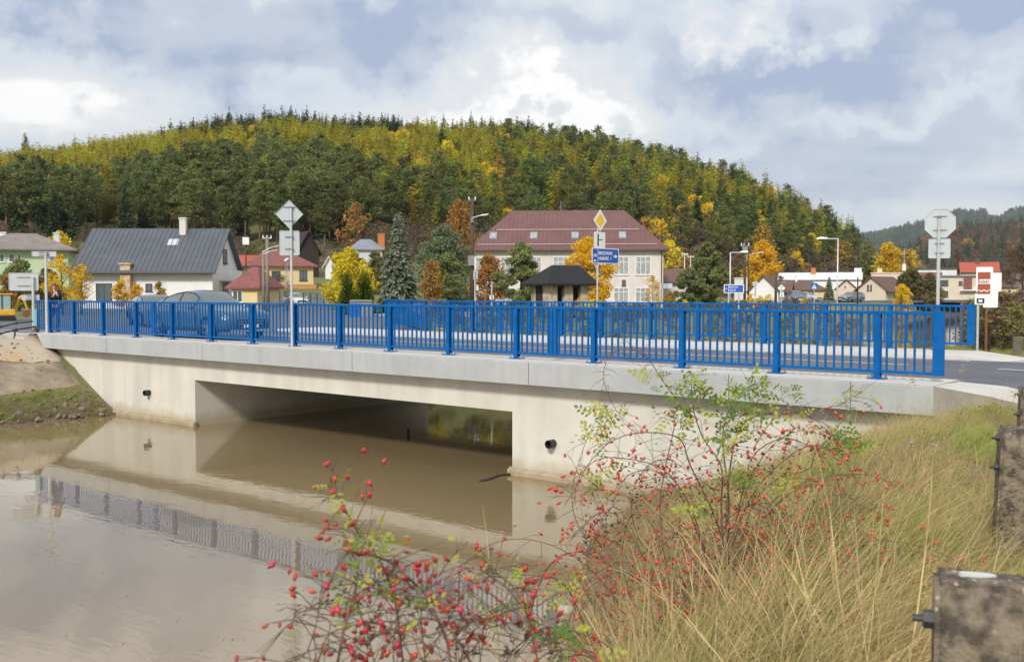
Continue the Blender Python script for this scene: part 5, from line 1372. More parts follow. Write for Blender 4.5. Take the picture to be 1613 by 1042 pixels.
# ------------------------------------------------------------------ cars
M_tyre = mat('tyre_rubber', (.018, .018, .018), .85)
M_rim = mat('alloy_rim', (.45, .46, .48), .35, metal=.8)
M_glass = mat('car_glass', (.09, .11, .12), .05, spec=1.0, coat=.5)
M_trim = mat('black_trim', (.015, .015, .016), .5)
M_chrome = mat('chrome', (.75, .76, .78), .15, metal=1.0)
M_headl = mat('headlamp_glass', (.75, .80, .86), .1, spec=1.0, coat=1)
M_tail = mat('tail_lamp', (.35, .01, .01), .2, coat=1)
def car(name, label, loc, rz, L=4.65, W=1.88, H=1.55, col=(.12, .17, .22), kind='coupe', grille='chrome', group=None, cat='car'):
    root = thing(name, label, cat, loc, rz, group)      # nose points to +X, ground at z=0
    paint = mat('car_paint', col, .38, metal=.1, coat=.6, spec=.6)
    h = L / 2; wb = L * .30
    zs = H / 1.55
    # stations: x, half width, z bottom, z belt, z top, half width at top
    if kind == 'coupe':
        st = [(-1.0, .80, .48, .80, .84, .66), (-.975, .88, .36, .96, 1.00, .76), (-.90, .94, .28, 1.04, 1.08, .74), (-.78, .965, .26, 1.07, 1.16, .66), (-.56, .985, .26, 1.06, 1.36, .60), (-.32, .995, .26, 1.03, 1.49, .59),
              (-.06, 1.0, .26, 1.01, 1.55, .60), (.14, 1.0, .26, .99, 1.50, .61), (.26, .995, .26, .985, 1.36, .64), (.44, .99, .26, .98, 1.06, .74), (.50, .985, .26, .97, 1.03, .80), (.70, .965, .26, .94, .99, .80), (.88, .92, .27, .88, .92, .74), (.965, .84, .32, .80, .84, .66), (1.0, .74, .42, .68, .72, .56)]
    else:
        st = [(-1.0, .80, .48, .80, .84, .70), (-.97, .90, .34, .98, 1.02, .78), (-.93, .94, .28, 1.00, 1.22, .70), (-.84, .97, .26, 1.00, 1.44, .66), (-.60, .99, .26, .99, 1.50, .64), (-.30, 1.0, .26, .97, 1.53, .64),
              (.0, 1.0, .26, .96, 1.52, .64), (.12, 1.0, .26, .955, 1.46, .65), (.24, .995, .26, .95, 1.30, .68), (.42, .99, .26, .94, 1.02, .76), (.48, .985, .26, .93, .99, .80), (.70, .965, .26, .90, .95, .80), (.88, .92, .27, .84, .88, .74), (.965, .84, .32, .76, .80, .66), (1.0, .74, .42, .66, .70, .56)]
    hw = W / 2
    rings = []
    for (x, w_, zb, zl, zt, wt) in st:
        zb, zl, zt = zb * zs, zl * zs, zt * zs; X = x * h
        cab = zt - zl > .12
        half = [(0, zb), (w_ * hw * .82, zb), (w_ * hw * .97, zb + .07), (w_ * hw, zb + (zl - zb) * .35), (w_ * hw * .995, zb + (zl - zb) * .75), (w_ * hw * .965, zl), (w_ * hw * (.93 if cab else .9), zl + .012 if cab else zl + (zt - zl) * .4),
                (wt * hw * 1.04, zt - .045 if cab else zl + (zt - zl) * .75), (wt * hw * .93, zt - .008), (wt * hw * .5, zt + .012), (0, zt + .02)]
        ring = [(X, y, z) for y, z in half] + [(X, -y, z) for y, z in half[-2:0:-1]]
        rings.append(ring)
    n = len(rings[0]); vs = [v for r_ in rings for v in r_]
    body, glass = [], []
    for i in range(len(rings) - 1):
        s0, s1 = st[i], st[i + 1]; cab0, cab1 = s0[4] - s0[3] > .12 / 1, s1[4] - s1[3] > .12
        for k in range(n):
            kk = k if k < n // 2 else n - 1 - k
            f = (i * n + k, i * n + (k + 1) % n, (i + 1) * n + (k + 1) % n, (i + 1) * n + k)
            side = kk == 6 and (cab0 and cab1)
            slope = abs(s1[4] - s0[4]) / max(1e-3, (s1[0] - s0[0]) * h)
            screen = kk >= 7 and (cab0 or cab1) and slope > .30
            (glass if side or (screen and kk >= 8) else body).append(f)
    body += [tuple(range(n))[::-1], tuple((len(rings) - 1) * n + k for k in range(n))]
    def part(fs, nm, m, par=root, sub=True):
        used = sorted({i for f in fs for i in f}); mp = {u: j for j, u in enumerate(used)}
        b = MB(); b.add([vs[u] for u in used], [tuple(mp[i] for i in f) for f in fs]); o = b.build(nm, m, par, smooth=True)
        return o
    bo = part(body, 'body', paint); gl = part(glass, 'window_glass', M_glass)
    # pillars and sills
    def ringp(i, k): return rings[i][k]
    cabs = [i for i in range(len(st)) if st[i][4] - st[i][3] > .12]
    for mir in (False, True):
        b = MB(); K = (lambda k: (n - k) % n) if mir else (lambda k: k)
        top = [ringp(i, K(7)) for i in cabs]; low = [ringp(i, K(6)) for i in cabs]
        b.tube(top, .018, 5); b.tube(low, .016, 5); b.tube([low[-1], top[-1]], .02, 5); b.tube([low[0], top[0]], .02, 5)
        b.build('window_surround', M_trim, root)
    for sy in (1, -1):
        b = MB()
        for X in (-.24 * h, -.22 * h + .0): pass
        xm = -.12 * h; b.tube([(xm, sy * hw * .955, .99 * zs), (xm, sy * hw * .645, 1.50 * zs)], .011, 6)
        b.build('door_pillar', M_trim, root)
        b = MB(); b.box(-wb + .1, wb - .1, sy * hw * .985 - .01, sy * hw * .985 + .012, .27 * zs, .36 * zs); b.build('sill_trim', M_trim, root)
        b = MB(); b.box(-wb + .25, wb - .25, sy * hw * 1.0, sy * hw * 1.0 + .012, .40 * zs, .425 * zs); b.build('chrome_strip', M_chrome, root)
        b = MB(); b.ball((.32 * h, sy * (hw + .09), 1.03 * zs), .09, sx=.9, sy=1.2, sz=.75); b.build('side_mirror', paint, root, smooth=True)
        b = MB()
        for X in (-.30 * h, .06 * h): b.box(X, X + .16, sy * (hw + .002) - .012, sy * (hw + .002) + .02, .84 * zs, .865 * zs); 
        b.build('door_handle', M_chrome, root)
        b = MB()
        for X in (-.38 * h, -.02 * h, .36 * h): b.box(X, X + .008, sy * (hw * .999) - .008, sy * (hw * .999) + .004, .38 * zs, .92 * zs)
        b.build('door_gap', M_trim, root)
        b = MB(); b.prism([(.86 * h, .72 * zs), (.985 * h, .64 * zs), (.985 * h, .70 * zs), (.84 * h, .83 * zs)], sy * hw * .60, sy * hw * .90, axis='y')
        for v in range(len(b.v)):
            x_, y_, z_ = b.v[v]
            if abs(y_) > hw * .8: b.v[v] = (x_ - .10, y_, z_)
        b.build('headlight', M_headl, root)
        b = MB(); b.box(-.99 * h, -.95 * h, sy * hw * .5 - .2, sy * hw * .5 + .2, .84 * zs, .93 * zs); b.build('tail_light', M_tail, root)
        for X in (-wb * .98, wb * 1.02):
            whl = MB(); yc = sy * (hw - .13); Rw = .345 * zs
            pr = [(-.10, .20), (-.105, Rw * .93), (-.07, Rw), (.07, Rw), (.105, Rw * .93), (.10, .20)]
            m_ = 28; v2 = []; f2 = []
            for (dy, rr_) in pr: v2 += [(X + rr_ * math.cos(2 * math.pi * k / m_), yc + dy, Rw + rr_ * math.sin(2 * math.pi * k / m_)) for k in range(m_)]
            for j in range(len(pr) - 1): f2 += [(j * m_ + k, j * m_ + (k + 1) % m_, (j + 1) * m_ + (k + 1) % m_, (j + 1) * m_ + k) for k in range(m_)]
            whl.add(v2, f2); wo = whl.build('wheel', M_tyre, root, smooth=True)
            b = MB(); yo = yc + sy * .085
            for j in range(7):
                a = 2 * math.pi * j / 7; c_, s_ = math.cos(a), math.sin(a); t_ = .035
                b.add([(X + c_ * .04 - s_ * t_, yo, Rw + s_ * .04 + c_ * t_), (X + c_ * .04 + s_ * t_, yo, Rw + s_ * .04 - c_ * t_), (X + c_ * .225 + s_ * t_, yo, Rw + s_ * .225 - c_ * t_), (X + c_ * .225 - s_ * t_, yo, Rw + s_ * .225 + c_ * t_)] +
                      [(X + c_ * .04 - s_ * t_, yo + sy * .02, Rw + s_ * .04 + c_ * t_), (X + c_ * .04 + s_ * t_, yo + sy * .02, Rw + s_ * .04 - c_ * t_), (X + c_ * .225 + s_ * t_, yo + sy * .02, Rw + s_ * .225 - c_ * t_), (X + c_ * .225 - s_ * t_, yo + sy * .02, Rw + s_ * .225 + c_ * t_)],
                      [(0, 1, 2, 3), (4, 5, 6, 7), (0, 1, 5, 4), (1, 2, 6, 5), (2, 3, 7, 6), (3, 0, 4, 7)])
            b.tube([(X, yc - sy * .05, Rw), (X, yc - sy * .06, Rw)], .235, 24); b.tube([(X, yo - .03 * sy, Rw), (X, yo + sy * .03, Rw)], .06, 10)
            b.build('rim', M_rim, wo)
            b = MB(); pts = [(X + (Rw + .035) * math.cos(t), sy * (hw - .008), Rw + (Rw + .035) * math.sin(t)) for t in np.linspace(0, math.pi, 14)]; b.tube(pts, .035, 6); b.build('wheel_arch', M_trim, root)
    b = MB(); b.prism([(.955 * h, .42 * zs), (1.002 * h, .44 * zs), (1.004 * h, .64 * zs), (.97 * h, .70 * zs)], -hw * .56, hw * .56, axis='y'); gr = b.build('grille', M_trim, root)
    for z_ in (.50, .58, .665):
        b = MB(); b.box(1.0 * h, 1.0 * h + .02, -hw * .5, hw * .5, z_ * zs, (z_ + .022) * zs); b.build('grille_bar', M_chrome, gr)
    b = MB(); b.box(.95 * h, .995 * h, -hw * .72, hw * .72, .27 * zs, .34 * zs); b.build('bumper_lip', M_chrome if grille == 'chrome' else M_trim, root)
    b = MB(); b.box(1.004 * h + .012, 1.004 * h + .024, -.26, .26, .40 * zs, .49 * zs); b.build('number_plate', M_signwhite, root)
    return root
x, y, z = -27.85, 18.55, -.10
car('parked_car', 'blue grey suv with sloping roof and chrome grille behind the near railing', (x, y, z), 0.0, L=4.7, W=1.9, H=1.52, col=(.055, .11, .17))
x, y = at(243, 43.5); car('parked_car', 'dark blue hatchback partly hidden behind the tail of the blue grey suv', (x, y, z), face(243) - math.pi / 2 + .2, L=4.2, W=1.72, H=1.34, col=(.06, .09, .16), kind='hatch')
def far_car(label, px, d, rz, col, **k):
    x, y = at(px, d); return car('parked_car', label, (x, y, gz(x, y) + .02), rz, col=col, kind='hatch', **k)
far_car('silver white hatchback on the village street behind the diamond sign pole', 466, 90, face(467) - math.pi / 2 + .3, (.62, .64, .66), L=3.6, W=1.4, H=1.2)
far_car('dark blue van like car with lit headlamps left of the pedestrian crossing sign', 1254, 128, face(1252) - math.pi / 2 + .25, (.10, .12, .17), L=4.3, W=1.8, H=1.62)
far_car('pale estate car behind the dark blue car near the pedestrian crossing sign', 1271, 142, face(1270) - .6, (.45, .5, .5), L=4.2, W=1.75, H=1.4)
far_car('blue grey car parked in front of the pink house', 1340, 138, face(1339) - 2.2, (.16, .2, .26), L=4.4, W=1.8, H=1.45)

# ------------------------------------------------------------------ excavator at the left edge
M_digy = mat('digger_yellow', (.72, .42, .03), .5, noise=.2, nscale=4)
x, y = at(8, 50)
E = thing('mini_excavator', 'yellow mini excavator with glazed cab and folded arm at the left edge', 'excavator', (x, y, -.14), face(8))
b = MB(); b.box(-.7, .45, -.45, .45, .32, .62); b.build('body', M_digy, E, bevel=.04)
for sy in (-.5, .3):
    b = MB(); b.prism([(-.62, .02), (.42, .02), (.5, .12), (.42, .28), (-.62, .28), (-.7, .12)], sy, sy + .2, axis='y'); b.build('track', M_tyre, E)
b = MB(); b.prism([(-.55, .62), (.25, .62), (.33, .95), (.22, 1.34), (-.5, 1.34)], -.36, .36, axis='y'); b.build('cab_glass', mat('cab_glass', (.30, .40, .38), .15), E)
b = MB(); b.box(-.62, .36, -.42, .42, 1.34, 1.41); b.build('cab_roof', M_digy, E, bevel=.02)
b = MB()
for X in (-.55, -.15, .26):
    b.box(X - .025, X + .025, -.385, -.362, .62, 1.34)
b.build('cab_frame', M_trim, E)
b = MB(); b.tube([(.42, 0, .55), (.62, 0, 1.15), (.78, 0, 1.3)], [.09, .08, .07], 6); b.tube([(.78, 0, 1.3), (1.0, 0, .55)], [.07, .05], 6); b.build('arm', M_digy, E)
b = MB(); b.prism([(.82, .55), (1.08, .60), (1.12, .30), (.92, .18), (.74, .30)], -.16, .16, axis='y'); b.build('bucket', M_rust, E)

# ------------------------------------------------------------------ the woman at the railing
def skin_obj(name, chains, m, parent, sub=2, root_i=0):
    """chains: list of lists of ((x,y,z), r); identical points are welded"""
    vs, es, rs, key = [], [], [], {}
    for ch in chains:
        prev = None
        for p, r_ in ch:
            k = tuple(round(c, 4) for c in p)
            if k not in key: key[k] = len(vs); vs.append(p); rs.append(r_)
            i = key[k]
            if prev is not None and prev != i: es.append((prev, i))
            prev = i
    me = bpy.data.meshes.new(name); me.from_pydata(vs, es, []); me.materials.append(m)
    o = link(name, me, parent)
    sk = o.modifiers.new('skin', 'SKIN'); sk.use_smooth_shade = True
    lay_ = me.skin_vertices
    if not lay_:
        bm = bmesh.new(); bm.from_mesh(me); bm.verts.layers.skin.verify(); bm.to_mesh(me); bm.free(); lay_ = me.skin_vertices
    for i, r_ in enumerate(rs):
        rr_ = r_ if hasattr(r_, '__len__') else (r_, r_)
        lay_[0].data[i].radius = rr_; lay_[0].data[i].use_root = (i == root_i)
    ss = o.modifiers.new('sub', 'SUBSURF'); ss.levels = sub; ss.render_levels = sub
    return o
M_skin = mat('skin', (.62, .36, .26), .6)
M_hair = mat('auburn_hair', (.24, .085, .03), .7, noise=.3, nscale=30)
M_black_c = mat('black_cloth', (.018, .018, .02), .9)
M_jeans = mat('dark_jeans', (.035, .05, .10), .9)
px_, yb_ = 87, 522
wx, wy = onZ(86, 522.5, 0.004)[:2]
Wm = thing('person', 'woman with long auburn hair in a black jacket, hands raised to her chin', 'person', (wx, wy, .004), face(86) + R(12))
# local: facing -Y, height 1.66
def hand(w0, d, s):
    """five short finger chains from the wrist w0 along d"""
    w0, d = Vector(w0), Vector(d).normalized(); sd = Vector((s, 0, 0)); palm = w0 + d * .07; out = [[(tuple(w0), .023), (tuple(palm), (.034, .018))]]
    for i, L_ in enumerate((.055, .068, .072, .065)):
        b0 = palm + sd * (.022 - i * .015); c1 = b0 + d * L_ * .5; c2 = c1 + (d + Vector((-s * .7, .3, 0))).normalized() * L_ * .5
        out.append([(tuple(palm), (.034, .018)), (tuple(b0 + d * .012), .010), (tuple(c1), .009), (tuple(c2), .007)])
    t0 = w0 + d * .03 + sd * .028; out.append([(tuple(w0), .023), (tuple(t0), .012), (tuple(t0 + d * .035 + sd * .015), .009)])
    return out
wr = Vector((.05, -.23, 1.27)); wl = Vector((-.04, -.22, 1.25))
chains = [[((0, .0, .90), (.13, .10)), ((0, .0, 1.08), (.105, .085)), ((0, .0, 1.28), (.14, .09)), ((0, .0, 1.38), (.07, .06)), ((0, -.005, 1.45), .05), ((0, -.02, 1.52), (.068, .078)), ((0, -.015, 1.60), (.072, .082))],
          [((0, 0, .90), (.13, .10)), ((.09, 0, .84), .082), ((.10, -.005, .47), .052), ((.10, .01, .08), .038), ((.10, -.10, .035), (.038, .025))],
          [((0, 0, .90), (.13, .10)), ((-.09, 0, .84), .082), ((-.11, -.005, .47), .052), ((-.13, .01, .08), .038), ((-.13, -.10, .035), (.038, .025))],
          [((0, 0, 1.28), (.14, .09)), ((.17, 0, 1.33), .05), ((.22, -.02, 1.08), .040), (tuple(wr), .024)],
          [((0, 0, 1.28), (.14, .09)), ((-.17, 0, 1.33), .05), ((-.22, -.02, 1.07), .040), (tuple(wl), .024)]]
chains += hand(wr, (-.15, .35, .95), 1) + hand(wl, (.2, .3, .95), -1)
skin_obj('body', chains, M_skin, Wm, 1)
b = MB(); b.ball((0, -.098, 1.535), .014, sz=1.4); b.build('nose', M_skin, Wm, smooth=True)
for sx in (-1, 1):
    b = MB(); b.ball((sx * .028, -.088, 1.56), .010, sz=.6); b.build('eye', M_signblack, Wm, smooth=True)
b = MB(); b.cbox((0, -.095, 1.505), (.036, .012, .008)); b.build('mouth', mat('lips', (.45, .12, .10), .6), Wm)
b = MB(); b.ball((0, .018, 1.59), .098, sx=.95, sz=1.05, n=14); b.tube([(0, .06, 1.58), (.0, .075, 1.45), (.01, .08, 1.28), (.02, .085, 1.15)], [.085, .085, .075, .02], 10)
b.tube([(.075, -.01, 1.58), (.085, -.03, 1.45), (.08, -.075, 1.30), (.075, -.08, 1.2)], [.03, .035, .03, .01], 8); b.tube([(-.075, -.01, 1.58), (-.085, -.03, 1.45), (-.08, -.075, 1.30), (-.075, -.08, 1.2)], [.03, .035, .03, .01], 8)
b.build('hair', M_hair, Wm, smooth=True)
skin_obj('jacket', [[((0, .0, .86), (.165, .125)), ((0, .0, 1.06), (.135, .11)), ((0, .0, 1.27), (.165, .115)), ((0, .0, 1.375), (.085, .075))],
                    [((0, 0, 1.27), (.165, .115)), ((.175, 0, 1.325), .068), ((.225, -.02, 1.08), .056), ((.085, -.19, 1.235), .038)],
                    [((0, 0, 1.27), (.165, .115)), ((-.175, 0, 1.325), .068), ((-.225, -.02, 1.07), .056), ((-.08, -.185, 1.215), .038)]], M_black_c, Wm, 1)
skin_obj('jeans', [[((0, 0, .93), (.145, .115)), ((.09, 0, .82), .096), ((.10, -.005, .47), .066), ((.10, .01, .07), .052)], [((0, 0, .93), (.145, .115)), ((-.09, 0, .82), .096), ((-.11, -.005, .47), .066), ((-.13, .01, .07), .052)]], M_jeans, Wm, 1)
for X in (.10, -.13): b = MB(); b.prism([(.06, 0), (-.17, 0), (-.19, .03), (-.12, .075), (.0, .11), (.06, .1)], X - .045, X + .045, axis='x'); b.build('shoe', M_trim, Wm, bevel=.01)
# ------------------------------------------------------------------ left bank dressing
def patch(name, x0f, x1f, Y0, Y1, off, m, nx=10, ny=24, kind='structure'):
    vs = []; fs = []
    for j in range(ny + 1):
        Yv = Y0 + (Y1 - Y0) * j / ny
        for i in range(nx + 1):
            Xv = x0f(Yv) + (x1f(Yv) - x0f(Yv)) * i / nx
            e = -.15 if i in (0, nx) or j in (0, ny) else 0
            vs.append((Xv, Yv, gz(Xv, Yv) + off + e))
    for j in range(ny):
        for i in range(nx): a = j * (nx + 1) + i; fs.append((a, a + 1, a + nx + 2, a + nx + 1))
    b = MB(); b.add(vs, fs); return tag(b.build(name, m, smooth=True), kind=kind)
M_slab = mat('worn_bank_concrete', (.36, .29, .20), .95, col2=(.20, .155, .11), nscale=1.6, bump=.01, bscale=14)
M_sand = mat('sandy_gravel', (.46, .39, .29), .95, col2=(.58, .34, .13), nscale=.9, nfac=(.5, .62), bump=.02, bscale=22)
patch('bank_paving', lambda Y: -31.55 - (15.7 - Y) * .12, lambda Y: -30.0 + (Y < 13) * (13 - Y) * -.10, 8.5, 15.77, .05, M_slab)
patch('sandy_path', lambda Y: -34.6, lambda Y: -31.2 - (15.7 - Y) * .2, 12.2, 15.77, .035, M_sand)
patch('sandy_path', lambda Y: -36.5, lambda Y: -32.9, 15.3, 16.4, .05, M_sand, ny=6)

# ------------------------------------------------------------------ grass
gg = np.random.default_rng(5)
def blades(n, h, rad, wd, lean, curl, spread, segs=4, zj=.35):
    """curved tapering blades; returns (N*segs,4,3)"""
    a = gg.random(n) * 6.28; rr_ = rad * np.sqrt(gg.random(n)); base = np.stack([rr_ * np.cos(a), rr_ * np.sin(a), np.zeros(n)], 1)
    dirn = gg.normal(0, spread, n); dx, dy = np.cos(dirn), np.sin(dirn)
    H = h * (1 - zj + zj * 2 * gg.random(n)); le = lean * (.4 + 1.1 * gg.random(n)); cu = curl * (.3 + 1.2 * gg.random(n))
    wa = gg.random(n) * 3.14; w_ = wd * (.6 + .8 * gg.random(n))
    P_ = []
    for s in range(segs + 1):
        t = s / segs; ang = le + cu * t
        P_.append((t, ang))
    pos = base.copy(); pts = [pos.copy()]
    for s in range(segs):
        t = (s + .5) / segs; ang = le + cu * t * 1.3
        step = np.stack([np.sin(ang) * dx, np.sin(ang) * dy, np.cos(ang)], 1) * (H / segs)[:, None]
        pos = pos + step; pts.append(pos.copy())
    side = np.stack([np.cos(wa), np.sin(wa), np.zeros(n)], 1)
    out = []
    for s in range(segs):
        w0 = w_ * (1 - .85 * s / segs); w1 = w_ * (1 - .85 * (s + 1) / segs)
        out.append(np.stack([pts[s] - side * w0[:, None], pts[s] + side * w0[:, None], pts[s + 1] + side * w1[:, None], pts[s + 1] - side * w1[:, None]], 1))
    return np.concatenate(out), pts[-1]
def gmat(n, c, c2, rnd=.2): return mat(n, c, .8, col2=c2, nscale=6, rnd=rnd, hue_rnd=.012, transl=.35, spec=.2)
G_straw = gmat('dry_straw', (.68, .53, .27), (.36, .27, .125), .4); G_green = gmat('green_grass', (.20, .31, .04), (.33, .38, .07), .3); G_brown = gmat('dead_stems', (.34, .24, .15), (.20, .14, .09))
G_olive = gmat('olive_grass', (.36, .38, .09), (.52, .44, .17), .35)
tp = []
for i in range(3): q_, _ = blades(30, .62, .16, .0026, .55, 1.1, .8, 5, .55); tp.append(quads_mesh('straw_%d' % i, q_, G_straw))
for i in range(3): q_, _ = blades(42, .34, .15, .0032, .35, .9, 1.2, 4); tp.append(quads_mesh('green_%d' % i, q_, G_green))
for i in range(2): q_, _ = blades(30, .50, .17, .0020, .5, .5, 1.6, 4); tp.append(quads_mesh('brown_%d' % i, q_, G_brown))
for i in range(2): q_, _ = blades(44, .40, .16, .0026, .5, 1.1, .9, 4); tp.append(quads_mesh('olive_%d' % i, q_, G_olive))
def plume():
    q_, tips = blades(8, 1.0, .14, .0022, .55, .6, .6, 6, .3); ex = []
    for t_ in tips:
        c = t_ + gg.normal(0, .012, (26, 3)) * [1, 1, 2.2]; ex.append(rand_leaves(c, .012, gg))
    return np.concatenate([q_] + ex)
for i in range(2): tp.append(quads_mesh('plume_%d' % i, plume(), G_straw))
for i in range(2): q_, _ = blades(26, .75, .2, .0024, 1.15, .35, 1.3, 5, .4); tp.append(quads_mesh('flat_%d' % i, q_, G_straw))
M_weed = mat('weed_leaf', (.16, .26, .05), .7, col2=(.10, .17, .04), nscale=9, transl=.3, rnd=.25)
for i in range(2):
    c = gg.normal(0, 1, (34, 3)) * [.09, .09, .05] + [0, 0, .12]; tp.append(quads_mesh('weed_%d' % i, rand_leaves(c, .06, gg, flat=.4, asp=.8), M_weed))
FLT, WEE = [12, 13], [14, 15]
STR, GRN, BRN, OLV, PLM = [0, 1, 2], [3, 4, 5], [6, 7], [8, 9], [10, 11]
# collection children sort by name: keep the same order as the list (names are zero padded in scatter)
def grassfield(name, label, n, Yr, xf0, xf1, pick, sc_=(.8, 1.25), dens=None, cat='grass', lean_az=None):
    Yv = Yr[0] + (Yr[1] - Yr[0]) * gg.random(n)
    if dens: Yv = Yr[0] + (Yr[1] - Yr[0]) * gg.random(n) ** dens
    Xv = xf0(Yv) + (xf1(Yv) - xf0(Yv)) * gg.random(n)
    Zv = ground(Xv, Yv) - .015; ok = Zv > WATER - .02
    Xv, Yv, Zv = Xv[ok], Yv[ok], Zv[ok]; m = len(Xv)
    idx = np.array([pick(x, y, z) for x, y, z in zip(Xv, Yv, Zv)])
    s1 = (sc_[0] + (sc_[1] - sc_[0]) * gg.random(m)) * np.clip(1.12 - vnoise(Xv, Yv, 1.6, 12) * .3, .7, 1.5) * I(Yv, [0, 7, 11, 15], [.92, .8, .6, .5]) * np.where(Xv > -.30 * Yv, .72, 1.0)
    az_ = (math.atan2(rt[1], rt[0]) if lean_az is None else lean_az) + gg.normal(0, .55, m) + vnoise(Xv, Yv, 2.2, 8) * 1.1
    return scatter(name, np.stack([Xv, Yv, Zv], 1), idx, np.stack([s1, s1, s1], 1), np.stack([gg.normal(0, .22, m), gg.normal(0, .22, m), az_], 1), tp, label, cat)
def pick_bank(x, y, z):
    u_ = gg.random()
    if u_ < .16: return int(gg.choice(FLT))
    if u_ < .21 and z > -1.4: return int(gg.choice(WEE))
    v = gg.random(); nn = float(vnoise(x, y, 1.1, 6)); xr = float(XR(y))
    low = z < -1.25
    gp = float(vnoise(x, y, 1.9, 9))
    if gp > .15 and not low: return int(gg.choice(GRN if v < .55 else OLV if v < .8 else STR))
    if low: return int(gg.choice(BRN if v < .52 else OLV if v < .72 else STR if v < .92 else GRN))
    if y < 5.4 and x > -1.9 and nn > -.3: return int(gg.choice(GRN if v < .55 else OLV if v < .75 else STR if v < .96 else BRN))
    if y < 5.4 and nn > .0: return int(gg.choice(GRN if v < .36 else OLV if v < .62 else STR if v < .9 else BRN))
    if (x + 2.9) ** 2 + (y - 5.0) ** 2 < 1.3: return int(gg.choice(BRN if v < .6 else STR if v < .8 else GRN))
    if y > 10: return int(gg.choice(GRN if v < .34 else OLV if v < .72 else STR))
    if y < 9 and nn > .25: return int(gg.choice(GRN if v < .42 else OLV if v < .75 else STR))
    if nn < -.35: return int(gg.choice(STR if v < .5 else BRN if v < .72 else OLV))
    return int(gg.choice(STR if v < .48 else OLV if v < .72 else GRN if v < .86 else BRN if v < .94 else PLM))
grassfield('bank_grass', 'tangled dry straw coloured grass with green patches on the near right bank', 8800, (1.2, 15.3), lambda Y: XR(Y) + .02, lambda Y: -.12 * Y + .1, pick_bank, (.6, 1.15), 1.0)
grassfield('bank_grass_near', 'long bleached grass blades leaning over in front of the nearest concrete post', 900, (1.6, 4.4), lambda Y: XT(Y) - .8, lambda Y: -.14 * Y, lambda x, y, z: int(gg.choice(STR if gg.random() < .6 else GRN if gg.random() < .5 else OLV)), (.8, 1.25))
grassfield('wing_grass', 'dry grass against the wing wall and the right end of the edge beam', 900, (12.2, 15.3), lambda Y: -5.4 + (15.3 - Y) * .1, lambda Y: -2.0 + 0 * Y, lambda x, y, z: int(gg.choice(STR if gg.random() < .65 else OLV if gg.random() < .8 else PLM)), (.6, 1.0))
def pick_left(x, y, z):
    v = gg.random(); k = float(vnoise(x, y, 2.5, 3)); return int(gg.choice(GRN if v < .40 + k * .35 else BRN if v < .85 else STR))
grassfield('left_bank_grass', 'green and brown weeds along the waterline of the left bank', 620, (9.5, 15.5), lambda Y: XL(Y) - 1.45, lambda Y: XL(Y) - .12, pick_left, (.5, 1.3), cat='weeds')
grassfield('left_top_grass', 'green grass patch at the left edge above the bank paving', 500, (9.5, 13.6), lambda Y: -35.5, lambda Y: -31.9 - (15.7 - Y) * .12, lambda x, y, z: int(gg.choice(GRN if gg.random() < .75 else OLV)), (.4, .7))
grassfield('verge_grass', 'grass verge behind the far pavement of the bridge', 2400, (25.6, 33), lambda Y: -44 + 0 * Y, lambda Y: XL(Y) - .1, lambda x, y, z: int(gg.choice(GRN if gg.random() < .5 else OLV)), (.6, 1.2))
grassfield('right_verge_grass', 'grass verge between the road and the old wire fence', 1400, (24.6, 36), lambda Y: XR(Y) + .2, lambda Y: -2 + 0 * Y, lambda x, y, z: int(gg.choice(GRN if gg.random() < .4 else OLV)), (.7, 1.3))
# stones and rubble on the left bank and along the waterline
rk = []
M_rock = mat('muddy_rock', (.24, .20, .155), .95, col2=(.13, .105, .08), nscale=5, rnd=.35)
for i in range(4):
    bm = bmesh.new(); bmesh.ops.create_icosphere(bm, subdivisions=2, radius=.5)
    for v in bm.verts:
        c = v.co; v.co = Vector((c.x * 1.3, c.y, c.z * .6)) * (1 + .22 * math.sin(c.x * 5 + i) + .18 * math.sin(c.y * 7 + c.z * 4 + i * 2))
    me_ = bpy.data.meshes.new('rock'); bm.to_mesh(me_); bm.free(); me_.materials.append(M_rock); rk.append(me_)
n_ = 420; Yv = 8.8 + 6.9 * gg.random(n_); q_ = gg.random(n_); Xv = XL(Yv) - .05 - 4.4 * q_ ** 1.5
s_ = (.04 + .10 * gg.random(n_) ** 2) * np.where(q_ < .35, 1.5, .8)
scatter('bank_rubble', np.stack([Xv, Yv, ground(Xv, Yv) + .03], 1), gg.integers(0, 4, n_), np.stack([s_] * 3, 1), gg.normal(0, .5, (n_, 3)) + np.array([0, 0, 3.0]), rk, 'muddy stones and rubble scattered over the left bank', 'rubble')
n_ = 130; Yv = 8 + 7.6 * gg.random(n_); Xv = XR(Yv) + .05 + .5 * gg.random(n_); s_ = .05 + .14 * gg.random(n_) ** 2
scatter('shore_rubble', np.stack([Xv, Yv, ground(Xv, Yv) + .02], 1), gg.integers(0, 4, n_), np.stack([s_] * 3, 1), gg.normal(0, .5, (n_, 3)), rk, 'small stones along the waterline of the right bank', 'rubble')
# fallen leaves drifting on the river
n_ = 160; pxv = 20 + 850 * gg.random(n_); pyv = 700 + 330 * gg.random(n_); pt = np.array([onZ(a, b_, WATER + .006) for a, b_ in zip(pxv, pyv)]); pt = pt[(pt[:, 0] > XL(pt[:, 1]) + .5) & (pt[:, 1] < 15)]
n_ = len(pt); lf_ = [quads_mesh('leaf_%d' % i, rand_leaves(gg.normal(0, .05, (2, 3)) * [1, 1, .02], .05, gg, flat=.97), m_) for i, m_ in enumerate((F_yellow, G_brown))]
s_ = .5 + .6 * gg.random(n_); scatter('floating_leaves', pt, gg.integers(0, 2, n_), np.stack([s_] * 3, 1), np.stack([s_ * 0, s_ * 0, gg.random(n_) * 6.28], 1), lf_, 'fallen leaves and specks of foam drifting on the muddy water', 'leaves')
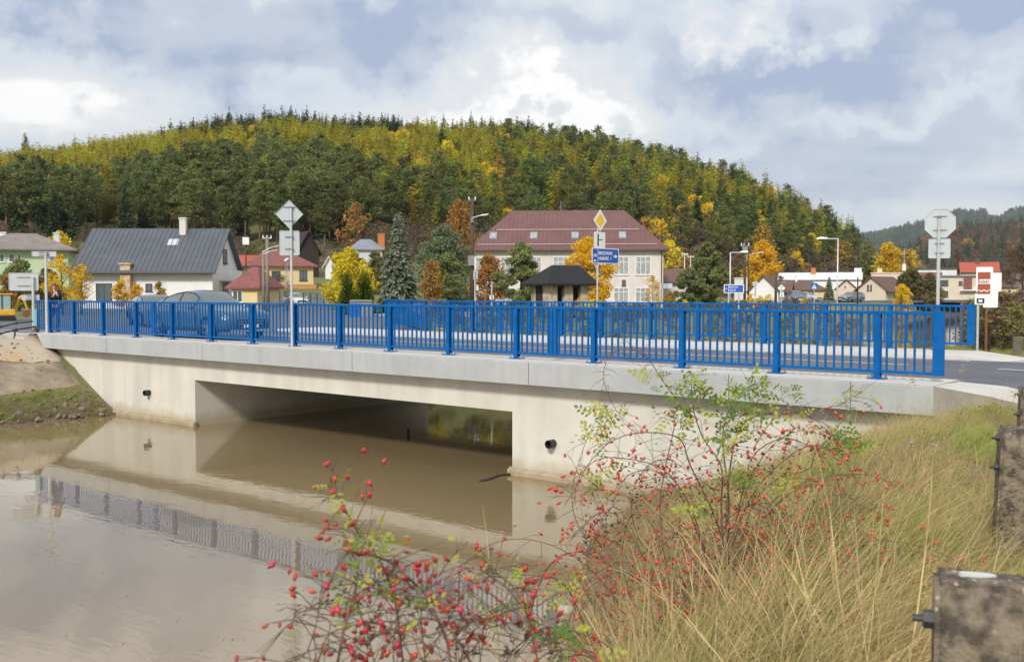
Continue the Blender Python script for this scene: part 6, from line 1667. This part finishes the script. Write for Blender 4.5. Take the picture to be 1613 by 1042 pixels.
# brush along the upstream banks
def brush(name, label, n, pxr, dr, tabs_, wts, sc0, sc1, cond):
    pxv = pxr[0] + (pxr[1] - pxr[0]) * gg.random(n); r = dr[0] + (dr[1] - dr[0]) * gg.random(n)
    Xv = fw[0] * r + rt[0] * (pxv - CX) / F * r; Yv = fw[1] * r + rt[1] * (pxv - CX) / F * r
    ok = cond(Xv, Yv); Xv, Yv = Xv[ok], Yv[ok]; m = len(Xv)
    kk = gg.choice(len(tabs_), m, p=wts); idx = np.array([tabs_[k][gg.integers(0, len(tabs_[k]))] for k in kk]); s1 = sc0 + (sc1 - sc0) * gg.random(m)
    scatter(name, np.stack([Xv, Yv, ground(Xv, Yv) - .05], 1), idx, np.stack([s1 * 1.2, s1 * 1.2, s1], 1), np.stack([s1 * 0, s1 * 0, gg.random(m) * 6.28], 1), P, label, 'brush')
brush('river_brush', 'yellow brown brush on the far river bank seen through both railings', 1100, (640, 1500), (36, 95), [OL_, BR_, YE_, RU_], [.50, .38, .06, .06], .06, .12,
      lambda X, Y: (X < XL(Y) - .3) & (X > XL(Y) - 12) & (Y > 27.5))
brush('right_brush', 'tangled yellow and brown brush right of the river beyond the notice boards', 330, (1530, 1720), (27, 62), [OL_, BR_, YE_, RU_], [.44, .44, .05, .07], .12, .2,
      lambda X, Y: (X > XR(Y) + .3) & (Y > 26.8))

# ------------------------------------------------------------------ dog rose bushes
M_cane = mat('rose_cane', (.20, .075, .055), .6, col2=(.13, .10, .05), nscale=9)
M_twig = mat('dry_twig', (.15, .095, .065), .8, noise=.3, nscale=9)
M_hip = mat('rose_hip_skin', (.52, .018, .018), .28, col2=(.50, .035, .02), nscale=60, coat=.3, rnd=.3, hue_rnd=.02)
M_calyx = mat('dry_calyx', (.04, .025, .02), .9)
M_rleaf = mat('rose_leaf', (.11, .20, .035), .6, col2=(.20, .28, .05), nscale=14, transl=.4, spec=.3)
M_rleafy = mat('yellow_rose_leaf', (.34, .40, .06), .6, col2=(.50, .48, .08), nscale=14, transl=.4, spec=.3)
M_deadl = mat('shrivelled_leaf', (.055, .03, .025), .9)
hb = MB(); hb.ball((0, 0, -.009), .0068, sz=1.45, n=10); hb.tube([(0, 0, 0), (0, 0, .006)], [.0012, .0012], 5); hb.ball((0, 0, -.0195), .0026, sz=1.3, n=6, mi=1)
hip_me = hb.mesh('rose_hip', [M_hip, M_calyx]); fix_normals(hip_me); hip_me.polygons.foreach_set('use_smooth', [True] * len(hip_me.polygons))
def catmull(pts, k=5):
    pts = [Vector(p) for p in pts]; out = []
    for i in range(len(pts) - 1):
        p0, p1, p2, p3 = pts[max(i - 1, 0)], pts[i], pts[i + 1], pts[min(i + 2, len(pts) - 1)]
        for j in range(k):
            t = j / k; out.append(.5 * ((2 * p1) + (p2 - p0) * t + (2 * p0 - 5 * p1 + 4 * p2 - p3) * t * t + (3 * p1 - p0 - 3 * p2 + p3) * t ** 3))
    return out + [pts[-1]]
def compound(c, d, size, rngl):
    """one rose leaf: stalk direction d with five or seven leaflets"""
    d = Vector(d).normalized(); up = Vector((rngl.normal(0, .6), rngl.normal(0, .6) - .5, .8)).normalized(); s = d.cross(up).normalized(); q = []
    def lf(o, dr, L_):
        w_ = dr.cross(up).normalized() * L_ * .30; e = up * L_ * .06
        q.append([tuple(o), tuple(o + dr * L_ * .45 + w_ + e), tuple(o + dr * L_), tuple(o + dr * L_ * .45 - w_ + e)])
    for i in (1, 2, 3)[:2 + int(rngl.random() < .5)]:
        o = Vector(c) + d * size * .9 * i
        for sg in (1, -1): lf(o, (s * sg + d * .45).normalized(), size)
    lf(Vector(c) + d * size * 3.2, d, size * 1.15); return q
def rosebush(name, label, base, canes, dense, nh, blobs, deadblobs, seed, hipzone, twigs=1.0, hs=1.0, depth=5.3, lsz=1.0, lmul=1.0):
    rb_ = np.random.default_rng(seed); root = thing(name, label, 'rose bush', base, 0)
    B0 = Vector(base); L3 = lambda p: tuple(Vector(p) - B0)
    curves = []
    for (pl, d0, d1, rad) in canes:
        n_ = len(pl); pts = [P3(px + rb_.normal(0, 2), py + rb_.normal(0, 2), d0 + (d1 - d0) * i / (n_ - 1) + rb_.normal(0, .04)) for i, (px, py) in enumerate(pl)]
        curves.append((catmull([L3(p) for p in pts], 5), rad))
    for i in range(dense['n']):      # more canes that arch out of the root
        a = YAW + dense['az'] + (dense.get('az2', 0) if i % 2 else 0) + rb_.normal(0, 1.0); L_ = dense['L'] * (.6 + .5 * rb_.random()); o = Vector((rb_.normal(0, dense['r']), rb_.normal(0, dense['r']), .0))
        hd = Vector((math.cos(a), math.sin(a), 0)); pts = [o]; el_ = 1.35 - rb_.random() * .3; p = o.copy(); kb = .16 + .15 * rb_.random()
        for s in range(8):
            p = p + (hd * math.cos(el_) + Vector((0, 0, math.sin(el_)))) * L_ / 8 + Vector((rb_.normal(0, .012), rb_.normal(0, .012), 0)); pts.append(p.copy()); el_ -= kb * (1 + s * .18)
        curves.append((catmull(pts, 3), .0032 + .002 * rb_.random()))
    hips = []; nbr = 0
    for pts, rad in curves:
        n_ = len(pts); b = MB(); b.tube(pts, [rad * (1 - .65 * i / (n_ - 1)) for i in range(n_)], 6)
        for i in range(4, n_ - 1, 3): b.tube([pts[i], pts[i] + Vector((rb_.normal(0, .006), rb_.normal(0, .006), -.002 + rb_.normal(0, .004)))], [rad * .35, .0003], 4)
        b.build('cane', M_cane, root, smooth=True)
    tw = MB(); leaves = []; leavesy = []
    zone = lambda p: hipzone(p)
    for pts, rad in curves:
        for i in range(3, len(pts)):
            if rb_.random() > .55 * twigs: continue
            p0 = pts[i]; d = Vector((rb_.normal(0, 1), rb_.normal(0, 1), rb_.normal(.15, .7))).normalized(); L_ = (.05 + .12 * rb_.random()) * hs
            p1 = p0 + d * L_ * .6; p2 = p0 + d * L_ + Vector((0, 0, -.015)); tw.tube([p0, p1, p2], [.0014, .001, .0007], 4)
            for h in range(1 + int(rb_.random() * 2.6)):
                e = p2 + Vector((rb_.normal(0, .016), rb_.normal(0, .016), rb_.normal(0, .012))) * hs
                if zone(e + B0) > rb_.random(): tw.tube([p1, e], [.0007, .0006], 3); hips.append(e)
    tw.build('twigs', M_twig, root)
    for (px, py, rp, n_, yel, dd) in blobs:
        for i in range(int(n_ * lmul)):
            u, v = rb_.normal(0, .5, 2); c = P3(px + u * rp, py + v * rp * .9, depth + dd + rb_.normal(0, .12)); d = Vector((rb_.normal(0, 1), rb_.normal(0, 1), rb_.normal(.1, .6)))
            (leavesy if rb_.random() < yel else leaves).extend(compound(L3(c), d, .026 * lsz * (.6 + .7 * rb_.random()), rb_))
    if leaves: link('leaves', quads_mesh('leaves', leaves, M_rleaf), root)
    if leavesy: link('yellow_leaves', quads_mesh('yellow_leaves', leavesy, M_rleafy), root)
    dl = []
    for (px, py, rp, n_) in deadblobs:
        c = np.array([L3(P3(px + rb_.normal(0, .5) * rp, py + rb_.normal(0, .5) * rp, depth + rb_.normal(0, .2))) for _ in range(n_)]); dl.append(rand_leaves(c, .020, rb_))
    if dl: link('dead_leaves', quads_mesh('dead_leaves', np.concatenate(dl), M_deadl), root)
    rb_.shuffle(hips); hips = [Vector(h) for h in hips[:nh]]
    hips.sort(key=lambda h: (h + B0 - Vector((0, 0, CAMZ))).length)
    R1 = 100
    for h in hips[:R1]:
        o = link('rose_hip', hip_me, root); o.location = h; o.rotation_euler = (rb_.normal(0, .7), rb_.normal(0, .7), rb_.random() * 6); s = (.6 + .6 * rb_.random()) * hs; o.scale = (s, s, s)
    if len(hips) > R1:
        vs = []; fs = []; mi = []
        base_v = np.array([v.co for v in hip_me.vertices]); base_f = [tuple(p.vertices) for p in hip_me.polygons]; base_m = [p.material_index for p in hip_me.polygons]
        for h in hips[R1:]:
            M = np.array(Euler((rb_.normal(0, .7), rb_.normal(0, .7), rb_.random() * 6)).to_matrix()) * (.75 + .45 * rb_.random()) * hs
            k = len(vs); vs += (base_v @ M.T + np.array(h)).tolist(); fs += [tuple(i + k for i in f) for f in base_f]; mi += base_m
        me_ = bpy.data.meshes.new('rose_hips'); me_.from_pydata(vs, [], fs); me_.materials.append(M_hip); me_.materials.append(M_calyx)
        me_.polygons.foreach_set('material_index', mi); me_.polygons.foreach_set('use_smooth', [True] * len(fs)); me_.update()
        o = link('rose_hip_mass', me_, root); o['kind'] = 'stuff'
    return root
Z2 = lambda l: [(860 + x / 2.741, 580 + y / 2.741) for x, y in l]
Z4 = lambda l: [(420 + x / 2.987, 740 + y / 2.987) for x, y in l]
canesB = [
 (Z2([(770, 800), (740, 640), (640, 420), (560, 300), (430, 280), (300, 305), (190, 400), (110, 540)]), 5.4, 5.0, .0048),
 (Z2([(700, 800), (650, 640), (590, 520), (500, 430), (380, 385), (240, 390), (150, 470), (125, 560)]), 5.5, 5.2, .0044),
 (Z2([(775, 820), (770, 600), (765, 430), (700, 300), (650, 180), (625, 60)]), 5.4, 5.5, .006),
 (Z2([(790, 820), (800, 560), (760, 330), (790, 200), (850, 110), (940, 50)]), 5.5, 5.6, .005),
 (Z2([(560, 130), (500, 30), (455, -30), (400, -62), (330, -85), (280, -60), (252, 10), (262, 90), (330, 210), (420, 330), (520, 480)]), 5.6, 5.3, .0030),
 (Z2([(780, 820), (800, 520), (820, 300), (880, 215), (1000, 185), (1120, 200), (1230, 255), (1330, 325)]), 5.4, 5.6, .0052),
 (Z2([(900, 330), (1000, 220), (1130, 180), (1260, 160), (1330, 130), (1380, 105)]), 5.5, 5.7, .0028),
 (Z2([(800, 820), (860, 520), (900, 380), (1040, 300), (1150, 340), (1230, 420), (1290, 560)]), 5.3, 5.2, .0045),
 (Z2([(820, 840), (900, 600), (1000, 480), (1130, 440), (1170, 380), (1190, 320)]), 5.3, 5.4, .0045),
 (Z2([(560, 860), (420, 760), (380, 560), (440, 420), (540, 400), (660, 470)]), 5.2, 5.3, .0035),
 (Z2([(440, 830), (300, 640), (190, 650), (175, 760), (210, 900)]), 5.1, 5.0, .003),
 (Z2([(300, 860), (150, 700), (110, 560), (140, 420), (200, 260), (270, 150)]), 5.2, 5.5, .0028),
 (Z2([(760, 830), (840, 640), (900, 580), (980, 620), (1030, 700)]), 5.1, 5.0, .004),
 (Z2([(840, 780), (1000, 560), (1200, 470), (1400, 460), (1520, 500)]), 5.5, 5.8, .003),
 (Z2([(800, 830), (900, 560), (1050, 380), (1180, 330), (1290, 380), (1370, 520)]), 5.4, 5.3, .0035),
 (Z2([(820, 830), (960, 640), (1100, 520), (1240, 500), (1340, 560), (1400, 660)]), 5.2, 5.1, .003),
 (Z2([(700, 820), (600, 560), (480, 450), (360, 470), (290, 580)]), 5.3, 5.2, .003),
 (Z2([(780, 800), (900, 460), (1010, 330), (1120, 260), (1240, 290)]), 5.5, 5.5, .003),
 (Z2([(520, 820), (500, 560), (560, 260), (545, 200), (600, 120)]), 5.4, 5.5, .0035)]
bx, by = at(1130, 5.4)
def zoneB(p): return .9 if p[2] < .78 else .0
rosebush('dog_rose_bush', 'wide arching dog rose bush with red hips in front of the bridge abutment', (bx, by, gz(bx, by)), canesB,
         dict(n=92, L=1.5, r=.36, az=.5, az2=-1.5), 2300,
         [(1090, 610, 26, 22, .35, .1), (1075, 645, 30, 22, .35, .1), (1150, 640, 36, 34, .25, .1), (1195, 610, 22, 16, .25, .2), (1175, 650, 28, 18, .2, 0), (1240, 620, 22, 10, .3, .3), (1345, 625, 22, 8, .5, .4), (1150, 690, 22, 16, .3, -.1), (1160, 745, 20, 14, .4, -.2),
          (960, 655, 18, 12, .7, .1), (935, 690, 16, 8, .7, 0), (945, 755, 20, 10, .8, 0), (1325, 690, 18, 16, .1, .2), (1350, 705, 18, 12, .2, .2), (1100, 805, 30, 14, .6, -.2), (1260, 665, 22, 10, .3, .1), (895, 930, 20, 12, .95, 0), (1250, 760, 22, 8, .8, -.1), (1030, 600, 14, 5, .5, .1)],
         [(1000, 780, 60, 170), (1080, 760, 80, 190), (1180, 790, 80, 130), (960, 830, 50, 110), (1200, 740, 60, 90), (930, 850, 40, 80), (1130, 800, 50, 60)], 3, zoneB, 2.0, 1.15, 5.3, 1.0, 1.7)
canesF = [
 (Z4([(870, 960), (840, 800), (790, 680), (740, 590), (650, 480), (560, 430), (440, 380), (370, 400), (310, 480), (250, 610), (215, 740), (180, 860)]), 2.3, 2.15, .0036),
 (Z4([(640, 960), (600, 620), (520, 420), (440, 320), (390, 230), (330, 120), (290, 60)]), 2.4, 2.35, .0026),
 (Z4([(320, 960), (340, 800), (365, 660), (410, 560), (430, 535)]), 2.2, 2.25, .003),
 (Z4([(1300, 960), (1230, 700), (1180, 570), (1100, 490), (1000, 455), (880, 455), (770, 510)]), 2.5, 2.6, .0024),
 (Z4([(980, 960), (900, 780), (760, 700), (640, 720), (560, 800), (480, 960)]), 2.3, 2.2, .0026),
 (Z4([(200, 960), (260, 800), (380, 740), (500, 720), (640, 800), (700, 960)]), 2.3, 2.3, .0022),
 (Z4([(1100, 960), (1160, 840), (1300, 740), (1450, 760), (1560, 860)]), 2.5, 2.7, .0026),
 (Z4([(850, 960), (980, 820), (1060, 700), (1200, 640), (1280, 640)]), 2.4, 2.5, .0022),
 (Z4([(90, 960), (130, 880), (220, 830), (330, 850)]), 2.2, 2.2, .0018),
 (Z4([(1200, 960), (1330, 850), (1480, 850), (1580, 880)]), 2.6, 2.7, .002),
 (Z4([(600, 960), (590, 800), (610, 700), (560, 620), (500, 500)]), 2.3, 2.4, .0018)]
fx, fy = at(735, 2.35)
for k_ in range(8):
    ax = 500 + 420 * gg.random(); tx = ax + gg.normal(0, 60); ty = 900 + 110 * gg.random()
    canesF.append(([(ax, 1080), (ax * .6 + tx * .4, 1010), (tx, ty + 12), (tx + 25, ty), (tx + 60 * (1 if gg.random() > .5 else -1), ty + 30)], 2.2 + .3 * gg.random(), 2.2 + .35 * gg.random(), .0018))
def zoneF(p): return 1.0
rosebush('dog_rose_bush', 'nearest dog rose with large red hips and pale leaves rising from the bottom edge', (fx, fy, gz(fx, fy)), canesF,
         dict(n=7, L=1.0, r=.34, az=.6), 380,
         [(525, 765, 14, 5, .8, 0), (537, 795, 14, 6, .7, 0), (552, 830, 18, 9, .6, 0), (585, 850, 26, 14, .5, 0), (600, 868, 20, 10, .5, 0), (545, 865, 14, 6, .1, 0), (740, 895, 26, 8, .9, .2), (790, 910, 26, 9, .5, .2), (765, 875, 12, 3, .9, .2), (620, 930, 24, 10, .6, 0), (545, 950, 28, 12, .5, 0), (560, 980, 24, 8, .5, 0),
          (860, 985, 34, 16, .2, .2), (880, 1010, 40, 18, .15, .2), (780, 960, 24, 8, .6, .1), (560, 930, 16, 6, .8, 0), (650, 980, 30, 8, .5, 0), (905, 1000, 30, 12, .3, .2)],
         [(800, 1010, 40, 16), (730, 1000, 60, 12)], 9, zoneF, 1.5, .92, 2.3, .62, .8)

# ------------------------------------------------------------------ old concrete posts by the bank
def post_mat():
    m = mat('weathered_post_concrete', (.23, .185, .13), .95, col2=(.075, .06, .045), nscale=16, detail=8, nfac=(.42, .6), bump=.012, bscale=55)
    t = m.node_tree; p = t.nodes['Principled BSDF']; lk = p.inputs['Base Color'].links[0].from_socket
    v = t.nodes.new('ShaderNodeTexVoronoi'); v.inputs['Scale'].default_value = 42; tcn = t.nodes.new('ShaderNodeTexCoord'); t.links.new(tcn.outputs['Object'], v.inputs['Vector'])
    mr = t.nodes.new('ShaderNodeMapRange'); mr.inputs[1].default_value = .28; mr.inputs[2].default_value = .14; t.links.new(v.outputs['Distance'], mr.inputs[0])
    vc = t.nodes.new('ShaderNodeMapRange'); vc.inputs[1].default_value = .45; vc.inputs[2].default_value = .6; t.links.new(v.outputs['Color'], vc.inputs[0])
    ml = t.nodes.new('ShaderNodeMath'); ml.operation = 'MULTIPLY'; t.links.new(mr.outputs[0], ml.inputs[0]); t.links.new(vc.outputs[0], ml.inputs[1])
    mx = t.nodes.new('ShaderNodeMix'); mx.data_type = 'RGBA'; mx.inputs['B'].default_value = (.40, .35, .28, 1); t.links.new(lk, mx.inputs['A']); t.links.new(ml.outputs[0], mx.inputs['Factor']); t.links.new(mx.outputs['Result'], p.inputs['Base Color'])
    return m
M_post = post_mat()
def cpost(label, px, d, ztop, w_, dp, rz, lean, bolts, patch_=False):
    x, y = at(px, d); z = gz(x, y) - .3; o = thing('concrete_post', label, 'post', (x, y, z), rz); h = ztop - z
    bm = bmesh.new(); bmesh.ops.create_cube(bm, size=1)
    for v in bm.verts: v.co = Vector((v.co.x * w_, v.co.y * dp, (v.co.z + .5) * h))
    bmesh.ops.bevel(bm, geom=bm.edges[:], offset=.012, segments=2, affect='EDGES')
    bmesh.ops.subdivide_edges(bm, edges=bm.edges[:], cuts=7, use_grid_fill=True)
    for v in bm.verts:
        c = v.co; n1 = math.sin(c.x * 61 + c.z * 37) + math.sin(c.y * 53 - c.z * 29 + 1) + math.sin(c.z * 83 + c.x * 47 + c.y * 71)
        v.co += Vector((c.x, c.y, 0)).normalized() * n1 * .0018 if Vector((c.x, c.y, 0)).length > .01 else Vector((0, 0, n1 * .002))
        v.co.x += (v.co.z - h) * lean
        if v.co.z > h - .05: v.co.z -= abs(n1) * .0035
    me_ = bpy.data.meshes.new('post'); bm.to_mesh(me_); bm.free(); me_.materials.append(M_post); me_.polygons.foreach_set('use_smooth', [True] * len(me_.polygons)); link('post', me_, o)
    for dz in bolts:
        b = MB(); xx = -w_ / 2 - dz * lean; b.tube([(xx + .01, -.02, h - dz), (xx - .022, -.02, h - dz)], .022, 6); b.tube([(xx - .022, -.02, h - dz), (xx - .045, -.02, h - dz)], .009, 8); b.build('bolt', M_pipe, o)
    if patch_:
        b = MB(); b.prism([(-.03 + .04 * math.cos(t), .02 + .016 * math.sin(t)) for t in np.linspace(0, 2 * math.pi, 12, endpoint=False)], h - .02, h + .0006); b.build('paint_patch', mat('chalky_paint', (.55, .58, .54), .9), o)
    return o
cpost('nearest weathered concrete post with a black bolt, cut by the bottom right corner', 1573, 2.25, zat(921, 2.19), .25, .13, face(1573) + R(6), .0, (.105,), True)
cpost('tall weathered concrete post with two black bolts at the right edge, middle one of three', 1614, 6.0, zat(672, 6.0), .24, .22, face(1610) + R(8), .03, (.07, .25))
cpost('farthest of the three weathered concrete posts, at the right edge above the middle one', 1634, 8.9, zat(609, 8.9), .24, .22, face(1630) + R(8), .03, (.07, .25))
# driftwood in the water, pale stone, floating leaves, two scabious heads
for pts, lb in (([(757, 758), (770, 755), (785, 749), (803, 747)], 'thin dark twig floating by the right abutment'), ([(643, 683), (643, 690)], 'dark stub of wood sticking out of the water under the bridge')):
    b = MB(); q = [onZ(px, py, WATER + .01) for px, py in pts]; b.tube([(x, y, z + (.12 if lb.startswith('dark') and i == 0 else 0)) for i, (x, y, z) in enumerate(q)], .035, 6); tag(b.build('floating_twig', M_dark, smooth=True), lb, 'twig')
x, y = at(892, 11.6); b = MB(); b.ball((0, 0, 0), .09, sx=1.3, sz=.7, n=8); o = b.build('stone', mat('pale_stone', (.55, .48, .38), .9, noise=.3, nscale=12), smooth=True); o.location = (x, y, gz(x, y) + .12); tag(o, 'pale rounded stone at the water edge beside the rose bush', 'stone')
M_scab = mat('scabious_petals', (.32, .20, .55), .8)
for i, (px, py, d, lb) in enumerate(((1440, 697, 7.0, 'left of two small purple scabious flowers in the dry grass'), (1474, 700, 7.0, 'right of two small purple scabious flowers in the dry grass'))):
    x, y, z = P3(px, py, d); o = thing('scabious_flower', lb, 'flower', (x, y, gz(x, y))); h = z - gz(x, y); b = MB(); b.tube([(.05, 0, 0), (.02, 0, h * .5), (0, 0, h)], .0025, 5); b.build('stem', G_green, o); b = MB(); b.ball((0, 0, h), .018, sz=.5, n=8); b.build('flower_head', M_scab, o)
# ------------------------------------------------------------------ air
hm = bpy.data.materials.new('haze'); hm.use_nodes = True; t = hm.node_tree; t.nodes.clear()
ho = t.nodes.new('ShaderNodeOutputMaterial'); pv = t.nodes.new('ShaderNodeVolumePrincipled'); pv.inputs['Color'].default_value = (.80, .88, 1.0, 1); pv.inputs['Density'].default_value = 0.000075; pv.inputs['Anisotropy'].default_value = .2
t.links.new(pv.outputs[0], ho.inputs['Volume'])
b = MB(); b.box(-7800, 7800, -7800, 7800, -8, 620); o = b.build('haze', hm); tag(o, kind='stuff'); o['label'] = 'faint bluish autumn haze lying over the valley'; o['category'] = 'haze'
